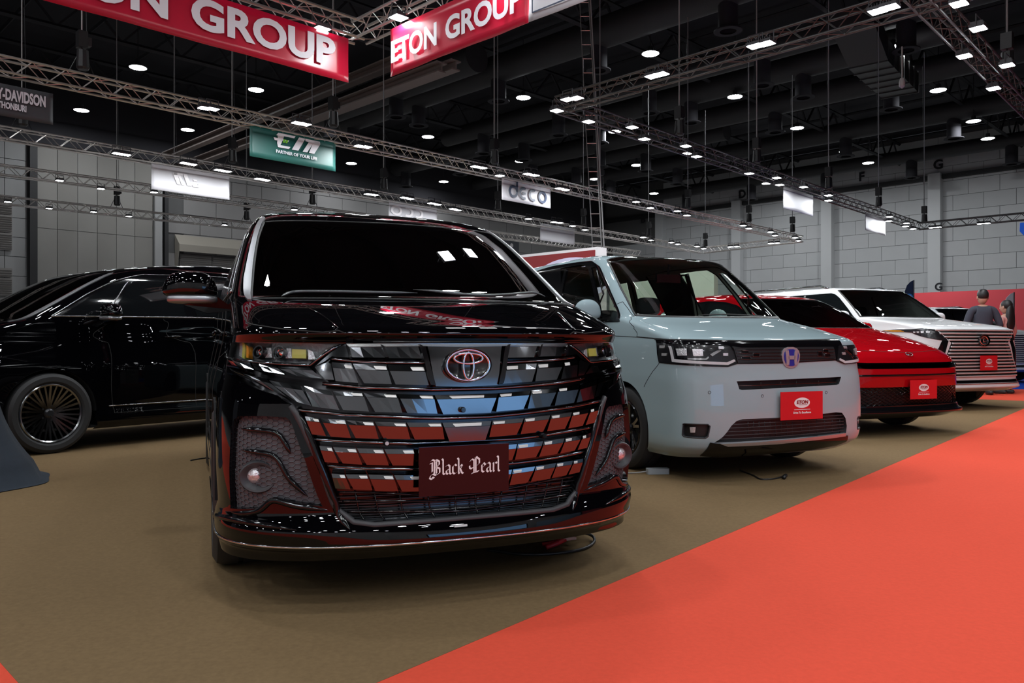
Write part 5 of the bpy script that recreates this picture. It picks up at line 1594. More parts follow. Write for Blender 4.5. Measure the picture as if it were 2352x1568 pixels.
# ------------------------------------------------------------------ second black minivan, seen from its flank
EL = (-5.46, 7.02)
MV2 = empty('minivan', (*EL, 0), math.radians(-37)); tag(MV2, 'black minivan at the left, side-on, with dark chrome multi-spoke wheels', 'car')
sk2 = Skin(MV_ROWS, EL, -37)
def warch(sk, y, r, zc): return [arch_hole(sk, y, r, s_, zc) for s_ in (-1, 1)]
sw2 = [[sk2.yz(y, z, 1) for y, z in q] for q in ([(1.53, 1.275), (1.77, 1.615), (2.0, 1.66), (2.30, 1.675), (2.30, 1.28)],)]
full_body(sk2, 'body', M_PBLACK, MV2, [windp] + warch(sk2, .93, .40, .37) + warch(sk2, 3.93, .40, .37), dt=.012, dv=.012)
patch(sk2, 'windscreen', windp, glass('mv2_glass', (.10, .11, .11)), MV2, thick=0, dt=.02, dv=.015)
b = MB(); b.box((0, 1.15, 1.12), (1.4, .5, .12)); b.build('dashboard', M_SEAT, MV2)
for s_ in (-1, 1):
    side_details(sk2, MV2, s_, mat('van_side_glass', (.006, .007, .008), .03, coat=1), True)
    for yy in (.93, 3.93): well(MV2, yy, .405, s_, .91, .55)
for q in (tr, mir(tr)): patch(sk2, 'pillar_trim', q, M_PILL, MV2, off=0.006, thick=0.02, dt=.01, dv=.01)
underbody(sk2, M_WELL, MV2, .20)
wheels(MV2, .93, 3.93, .81, .365, .235, .265, 10, M_RIMD)
mv_mirror(MV2, 1, 1.01, 1.42, 1.29); mv_mirror(MV2, -1, 1.01, 1.42, 1.29)
# ------------------------------------------------------------------ pale blue-grey minivan
def two_sided(m, inner):
    """paint outside, cloth lining inside"""
    n, l = nt(m); b = n['Principled BSDF']; out = n['Material Output']
    g = n.new('ShaderNodeNewGeometry'); d = n.new('ShaderNodeBsdfDiffuse'); d.inputs[0].default_value = (*inner, 1)
    mx = n.new('ShaderNodeMixShader'); l.new(g.outputs['Backfacing'], mx.inputs[0]); l.new(b.outputs[0], mx.inputs[1]); l.new(d.outputs[0], mx.inputs[2]); l.new(mx.outputs[0], out.inputs[0])
    return m
M_PBLUE = mat('pale_blue_grey_paint', (0.33, 0.425, 0.455), 0.4, coat=1.0, coat_rough=0.01, spec=0)
HR = [
 (0.170, 0.130, 0.820, 0.34, 3.2, 4.70, 0.2), (0.215, 0.040, 0.850, 0.36, 3.4, 4.74, 0.2), (0.265, -0.015, 0.868, 0.38, 3.6, 4.76, 0.2),
 (0.330, -0.035, 0.874, 0.39, 3.6, 4.77, 0.2), (0.500, -0.045, 0.876, 0.40, 3.6, 4.78, 0.2), (0.700, -0.035, 0.876, 0.40, 3.6, 4.78, 0.2),
 (0.830, -0.012, 0.873, 0.40, 3.6, 4.78, 0.2), (0.970, 0.008, 0.868, 0.40, 3.6, 4.77, 0.2), (1.010, 0.022, 0.864, 0.40, 3.6, 4.77, 0.2),
 (1.035, 0.060, 0.860, 0.39, 3.5, 4.77, 0.2), (1.070, 0.180, 0.856, 0.38, 3.4, 4.76, 0.2), (1.125, 0.420, 0.848, 0.36, 3.4, 4.75, 0.2),
 (1.180, 0.680, 0.838, 0.34, 3.4, 4.75, 0.2), (1.215, 0.815, 0.828, 0.34, 3.4, 4.74, 0.2), (1.228, 0.835, 0.824, 0.34, 3.4, 4.74, 0.2),
 (1.400, 1.045, 0.785, 0.30, 3.4, 4.72, 0.2), (1.600, 1.300, 0.735, 0.27, 3.4, 4.68, 0.2), (1.745, 1.500, 0.690, 0.25, 3.4, 4.62, 0.2),
 (1.775, 1.560, 0.668, 0.25, 3.2, 4.60, 0.2), (1.800, 1.680, 0.625, 0.26, 3.0, 4.52, 0.2), (1.822, 1.950, 0.520, 0.30, 2.8, 4.30, 0.3),
 (1.836, 2.400, 0.350, 0.30, 2.5, 4.00, 0.3), (1.842, 2.850, 0.150, 0.20, 2.2, 3.60, 0.2), (1.844, 3.100, 0.010, 0.02, 2.0, 3.20, 0.02)]
two_sided(M_PBLUE, (.34, .36, .32))
EH = (2.05, 5.90)
HV = empty('minivan', (*EH, 0), math.radians(23.5)); tag(HV, 'pale blue-grey boxy minivan with a red plate, behind the black one', 'car')
s3 = Skin(HR, EH, 23.5); U3 = s3.pxs
Z3 = lambda p: z_(1400, 740, 3.92, p)
ZW = lambda p: z_(1180, 550, 4.523, p)
def cv(sk, py):
    vs = np.linspace(0, 1, 2001); q = sk.proj(sk.raw(np.zeros_like(vs), vs)); n = sk.nrm(np.zeros_like(vs), vs)
    return float(vs[np.argmin(abs(q[:, 1] - py) + (n[:, 1] > 0.35) * 99)])
def sym(half, vc=None):
    """left half outline (from top centre round to bottom centre) closed with its mirror"""
    return half + [(-t, v) for t, v in half][::-1]
wl3 = U3([(1395, 599), (1407, 622), (1427, 665), (1448, 705), (1461, 727)])
vt, vb = cv(s3, 606), cv(s3, 732)
w3 = [(0, vt)] + wl3 + [(0, vb)] + mir(wl3)
doorwin = U3([(1288, 618), (1320, 612), (1342, 609), (1352, 622), (1362, 665), (1368, 700), (1370, 737), (1288, 738)])
quart = U3([(1358, 617), (1366, 615), (1374, 620), (1383, 640), (1400, 680), (1417, 716), (1420, 730), (1415, 736), (1378, 737), (1374, 690), (1366, 655)])
YH = lambda pts, s=-1: [s3.yz(y, z, s) for y, z in pts]
rearwin = YH([(2.25, 1.25), (2.25, 1.70), (3.25, 1.70), (3.25, 1.25)]); rw2 = YH([(3.4, 1.25), (3.4, 1.70), (4.2, 1.69), (4.2, 1.25)])
arch3 = [arch_hole(s3, .90, .365, s_, .335) for s_ in (-1, 1)] + [arch_hole(s3, 3.79, .365, s_, .335) for s_ in (-1, 1)]
fogH = U3([(1568, 977), (1572, 975), (1626, 977), (1631, 981), (1626, 1005), (1620, 1009), (1571, 1005), (1567, 1001)])
slot = U3([(1692, 878), (1932, 867.5), (1927, 884), (1922, 886), (1704, 898), (1698, 896)])
low3 = U3([(1680, 980), (1692, 969), (1706, 965), (1820, 960), (1920, 949), (1934, 950), (1942, 962), (1945, 980), (1943, 997), (1800, 1010), (1640, 1019)])
holes3 = [w3, doorwin, mir(doorwin), quart, mir(quart), rearwin, mir(rearwin), rw2, mir(rw2), slot, low3, fogH, mir(fogH)] + arch3
full_body(s3, 'body', M_PBLUE, HV, holes3, dt=.011, dv=.011)
patch(s3, 'windscreen', w3, G_TINT, HV, thick=0, dt=.02, dv=.02)
seam(s3, 'windscreen_seal', w3 + [w3[0]], M_RUB, HV, r=.009, off=0)
# black band at the foot and head of the screen
for q in (doorwin, mir(doorwin), quart, mir(quart)): patch(s3, 'side_window', q, G_SIDE, HV, off=-.004, thick=0, dt=.02, dv=.02)
for q in (rearwin, mir(rearwin), rw2, mir(rw2)): patch(s3, 'rear_window', q, glass('rear_glass', (.55, .62, .57)), HV, off=-.004, thick=0, dt=.02, dv=.02)
fr = U3([(1228, 626), (1270, 613), (1320, 605), (1348, 602), (1364, 604), (1378, 614), (1388, 634), (1405, 675), (1422, 714), (1425, 732), (1419, 742), (1378, 742), (1288, 743), (1228, 743)])
for q, a, b_ in ((fr, doorwin, quart), (mir(fr), mir(doorwin), mir(quart))):
    patch(s3, 'window_frame', q, M_TRIMB, HV, holes=[a, b_], off=.003, thick=.02, dt=.01, dv=.01)
for s_ in (-1, 1):
    for q in ([(2.2, 1.235), (2.2, 1.715), (3.3, 1.715), (3.3, 1.235)],):
        p = YH(q, s_); patch(s3, 'window_frame', p, M_TRIMB, HV, holes=[rearwin if s_ < 0 else mir(rearwin)], off=.003, thick=.02, dt=.01, dv=.01)
for q in (U3([(1370, 620), (1377, 700), (1376, 738)]),):
    for p in (q, [(-t, v) for t, v in q]): seam(s3, 'quarter_post', p, M_TRIMB, HV, r=.012, off=.002)
# headlamp and grille band
band = U3(Z3([(410, 160), (800, 172), (1200, 180), (1640, 178), (2050, 165), (2085, 200), (2105, 280), (2138, 352), (2100, 372), (2030, 352), (1560, 380), (1145, 385), (1062, 412), (640, 392), (446, 372), (430, 290)]))
patch(s3, 'grille_band', band, M_TRIMB, HV, off=.004, thick=.02, dt=.012, dv=.01)
M_GMESH = mat('grille_dark_grey', (0.055, 0.058, 0.062), 0.22, .6)
gp_ = U3(Z3([(1100, 228), (1180, 240), (2010, 232), (2030, 345), (1560, 372), (1150, 376)]))
gpo = patch(s3, 'grille_panel', gp_, M_GMESH, HV, off=.009, thick=.01, dt=.012, dv=.01)
for k_ in range(1, 5):
    y_ = 232 + k_ * 28; seam(s3, 'grille_rib', U3(Z3([(1110 + k_ * 10, y_), (2012 + k_ * 3, y_ - 4)])), M_TRIMB, gpo, r=.003, off=.010)
for (x0, y0, x1, y1) in ((1182, 265, 1240, 292), (1182, 317, 1262, 345), (1282, 290, 1345, 320), (1912, 252, 1960, 280), (1925, 292, 1975, 322), (1865, 275, 1905, 315)):
    patch(s3, 'grille_slot', U3(Z3([(x0, y0), (x1, y0), (x1, y1), (x0, y1)])), M_GBACK, gpo, off=.012, thick=.004, dt=.01, dv=.01)
    seam(s3, 'slot_frame', U3(Z3([(x0, y0), (x1, y0), (x1, y1), (x0, y1), (x0, y0)])), M_SMOKE, gpo, r=.0025, off=.013)
hl3 = U3(Z3([(425, 200), (1075, 222), (1140, 372), (1055, 402), (450, 366)]))
for sd in (0, 1):
    f_ = (lambda q: q) if sd == 0 else mir
    lamp = patch(s3, 'headlight', f_(hl3), M_LDARK, HV, off=.006, thick=.01, dt=.012, dv=.012)
    patch(s3, 'light_bar', f_(U3(Z3([(540, 222), (562, 225), (590, 340), (1050, 372), (1112, 345), (1125, 362), (1058, 396), (575, 366)]))), mat('light_guide', (.55, .56, .58), .25), lamp, off=.016, thick=.006, dt=.01, dv=.01)
    patch(s3, 'lamp_frame', f_(U3(Z3([(588, 240), (602, 240), (625, 320), (660, 332), (860, 338), (882, 318), (892, 330), (868, 350), (650, 346), (612, 332)]))), M_CHROME, lamp, off=.016, thick=.004, dt=.008, dv=.008)
    for x, z in ((650, 280), (790, 285)):
        q = f_(U3(Z3([(x - 45, z - 32), (x + 45, z - 32), (x + 50, z + 30), (x - 35, z + 30)]))); patch(s3, 'projector', q, M_LIN, lamp, off=.012, thick=.004, dt=.01, dv=.01)
    patch(s3, 'reflector', f_(U3(Z3([(900, 300), (985, 255), (1000, 268), (920, 318)]))), M_CHROME, lamp, off=.014, thick=.004, dt=.01, dv=.01)
    for (x, y) in ((480, 230), (500, 300), (1000, 240), (1040, 300)):
        patch(s3, 'reflector', f_(U3(Z3([(x - 22, y - 12), (x + 22, y - 12), (x + 22, y + 12), (x - 22, y + 12)]))), M_LIN, lamp, off=.010, thick=.004, dt=.01, dv=.01)
    fo = patch(s3, 'fog_pocket', f_(fogH), M_BLACKPLASTIC, HV, off=-.03, thick=0, dt=.01, dv=.01)
    wf = patch(s3, 'pocket_rim', f_(fogH), M_GREYPLASTIC, fo, off=0, thick=.03, dt=.01, dv=.01)
    me = wf.data; bm = bmesh.new(); bm.from_mesh(me); bmesh.ops.delete(bm, geom=[f for f in bm.faces if len(f.verts) == 3], context='FACES'); bm.to_mesh(me); bm.free()
    seam(s3, 'fog_bezel', f_(fogH + [fogH[0]]), M_GREYPLASTIC, fo, r=.005, off=.0)
    patch(s3, 'fog_lamp', f_(U3(Z3([(718, 955), (775, 955), (770, 1005), (725, 1005)]))), M_LIN, fo, off=-.012, thick=.015, dt=.01, dv=.01)
# intakes
for nm, hole in (('upper_intake', slot), ('lower_intake', low3)):
    o = patch(s3, nm, hole, M_BLACKPLASTIC, HV, off=-.05, thick=0, dt=.015, dv=.015)
    wf = patch(s3, 'intake_rim', hole, M_GREYPLASTIC, o, off=0, thick=.05, dt=.015, dv=.015)
    me = wf.data; bm = bmesh.new(); bm.from_mesh(me); bmesh.ops.delete(bm, geom=[f for f in bm.faces if len(f.verts) == 3], context='FACES'); bm.to_mesh(me); bm.free()
    if nm == 'upper_intake':
        seam(s3, 'intake_bar', U3(Z3([(1165, 580), (1600, 565), (2070, 545)])), M_SMOKE, o, r=.003, off=-.01)
        for x in (1380, 1560, 1700, 1900): seam(s3, 'intake_upright', U3(Z3([(x, 530), (x, 600)])), M_BLACKPLASTIC, o, r=.004, off=-.02)
    else:
        for k_ in range(6):
            y0, y1 = 900 + k_ * 33, 845 + k_ * 28
            x0 = 1140 - k_ * 34
            seam(s3, 'intake_bar', U3(Z3([(x0, y0), (1500, y0 - 22), (2115, y1)])), M_GREYPLASTIC, o, r=.004, off=-.008)
        for x in range(1260, 1700, 50): seam(s3, 'intake_upright', U3(Z3([(x, 905), (x, 1035)])), M_BLACKPLASTIC, o, r=.004, off=-.016)
        for x in range(1740, 2100, 70): seam(s3, 'intake_upright', U3(Z3([(x, 880), (x, 1010)])), M_BLACKPLASTIC, o, r=.004, off=-.016)
patch(s3, 'silver_strip', U3(Z3([(990, 1098), (1300, 1085), (1700, 1052), (2000, 1018), (2118, 1003), (2116, 1030), (1900, 1058), (1500, 1100), (1060, 1122)])), mat('satin_silver', (.5, .52, .54), .3, .7), HV, off=.012, thick=.02, dt=.01, dv=.01)
patch(s3, 'black_apron', U3(Z3([(905, 1092), (985, 1100), (1060, 1124), (1500, 1102), (1900, 1060), (2140, 1025), (2128, 1075), (2040, 1110), (1800, 1150), (1400, 1190), (1000, 1218), (815, 1205)])), M_TRIMB, HV, off=.008, thick=.02, dt=.012, dv=.01)
for (x, y) in ((900, 640), (1376, 672), (1950, 640)):
    t, v = s3.px(1400 + x / 3.92, 740 + y / 3.92); P = s3.pt(t, v, .0015); Mx = frame_on(P, s3.nrm(t, v)) @ Matrix.Rotation(math.pi / 2, 4, 'X')
    b = MB(); b.lathe([(0.009, .001), (.011, .001), (.011, -.004)], 18, Mx); b.build('parking_sensor', M_GREYPLASTIC, HV)
# badge: H-shaped emblem on a blue field
t, v = s3.px(1814, 824); P = s3.pt(t, v, .018); Mb = frame_on(P, Vector((0, -1, .02)))
M_HBLUE = mat('badge_blue', (.01, .03, .30), .2, coat=1)
def poly_frame(name, polys, m, parent, Mx, y, th=.006):
    b = MB()
    for pts in polys:
        n = len(pts)
        b.add([(x, y, z) for x, z in pts] + [(x, y + th, z) for x, z in pts], [tuple(range(n)), tuple(range(n, 2 * n))[::-1]] + [(i, (i + 1) % n, n + (i + 1) % n, n + i) for i in range(n)])
    me = b.mesh(name); me.transform(Mx); return link(name, me, m, parent)
tz = lambda w0, w1, h: [(-w0, h), (w0, h), (w1, -h), (-w1, -h)]
EB = poly_frame('emblem', [chaikin(tz(.092, .074, .078), 2)], mat('badge_silver', (.62, .63, .66), .28, .7), HV, Mb, .004, .012)
poly_frame('emblem_field', [chaikin(tz(.076, .059, .062), 2)], M_HBLUE, EB, Mb, 0.0, .004)
poly_frame('emblem_letter', [[(-.058, .054), (-.030, .054), (-.022, 0), (-.026, -.054), (-.048, -.054)], [(.058, .054), (.030, .054), (.022, 0), (.026, -.054), (.048, -.054)], [(-.035, .014), (.035, .014), (.030, -.014), (-.030, -.014)]], mat('badge_silver', (.62, .63, .66), .28, .7), EB, Mb, -.005, .006)
# seams
for q in (U3(ZW([(1075, 680), (1132, 655), (1190, 730), (1262, 805)])), U3(ZW([(1262, 805), (1225, 838), (1245, 930), (1278, 1018)])), U3(ZW([(1278, 1018), (1460, 1035), (1640, 1048)])),
          U3(Z3([(0, 128), (240, 142), (405, 158)])), U3(Z3([(448, 376), (390, 450), (310, 590)]))):
    for p in (q, [(-t, v) for t, v in q]): seam(s3, 'panel_gap', p, M_GAP, HV, r=.003)
patch(s3, 'bonnet_gap', U3(Z3([(405, 158), (800, 168), (1200, 175), (1640, 172), (2050, 160), (2052, 166), (1640, 180), (1200, 183), (800, 176), (407, 166)])), M_GAP, HV, off=.005, thick=.01, dt=.012, dv=.01)
hc = U3(ZW([(1262, 830), (1400, 890), (1560, 940), (1640, 975)]))
for p in (hc, mir(hc)): seam(s3, 'bonnet_crease', p, M_PBLUE, HV, r=.016, off=-.006, n=10, taper=True)
wiper([(1600, 733), (1640, 728), (1690, 729), (1760, 733)], sk=s3, parent=HV, off=.02, r=.006)
cowl = U3([(1462, 724), (1520, 729), (1620, 731), (1700, 731), (1790, 727)])
seam(s3, 'cowl', cowl, M_BLACKPLASTIC, HV, r=.022, off=-.004, flat=.4, n=8)
red_plate(HV, s3, .055, .545, off=.03, w_=.40, h=.205)
underbody(s3, M_WELL, HV, .21)
for s_ in (-1, 1):
    for yy in (.90, 3.79): well(HV, yy, .37, s_, .865, .55)
wheels(HV, .90, 3.79, .765, .327, .205, .215, 5, M_RIMB, 'twin')
# mirrors
for s_ in (-1, 1):
    e = empty('door_mirror', (.99 * s_, 1.28, 1.25) if s_ < 0 else (.84, 1.9, 1.22), 0 if s_ < 0 else 1.4, HV)
    def shp(p):
        p = p.copy()
        if p.z < 0: p.z *= .5
        return p
    blob('mirror_cover', M_PBLUE, e, (0, 0, 0), (.115, .085, .12), 2.3, shape=shp)
    blob('mirror_foot', M_TRIMB, e, (-.02 * s_, .01, -.06), (.105, .07, .05), 2.6)
    b = MB(); b.bar((-.05 * s_, .02, -.08), (-.18 * s_, .06, -.10), .03, 8); b.build('mirror_arm', M_TRIMB, e, smooth='auto')
# cabin: dash, seats, belt pillar, mirror, wheel
b = MB(); b.box((0, 1.35, 1.06), (1.45, .55, .16)); b.box((0, 1.15, .95), (1.45, .5, .3)); b.build('dashboard', M_SEAT, HV)
b = MB(); b.box((0, 2.9, .42), (1.6, 3.4, .06)); b.build('cabin_floor', M_SEAT, HV)
b = MB(); b.tube([(-.38 + .19 * math.cos(t * math.pi / 12), 1.50 + .03 * math.sin(t * math.pi / 12), 1.08 + .17 * math.sin(t * math.pi / 12)) for t in range(24)], .015, 8, closed=True); b.build('steering_wheel', M_SEAT, HV, smooth=True)
for sx_ in (-1, 1):
    e = empty('front_seat', (.38 * sx_, 2.1, .45), 0, HV)
    blob('seat_cushion', M_SEAT, e, (0, 0, .1), (.25, .27, .10), 4)
    def lean(p): return Vector((p.x, p.y + p.z * .22, p.z))
    blob('seat_back', M_SEAT, e, (0, .28, .47), (.24, .08, .33), 4, shape=lean)
    blob('headrest', M_SEAT, e, (0, .36, .93), (.135, .06, .095), 3.5)
blob('rear_bench', M_SEAT, HV, (0, 3.2, .85), (.62, .12, .32), 4)
for x in (-.35, .35): blob('rear_headrest', M_SEAT, HV, (x, 3.22, 1.28), (.13, .05, .09), 3.5)
b = MB(); b.box((0.05, 1.62, 1.60), (.26, .03, .075)); b.bar((.05, 1.62, 1.63), (.05, 1.60, 1.73), .012, 6); b.build('rear_view_mirror', M_TRIMB, HV)

# ------------------------------------------------------------------ red crossover
M_PRED = mat('deep_red_paint', (0.36, 0.002, 0.006), 0.35, coat=1.0, coat_rough=0.01, spec=0)
CR = [
 (0.190, 0.110, 0.900, 0.36, 3.0, 4.60, 0.3), (0.235, 0.020, 0.935, 0.38, 3.2, 4.64, 0.3), (0.265, -0.020, 0.950, 0.39, 3.4, 4.65, 0.3), (0.320, 0.005, 0.945, 0.40, 3.2, 4.65, 0.3),
 (0.500, -0.010, 0.945, 0.42, 3.0, 4.66, 0.3), (0.650, -0.020, 0.940, 0.44, 2.9, 4.66, 0.3), (0.725, -0.012, 0.938, 0.45, 2.9, 4.66, 0.3), (0.745, -0.035, 0.937, 0.45, 2.9, 4.66, 0.3),
 (0.800, 0.000, 0.930, 0.46, 2.8, 4.66, 0.3), (0.850, 0.030, 0.925, 0.47, 2.7, 4.65, 0.3), (0.910, 0.110, 0.915, 0.50, 2.6, 4.65, 0.3), (0.970, 0.260, 0.905, 0.50, 2.6, 4.64, 0.3),
 (1.040, 0.500, 0.895, 0.46, 2.7, 4.63, 0.3), (1.110, 0.800, 0.880, 0.40, 2.8, 4.62, 0.3), (1.165, 1.060, 0.860, 0.36, 3.0, 4.60, 0.3), (1.180, 1.110, 0.852, 0.34, 3.0, 4.60, 0.3),
 (1.330, 1.390, 0.800, 0.32, 3.0, 4.52, 0.4), (1.480, 1.700, 0.735, 0.30, 3.0, 4.40, 0.4), (1.560, 1.880, 0.690, 0.30, 3.0, 4.30, 0.4), (1.600, 2.030, 0.640, 0.32, 2.8, 4.20, 0.4),
 (1.640, 2.300, 0.520, 0.34, 2.6, 4.00, 0.4), (1.668, 2.650, 0.340, 0.30, 2.4, 3.80, 0.4), (1.680, 2.950, 0.150, 0.20, 2.2, 3.50, 0.2), (1.683, 3.150, 0.010, 0.02, 2.0, 3.20, 0.02)]
EC = (4.33, 8.60)
CV = empty('crossover_car', (*EC, 0), math.radians(23)); tag(CV, 'low glossy red crossover with a black mesh lower grille and red plate', 'car')
s4 = Skin(CR, EC, 23); U4 = s4.pxs
Z6 = lambda p: z_(1900, 740, 6.03, p)
def half4(right):      # right-half pixel outline, mirrored
    q = U4(right); return q + [(-t, v) for t, v in q][::-1]
def rows_v(sk, z):
    vs = np.linspace(0, 1, 4001); zz = pchip(sk.vs, sk.rows[:, 0], vs); return float(vs[np.argmin(abs(zz - z))])
V4 = lambda z: rows_v(s4, z)
def tx(sk, x, z): return sk.xz(x, z)
ws4 = [tx(s4, -.70, 1.20), tx(s4, -.74, 1.24)]
def screen(sk, zb, zt, fb, ft, n=7):
    """symmetric windscreen outline from heights zb..zt and half widths fb..ft as fractions of the front corner"""
    vs = [rows_v(sk, zb + (zt - zb) * i / (n - 1)) for i in range(n)]
    L = [(-(fb + (ft - fb) * i / (n - 1)), v) for i, v in enumerate(vs)]
    return L[::-1] + [(0, vs[0] - .004)] + [(-t, v) for t, v in L] + [(0, vs[-1] + .002)]
w4 = screen(s4, 1.185, 1.565, .375, .36)
def side_glass(sk, pts, s_): return [sk.yz(y, z, s_) for y, z in pts]
sg4 = [[(1.55, 1.20), (1.95, 1.43), (2.25, 1.50), (2.60, 1.53), (2.60, 1.20)], [(2.68, 1.20), (2.68, 1.53), (3.5, 1.50), (3.8, 1.25)]]
a4 = [arch_hole(s4, .93, .40, s_, .37) for s_ in (-1, 1)] + [arch_hole(s4, 3.7, .40, s_, .37) for s_ in (-1, 1)]
low4 = [(-.2, V4(.53)), (-.42, V4(.53)), (-.455, V4(.44)), (-.46, V4(.36)), (-.40, V4(.315)), (-.2, V4(.295)), (.2, V4(.295)), (.40, V4(.315)), (.46, V4(.36)), (.455, V4(.44)), (.42, V4(.53)), (.2, V4(.53))]
slot4 = [(-.2, V4(.79)), (-.385, V4(.808)), (-.40, V4(.775)), (-.37, V4(.752)), (-.2, V4(.725)), (.2, V4(.725)), (.37, V4(.752)), (.40, V4(.775)), (.385, V4(.808)), (.2, V4(.79))]
full_body(s4, 'body', M_PRED, CV, [w4, low4, slot4] + a4, dt=.013, dv=.012)
patch(s4, 'windscreen', w4, glass('crossover_screen', (.25, .28, .26)), CV, thick=0, dt=.02, dv=.02)
seam(s4, 'windscreen_seal', w4 + [w4[0]], M_RUB, CV, r=.008)
M_SG = mat('dark_side_glass', (.006, .008, .009), .03, coat=1)
for s_ in (-1, 1):
    bnd = side_glass(s4, [(1.42, 1.18), (1.95, 1.46), (2.25, 1.53), (2.65, 1.56), (3.5, 1.53), (3.95, 1.24), (2.6, 1.18)], s_)
    patch(s4, 'window_band', bnd, M_TRIMB, CV, off=.003, thick=.01, dt=.012, dv=.012)
    for q in sg4: patch(s4, 'side_window', side_glass(s4, q, s_), M_SG, CV, off=.006, thick=.004, dt=.012, dv=.012)
for nm, q in (('lower_grille', low4), ('upper_grille', slot4)):
    o = patch(s4, nm, q, M_BLACKPLASTIC, CV, off=-.05, thick=0, dt=.015, dv=.012)
    wf = patch(s4, 'grille_rim', q, M_TRIMB, o, off=0, thick=.05, dt=.015, dv=.012)
    me = wf.data; bm = bmesh.new(); bm.from_mesh(me); bmesh.ops.delete(bm, geom=[f for f in bm.faces if len(f.verts) == 3], context='FACES'); bm.to_mesh(me); bm.free()
    if nm == 'lower_grille':
        b = MB(); q_ = np.array(q)
        for sgn in (1, -1):
            for k_ in range(-30, 31):
                x0 = k_ * .055
                pts = [(x0 + sgn * (z - .28) * 1.6, z) for z in np.linspace(.28, .54, 9)]
                tv = [(np.interp(x, [-.94, -.9, .9, .94], [-.47, -.38, .38, .47]), V4(z)) for x, z in pts if abs(x) < .93]
                for i in range(len(tv) - 1):
                    mid = np.array([((tv[i][0] + tv[i + 1][0]) / 2, (tv[i][1] + tv[i + 1][1]) / 2)])
                    if inside(q, mid)[0]: b.bar(s4.pt(*tv[i], -.015), s4.pt(*tv[i + 1], -.015), .004, 4, caps=False)
        oo = b.build('mesh', M_SMOKE, o); oo['kind'] = 'stuff'
hl4 = [(.395, V4(.81)), (.43, V4(.82)), (.50, V4(.81)), (.53, V4(.77)), (.50, V4(.74)), (.44, V4(.735)), (.40, V4(.75))]
dr4 = U4(Z6([(1330, 0 + 600), (1330, 600)]))
for f_ in ((lambda q: q), mir):
    l_ = patch(s4, 'headlight', f_(hl4), M_LIN, CV, off=.004, thick=.01, dt=.01, dv=.01)
    patch(s4, 'lens', f_(hl4), G_LENS, l_, off=.010, thick=0, dt=.01, dv=.01)
    ln = U4(Z6([(1150, 740), (1400, 730), (1640, 712), (1665, 708)]))
    z1_ = f_([(-t, v) for t, v in U4(Z6([(1560, 560), (1690, 600), (1760, 700)]))])
tline = [(-.43, V4(.53)), (-.37, V4(.65)), (-.2, V4(.655)), (0, V4(.655)), (.2, V4(.655)), (.37, V4(.66)), (.45, V4(.66))]
seam(s4, 'black_trim_line', chaikin(tline, 2, closed=False), M_TRIMB, CV, r=.012, off=.0, flat=.6)
for s_ in (-1, 1):
    seam(s4, 'daylight_strip', [(s_ * .50, V4(.80)), (s_ * .44, V4(.785)), (s_ * .36, V4(.765)), (s_ * .30, V4(.755))], M_CHROME, CV, r=.010, off=.004, taper=True)
    seam(s4, 'side_strake', [(s_ * .47, V4(.90)), (s_ * .40, V4(.895))], M_TRIMB, CV, r=.02, off=.0, taper=True)
tt = np.linspace(-.5, .5, 50); seam(s4, 'splitter', [(float(t), V4(.262)) for t in tt], M_TRIMB, CV, r=.022, off=.004, flat=.8, n=8)
patch(s4, 'black_chin', [(-.5, 0), (.5, 0), (.5, V4(.30)), (.40, V4(.33)), (-.40, V4(.33)), (-.5, V4(.30))], M_TRIMB, CV, off=.004, thick=.01, dt=.015, dv=.01)
for s_ in (-1, 1):
    q = [(s_ * .42, V4(.885)), (s_ * .30, V4(.90)), (s_ * .2, V4(.95)), (s_ * .16, V4(1.05))]
    seam(s4, 'bonnet_crease', chaikin(q, 2, closed=False), M_PRED, CV, r=.014, off=-.006, taper=True, n=8)
seam(s4, 'bonnet_seam', [(-.36, V4(1.0)), (-.3, V4(.93)), (0, V4(.895)), (.3, V4(.93)), (.36, V4(1.0))], M_GAP, CV, r=.003)
t, v = 0.0, V4(.872); P = s4.pt(t, v, .006); Mx = frame_on(P, s4.nrm(t, v))
b = MB(); b.tube([(.045 * math.cos(i * math.pi / 10), -.004, .03 * math.sin(i * math.pi / 10)) for i in range(20)], .005, 6, closed=True); b.box((0, 0, 0), (.05, .006, .015)); me = b.mesh('emblem'); me.transform(Mx); link('emblem', me, M_CHROME, CV, smooth=True)
red_plate(CV, s4, .10, .50, off=.04, w_=.40, h=.205)
underbody(s4, M_WELL, CV, .24)
for s_ in (-1, 1):
    for yy in (.93, 3.7): well(CV, yy, .405, s_, .93, .6)
wheels(CV, .93, 3.7, .80, .36, .235, .255, 5, M_RIMB, 'twin')
for s_ in (-1, 1):
    e = empty('door_mirror', (1.02 * s_, 1.62, 1.20), 0, CV)
    blob('mirror_cover', M_PRED, e, (0, 0, 0), (.11, .075, .07), 2.6); b = MB(); b.bar((-.04 * s_, 0, -.05), (-.16 * s_, .02, -.06), .03, 8); b.build('mirror_arm', M_TRIMB, e, smooth='auto')
b = MB(); b.box((0, 1.9, 1.08), (1.4, .5, .14)); b.build('dashboard', M_SEAT, CV)
for x in (-.37, .37):
    blob('front_seat', M_SEAT, CV, (x, 2.75, .95), (.23, .1, .35), 4); blob('headrest', M_SEAT, CV, (x, 2.8, 1.35), (.13, .05, .09), 3.5)

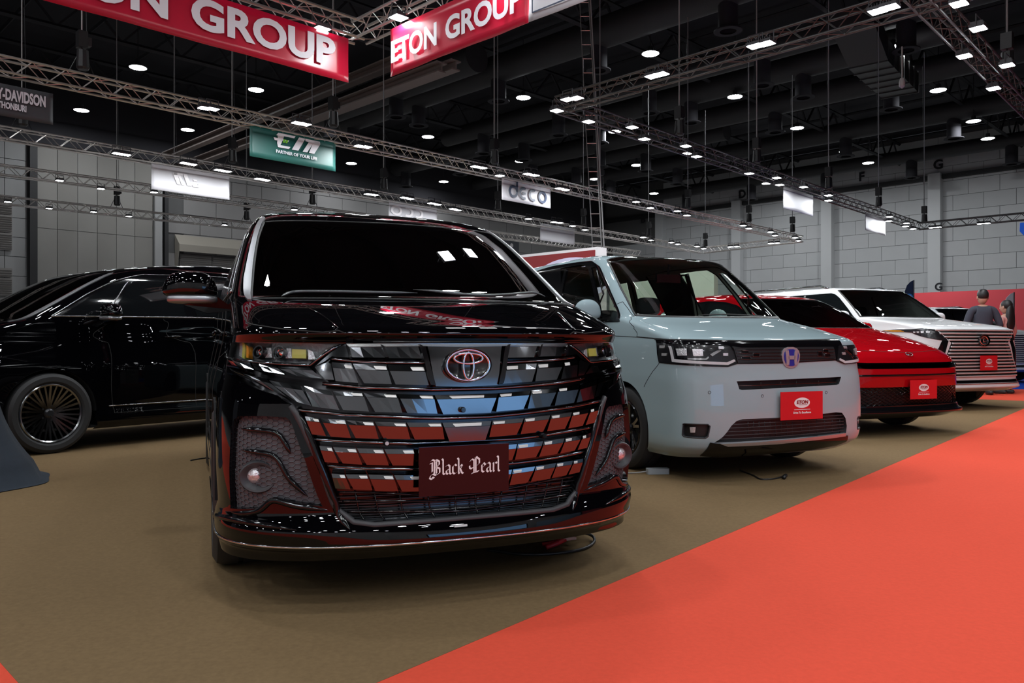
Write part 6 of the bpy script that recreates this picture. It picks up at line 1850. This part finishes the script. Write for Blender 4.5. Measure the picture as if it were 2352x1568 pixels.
# ------------------------------------------------------------------ white suv with a tall slatted grille
M_PWHITE = mat('pearl_white_paint', (0.74, 0.74, 0.75), 0.4, coat=1.0, coat_rough=0.01, spec=0)
M_PGREY = mat('slate_blue_paint', (0.13, 0.17, 0.22), 0.35, coat=1.0, coat_rough=0.01)
M_PSILV = mat('silver_white_paint', (0.62, 0.64, 0.68), 0.35, coat=1.0, coat_rough=0.01)
LXR = [
 (0.270, 0.100, 0.930, 0.34, 3.6, 5.0, 0.3), (0.310, -0.010, 0.985, 0.36, 4.0, 5.05, 0.3), (0.340, -0.050, 1.005, 0.36, 4.2, 5.06, 0.3), (0.390, -0.030, 1.000, 0.36, 4.0, 5.06, 0.3),
 (0.440, -0.010, 0.995, 0.36, 3.8, 5.06, 0.3), (0.600, -0.015, 0.995, 0.37, 3.6, 5.07, 0.3), (0.850, -0.015, 0.995, 0.38, 3.6, 5.07, 0.3), (1.050, 0.000, 0.985, 0.38, 3.6, 5.06, 0.3),
 (1.190, 0.020, 0.975, 0.38, 3.4, 5.06, 0.3), (1.225, 0.070, 0.968, 0.38, 3.2, 5.05, 0.3), (1.260, 0.200, 0.962, 0.38, 3.2, 5.05, 0.3), (1.320, 0.600, 0.955, 0.36, 3.2, 5.04, 0.3),
 (1.375, 1.020, 0.940, 0.34, 3.2, 5.03, 0.3), (1.395, 1.150, 0.930, 0.34, 3.2, 5.02, 0.3), (1.410, 1.190, 0.925, 0.34, 3.2, 5.02, 0.3), (1.600, 1.440, 0.870, 0.32, 3.2, 4.98, 0.3),
 (1.800, 1.730, 0.805, 0.30, 3.2, 4.92, 0.3), (1.890, 1.880, 0.765, 0.30, 3.0, 4.88, 0.3), (1.930, 2.050, 0.715, 0.32, 2.8, 4.80, 0.3), (1.955, 2.350, 0.600, 0.34, 2.6, 4.6, 0.4),
 (1.970, 2.800, 0.400, 0.34, 2.4, 4.3, 0.4), (1.978, 3.200, 0.160, 0.2, 2.2, 3.9, 0.3), (1.980, 3.450, 0.010, 0.02, 2.0, 3.6, 0.02)]
def suv(E, th, paint, lb, detail=True):
    e = empty('suv', (*E, 0), math.radians(th)); tag(e, lb, 'car')
    s = Skin(LXR, E, th)
    V = lambda z: rows_v(s, z)
    w_ = screen(s, 1.42, 1.885, .385, .37)
    ar = [arch_hole(s, .98, .45, q, .41) for q in (-1, 1)] + [arch_hole(s, 3.83, .45, q, .41) for q in (-1, 1)]
    gr = [(-.235, V(1.20)), (-.175, V(1.02)), (-.20, V(.75)), (-.27, V(.47)), (.27, V(.47)), (.20, V(.75)), (.175, V(1.02)), (.235, V(1.20))]
    gr = [(-.28, V(1.205)), (-.185, V(1.0)), (-.215, V(.78)), (-.30, V(.50)), (.30, V(.50)), (.215, V(.78)), (.185, V(1.0)), (.28, V(1.205))]
    full_body(s, 'body', paint, e, [w_, gr] + ar, dt=.013, dv=.013)
    patch(s, 'windscreen', w_, glass('suv_screen', (.30, .33, .31)), e, thick=0, dt=.02, dv=.02)
    seam(s, 'windscreen_seal', w_ + [w_[0]], M_RUB, e, r=.012)
    for q in (-1, 1):
        bnd = side_glass(s, [(1.50, 1.40), (1.95, 1.76), (2.15, 1.84), (4.7, 1.84), (4.78, 1.42)], q)
        patch(s, 'window_band', bnd, M_SG, e, off=.004, thick=.01, dt=.014, dv=.014)
        seam(s, 'window_chrome', side_glass(s, [(1.50, 1.40), (3.0, 1.405), (4.78, 1.42)], q), M_CHROME, e, r=.008, off=.006)
        for yy in (2.75, 3.8): seam(s, 'door_pillar', side_glass(s, [(yy, 1.41), (yy, 1.84)], q), paint if False else M_TRIMB, e, r=.03, off=.006, flat=.3)
    g = patch(s, 'grille', gr, M_BLACKPLASTIC, e, off=-.05, thick=0, dt=.02, dv=.015)
    M_SL = mat('slat_silver', (.60, .58, .58), .35, .3)
    zz = np.linspace(.50, 1.185, 15)
    for z in zz:
        hw_ = np.interp(z, [.50, .78, 1.0, 1.205], [.30, .215, .185, .28]) - .004
        tt = np.linspace(-hw_, hw_, 24)
        seam(s, 'slat', [(float(t), V(z)) for t in tt], M_SL, g, r=.0145, off=.004, flat=1.0, n=6)
    for q in (-1, 1):
        hl = [(q * .27, V(1.19)), (q * .34, V(1.21)), (q * .52, V(1.20)), (q * .55, V(1.18)), (q * .46, V(1.13)), (q * .34, V(1.08)), (q * .20, V(1.02)), (q * .21, V(1.06))]
        l_ = patch(s, 'headlight', hl if q < 0 else hl, M_LDARK, e, off=.006, thick=.012, dt=.012, dv=.012)
        for i in range(4):
            t0 = q * (.30 + i * .045); patch(s, 'led_cell', [(t0, V(1.165)), (t0 + q * .03, V(1.168)), (t0 + q * .028, V(1.145)), (t0 + q * .004, V(1.143))], M_LIN, l_, off=.012, thick=.006, dt=.012, dv=.012)
        patch(s, 'amber_marker', [(q * .515, V(1.185)), (q * .545, V(1.19)), (q * .53, V(1.17)), (q * .51, V(1.165))], M_AMB, l_, off=.012, thick=.006, dt=.012, dv=.012)
        bk = [(q * .20, V(1.02)), (q * .23, V(1.04)), (q * .25, V(.93)), (q * .31, V(.70)), (q * .30, V(.52)), (q * .225, V(.78))]
        patch(s, 'side_duct', bk, M_TRIMB, e, off=.006, thick=.012, dt=.012, dv=.012)
        seam(s, 'mirror_line', side_glass(s, [(1.2, 1.25), (4.8, 1.2)], q), M_GAP, e, r=.003)
        m_ = empty('door_mirror', (1.10 * q, 1.62, 1.42), 0, e); blob('mirror_cover', paint, m_, (0, 0, 0), (.13, .08, .10), 3); b = MB(); b.bar((0, 0, -.06), (-.17 * q, .02, -.08), .035, 8); b.build('mirror_arm', M_TRIMB, m_, smooth='auto')
        b = MB(); b.tube([(.70 * q, 2.3, 1.93), (.70 * q, 2.5, 1.985), (.70 * q, 4.2, 1.985), (.70 * q, 4.5, 1.92)], .018, 8); b.build('roof_rail', M_SMOKE, e, smooth=True)
        for yy in (.98, 3.83): well(e, yy, .455, q, .985, .6)
    tt = np.linspace(-.49, .49, 40)
    patch(s, 'black_intake_strip', [(-.46, V(.40)), (.46, V(.40)), (.46, V(.445)), (-.46, V(.445))], M_TRIMB, e, off=.006, thick=.012, dt=.014, dv=.01)
    seam(s, 'lip_chrome', [(float(t), V(.385)) for t in tt], M_CHROME, e, r=.008, off=.004)
    P = s.pt(0.0, V(1.03), .03); Mx = frame_on(P, Vector((0, -1, .05)))
    b = MB(); b.lathe([(0, -.01), (.10, -.01), (.115, .01), (.115, .03)], 36, Matrix.Rotation(math.pi / 2, 4, 'X') @ Matrix.Diagonal((1, .75, 1, 1))); me = b.mesh('emblem'); me.transform(Mx); em = link('emblem', me, M_SMOKE, e, smooth=True)
    b = MB(); b.tube([(.085 * math.cos(i * math.pi / 16), -.014, .062 * math.sin(i * math.pi / 16)) for i in range(32)], .010, 8, closed=True, flat=1)
    b.tube([(-.01, -.018, .05), (-.02, -.018, -.02), (.05, -.018, -.015)], .009, 6); me = b.mesh('emblem_ring'); me.transform(Mx); link('emblem_ring', me, M_CHROME, em, smooth=True)
    b = MB(); b.box((0, 1.75, 1.30), (1.5, .5, .14)); b.build('dashboard', M_SEAT, e)
    for x in (-.4, .4):
        blob('front_seat', M_SEAT, e, (x, 2.6, 1.15), (.24, .1, .35), 4); blob('headrest', M_SEAT, e, (x, 2.65, 1.56), (.13, .05, .09), 3.5)
    underbody(s, M_WELL, e, .30)
    wheels(e, .98, 3.83, .84, .41, .265, .28, 6, M_RIMS, 'twin')
    return e, s
LX_, s5 = suv((7.01, 11.90), 23, M_PWHITE, 'white suv with a wide silver slatted grille and a small red plate')
red_plate(LX_, s5, .08, .70, off=.05, w_=.37, h=.22)
suv((9.55, 16.3), 23, M_PGREY, 'slate blue-grey suv parked beyond the white one')
suv((12.75, 19.6), 23, M_PSILV, 'silver-white suv at the far right edge behind the woman')
pp_ = on_line(1172, LP - B * .8, LP - B * .8 + A)
e = empty('wall_poster', (pp_.x, pp_.y, 0), RA); tag(e, 'dark wall poster with a pale standing figure, above the black minivan pillar', 'poster')
zt_, zb_ = CH + (CY - 553) / FPX * pp_.y, CH + (CY - 606) / FPX * pp_.y
b = MB(); b.box((0, 0, (zt_ + zb_) / 2), (2.4, .08, zt_ - zb_)); b.build('poster_board', mat('poster_dark', (.06, .062, .075), .6), e)
b = MB(); b.lathe([(0, 0), (.22, 0)], 16, Matrix.Translation((.15, -.06, zt_ - .45)) @ Matrix.Rotation(math.pi / 2, 4, 'X'))
b.add([(-.25, -.06, zb_ + .1), (.6, -.06, zb_ + .1), (.42, -.06, zt_ - .75), (-.1, -.06, zt_ - .75)], [(0, 1, 2, 3)]); tag(b.build('figure_print', M_GHOST, e), kind='stuff')
# white car peeping out behind the left black minivan
s6 = Skin(CR, (-8.15, 9.5), -37)
e = empty('crossover_car', (-8.15, 9.5, 0), math.radians(-37)); tag(e, 'white car almost hidden behind the black minivan at far left', 'car')
full_body(s6, 'body', M_PWHITE, e, [w4] + [arch_hole(s6, .93, .40, s_, .37) for s_ in (-1, 1)] + [arch_hole(s6, 3.7, .40, s_, .37) for s_ in (-1, 1)], dt=.02, dv=.02)
patch(s6, 'windscreen', w4, G_TINT, e, thick=0, dt=.02, dv=.02)
for s_ in (-1, 1):
    for q in sg4: patch(s6, 'side_window', side_glass(s6, q, s_), M_SG, e, off=.006, thick=.004, dt=.012, dv=.012)
wheels(e, .93, 3.7, .80, .36, .235, .255, 5, M_RIMS, 'twin')

# ------------------------------------------------------------------ people by the white suv
M_SKIN = mat('skin', (0.48, 0.27, 0.19), 0.6)
M_HAIR = mat('black_hair', (0.012, 0.010, 0.010), 0.45, bump=(250, .5, .003))
M_TEE = mat('slate_sweater', (0.035, 0.038, 0.055), 0.85)
M_PANTS = mat('navy_trousers', (0.02, 0.022, 0.035), 0.85)
M_PINK = mat('pink_blouse', (0.58, 0.30, 0.27), 0.8)
M_OLIVE = mat('olive_trousers', (0.14, 0.11, 0.075), 0.85)
M_SHOE = mat('black_shoe', (.02, .02, .02), .5)
def skinned(name, verts, edges, radii, m, parent, sub=2):
    me = bpy.data.meshes.new(name); me.from_pydata(verts, edges, []); me.update()
    o = link(name, me, m, parent)
    sm = o.modifiers.new('skin', 'SKIN'); sm.use_smooth_shade = True
    for i, r_ in enumerate(radii):
        d = me.skin_vertices[0].data[i]; d.radius = r_ if isinstance(r_, tuple) else (r_, r_); d.use_root = (i == 0)
    ss = o.modifiers.new('sub', 'SUBSURF'); ss.levels = sub; ss.render_levels = sub
    return o
def person(p, rz, H, lb, top, pants, female=False):
    k_ = H / 1.72
    e = empty('person', p, rz); tag(e, lb, 'person'); e.scale = (k_, k_, k_)
    sw = .17 if female else .205; hp_ = .10
    # body (skin) : pelvis, spine, neck, head, arms, legs
    v = [(0, 0, .95), (0, .01, 1.12), (0, .01, 1.32), (0, 0, 1.43), (0, -.01, 1.50),
         (sw * .8, .0, 1.40), (sw + .05, .02, 1.14), (sw + .0, -.14, .98 if not female else 1.22), (-sw * .8, 0, 1.40), (-sw - .05, .02, 1.14), (-sw - .03, -.08, .92),
         (hp_, 0, .88), (hp_, -.01, .50), (hp_ + .01, .02, .08), (-hp_, 0, .88), (-hp_, -.01, .50), (-hp_ - .01, .02, .08)]
    ed = [(0, 1), (1, 2), (2, 3), (3, 4), (3, 5), (5, 6), (6, 7), (3, 8), (8, 9), (9, 10), (0, 11), (11, 12), (12, 13), (0, 14), (14, 15), (15, 16)]
    r_ = [(.13, .10), (.12 if not female else .10, .09), (.145, .10), (.07, .06), (.05, .05), .05, .038, .028, .05, .038, .028, .08, .052, .036, .08, .052, .036]
    skinned('body', v, ed, r_, M_SKIN, e)
    def hd(q):
        q = q.copy(); q.x *= 1 - .12 * max(0, -q.z / .12); return q
    h = blob('head', M_SKIN, e, (0, -.005, 1.615), (.076, .095, .118), 2.2, shape=hd)
    for s_ in (-1, 1):
        blob('ear', M_SKIN, h, (.078 * s_, .005, 1.61), (.012, .02, .032), 2); blob('eye', M_HAIR, h, (.03 * s_, -.092, 1.62), (.012, .006, .006), 2)
    blob('nose', M_SKIN, h, (0, -.103, 1.595), (.014, .016, .02), 2); blob('mouth', mat('lips', (.4, .12, .1), .5), h, (0, -.092, 1.555), (.022, .006, .007), 2)
    # clothes
    tv = [(0, 0, .93 if not female else .98), (0, .01, 1.12), (0, .01, 1.33), (0, 0, 1.43), (sw * .8, 0, 1.40), (sw + .05, .02, 1.16), (sw + .01, -.10, 1.02 if not female else 1.20), (-sw * .8, 0, 1.40), (-sw - .05, .02, 1.16), (-sw - .03, -.06, .98)]
    te = [(0, 1), (1, 2), (2, 3), (3, 4), (4, 5), (5, 6), (3, 7), (7, 8), (8, 9)]
    tr_ = [(.155, .12), (.145 if not female else .115, .11), (.175 if not female else .145, .125), (.085, .07), .072, .055, .042, .072, .055, .042]
    skinned('shirt', tv, te, tr_, top, e)
    pv = [(0, 0, .96), (hp_, 0, .86), (hp_, -.01, .50), (hp_ + .01, .02, .11), (-hp_, 0, .86), (-hp_, -.01, .50), (-hp_ - .01, .02, .11)]
    skinned('trousers', pv, [(0, 1), (1, 2), (2, 3), (0, 4), (4, 5), (5, 6)], [(.15, .115), .098, .072, .058, .098, .072, .058], pants, e)
    for s_ in (-1, 1):
        blob('shoe', M_SHOE, e, ((hp_ + .01) * s_, -.04, .045), (.048, .13, .045), 2.6)
        a = (sw + .0, -.14, .98) if s_ > 0 else (-sw - .03, -.08, .92)
        if female and s_ > 0: a = (sw, -.14, 1.22)
        hv = [a, (a[0], a[1] - .05, a[2] - .05)]
        b_ = Vector(hv[1])
        fv = [a, tuple(b_)]; fe = [(0, 1)]; fr_ = [.026, (.034, .016)]
        for i in range(4):
            n_ = len(fv); x = (i - 1.5) * .017
            fv += [(b_.x + x, b_.y - .03, b_.z - .035), (b_.x + x, b_.y - .045, b_.z - .06 - (.008 if i in (1, 2) else 0))]; fe += [(1, n_), (n_, n_ + 1)]; fr_ += [.0085, .007]
        n_ = len(fv); fv += [(b_.x - .035 * s_, b_.y - .01, b_.z - .01), (b_.x - .045 * s_, b_.y - .03, b_.z - .03)]; fe += [(0, n_), (n_, n_ + 1)]; fr_ += [.010, .008]
        skinned('hand', fv, fe, fr_, M_SKIN, e, 1)
    return e, h
YP = 15.3
pm_ = at_y(2257, 800, YP)
e, h = person((pm_.x, YP, 0), math.radians(165), 1.02 + (785 - 668) / FPX * YP, 'man with short black hair in a slate sweater, seen from behind', M_TEE, M_PANTS)
blob('hair', M_HAIR, h, (0, .012, 1.655), (.083, .098, .098), 2.2)
YW = 15.6
pw_ = at_y(2310, 800, YW)
e, h = person((pw_.x, YW, 0), math.radians(205), 1.02 + (785 - 692) / FPX * YW, 'woman with long dark hair in a pink blouse and olive trousers', M_PINK, M_OLIVE, True)
blob('hair', M_HAIR, h, (0, .02, 1.65), (.085, .10, .10), 2.2)
def hl_(q): return Vector((q.x * (1 + .25 * (-q.z / .26)), q.y, q.z))
blob('long_hair', M_HAIR, h, (0, .085, 1.42), (.10, .055, .26), 2.4, shape=hl_)
bg = at_y(2308, 800, 15.2)
bgp = (pw_.x - .10, YW - .25, 1.02)
e = empty('handbag', bgp, .3); tag(e, 'small pale pink handbag held by the long-haired woman', 'bag')
blob('bag_body', mat('bag_pink', (.7, .5, .55), .6), e, (0, 0, -.16), (.09, .05, .15), 4); b = MB(); b.tube([(-.05, 0, -.02), (-.03, 0, .10), (.03, 0, .10), (.05, 0, -.02)], .006, 6); b.build('strap', M_SHOE, e, smooth=True)

# ------------------------------------------------------------------ small things on the carpet
# battery booster under the black minivan
g_ = at_z(1275, 1262, 0.008); gx, gy = g_.x, g_.y
e = empty('battery_charger', (gx - .02, gy + .28, .008), .25); tag(e, 'dark battery charger box under the black minivan bumper', 'charger')
b = MB(); b.box((0, 0, .05), (.28, .12, .085)); b.build('case', M_GREYPLASTIC, e); b = MB()
for i in range(9): b.box((-.12 + i * .03, -.062, .05), (.006, .006, .075))
b.build('case_rib', M_BLACKPLASTIC, e)['kind'] = 'stuff'
b = MB(); b.tube([(-.04, 0, .095), (-.03, 0, .125), (.05, 0, .125), (.06, 0, .095)], .008, 6); b.build('handle', M_BLACKPLASTIC, e)
M_CLAMP = mat('clamp_red', (.45, .02, .03), .45)
e = empty('jumper_clamp', (gx + .04, gy + .05, .02), .5); tag(e, 'red-handled steel jumper clamp lying beside the charger box', 'clamp')
b = MB(); b.tube([(-.10, -.01, 0), (-.03, 0, .012), (.02, .004, .02)], .013, 8, rr=[.011, .014, .009]); b.build('clamp_handle', M_CLAMP, e, smooth=True)
b = MB(); b.tube([(-.09, .045, .002), (-.02, .02, .012), (.02, .008, .02)], .010, 8); b.build('clamp_handle', M_CLAMP, e, smooth=True)
b = MB(); b.box((.045, .008, .022), (.07, .018, .012)); b.box((.045, .018, .03), (.07, .012, .010), rz=.15); b.build('clamp_jaw', M_STEEL, e)
pts = [at_z(1120, 1262, .016), at_z(1200, 1274, .016), at_z(1270, 1272, .016), at_z(1340, 1262, .016), at_z(1368, 1245, .016), at_z(1362, 1228, .03), at_z(1330, 1222, .05), at_z(1290, 1224, .06)]
def smooth3(pts, n=2):
    pts = [Vector(p) for p in pts]
    for _ in range(n):
        o = [pts[0]]
        for a, b_ in zip(pts, pts[1:]): o += [a.lerp(b_, .25), a.lerp(b_, .75)]
        pts = o + [pts[-1]]
    return pts
b = MB(); b.tube(smooth3(pts), .0075, 8); tag(b.build('cable', M_BLACKPLASTIC, None, smooth=True), 'black cable looping out from under the black minivan bumper', 'cable')
b = MB(); b.tube(smooth3([at_z(1258, 1240, .03), at_z(1300, 1236, .045), at_z(1320, 1225, .06)]), .004, 6); tag(b.build('red_wire', M_CLAMP, None, smooth=True), 'thin red wire running from the jumper clamp', 'wire')
# power adapter and lead by the pale minivan
g_ = at_z(1512, 1089, .008)
e = empty('power_adapter', (g_.x, g_.y + .03, .008), .12); tag(e, 'light grey power adapter on the carpet by the pale minivan front wheel', 'adapter')
b = MB(); b.prism([(x, y) for x, y in rrect(.17, .07, .012)], 0, .042); b.build('case', mat('adapter_grey', (.34, .36, .37), .5), e)
b = MB(); b.tube(smooth3([(-.085, 0, .02), (-.16, .02, .006), (-.3, .03, .006), (-.42, .05, .006)]), .005, 6); b.build('lead', mat('lead_grey', (.3, .3, .3), .5), e, smooth=True)
b = MB(); b.tube(smooth3([at_z(1700, 1080, .012), at_z(1733, 1092, .012), at_z(1745, 1101, .012), at_z(1775, 1100, .012), at_z(1796, 1095, .014), at_z(1803, 1089, .02)]), .006, 6); b.tube([at_z(1800, 1097, .02), at_z(1805, 1091, .03)], .014, 6)
tag(b.build('cable', M_BLACKPLASTIC, None, smooth=True), 'loose black cable end on the carpet in front of the pale minivan', 'cable')
b = MB(); b.tube(smooth3([at_z(438, 1057, .012), at_z(460, 1053, .012), at_z(484, 1050, .012), at_z(520, 1046, .012)]), .006, 6)
tag(b.build('cable', M_BLACKPLASTIC, None, smooth=True), 'short black cable on the carpet between the two black minivans', 'cable')
# navy cloth draped over a stand cut off at the left edge
M_NAVY = mat('navy_velvet', (0.012, 0.020, 0.032), 0.85, bump=(400, .3, .002), noise=(30, .25, 4))
c0 = at_z(-130, 1112, .008); e = empty('draped_stand', (c0.x, c0.y, 0)); tag(e, 'dark navy cloth draped over a stand, its hem spread on the carpet at left', 'drape')
n, m_ = 96, 16
vs, fs = [], []
hp = at_z(118, 1099, .008)
Rm = (Vector((hp.x, hp.y)) - Vector((c0.x, c0.y))).length
for j in range(m_ + 1):
    t = j / m_
    for i in range(n):
        a = 2 * math.pi * i / n
        base = .30 + (Rm - .30) * (t ** 2.6)
        fold = 1 + .045 * math.sin(a * 9 + 1.0) * t * (1 - .6 * t) + .03 * t * math.sin(a * 4 + 2)
        dirw = 1.0
        r_ = base * fold
        z = .95 * (1 - t) + .010
        if t > .88: z = .012 + .11 * (1 - t)
        vs.append((r_ * math.cos(a), r_ * math.sin(a), z))
for j in range(m_):
    for i in range(n): fs.append((j * n + i, (j + 1) * n + i, (j + 1) * n + (i + 1) % n, j * n + (i + 1) % n))
fs.append(tuple(range(n)))
me = bpy.data.meshes.new('cloth'); me.from_pydata(vs, [], fs); me.update(); o = link('cloth', me, M_NAVY, e, smooth=True)

for o in list(SC.objects):
    if o.parent is None and o.get('category') == 'car': o.location.z += 0.008
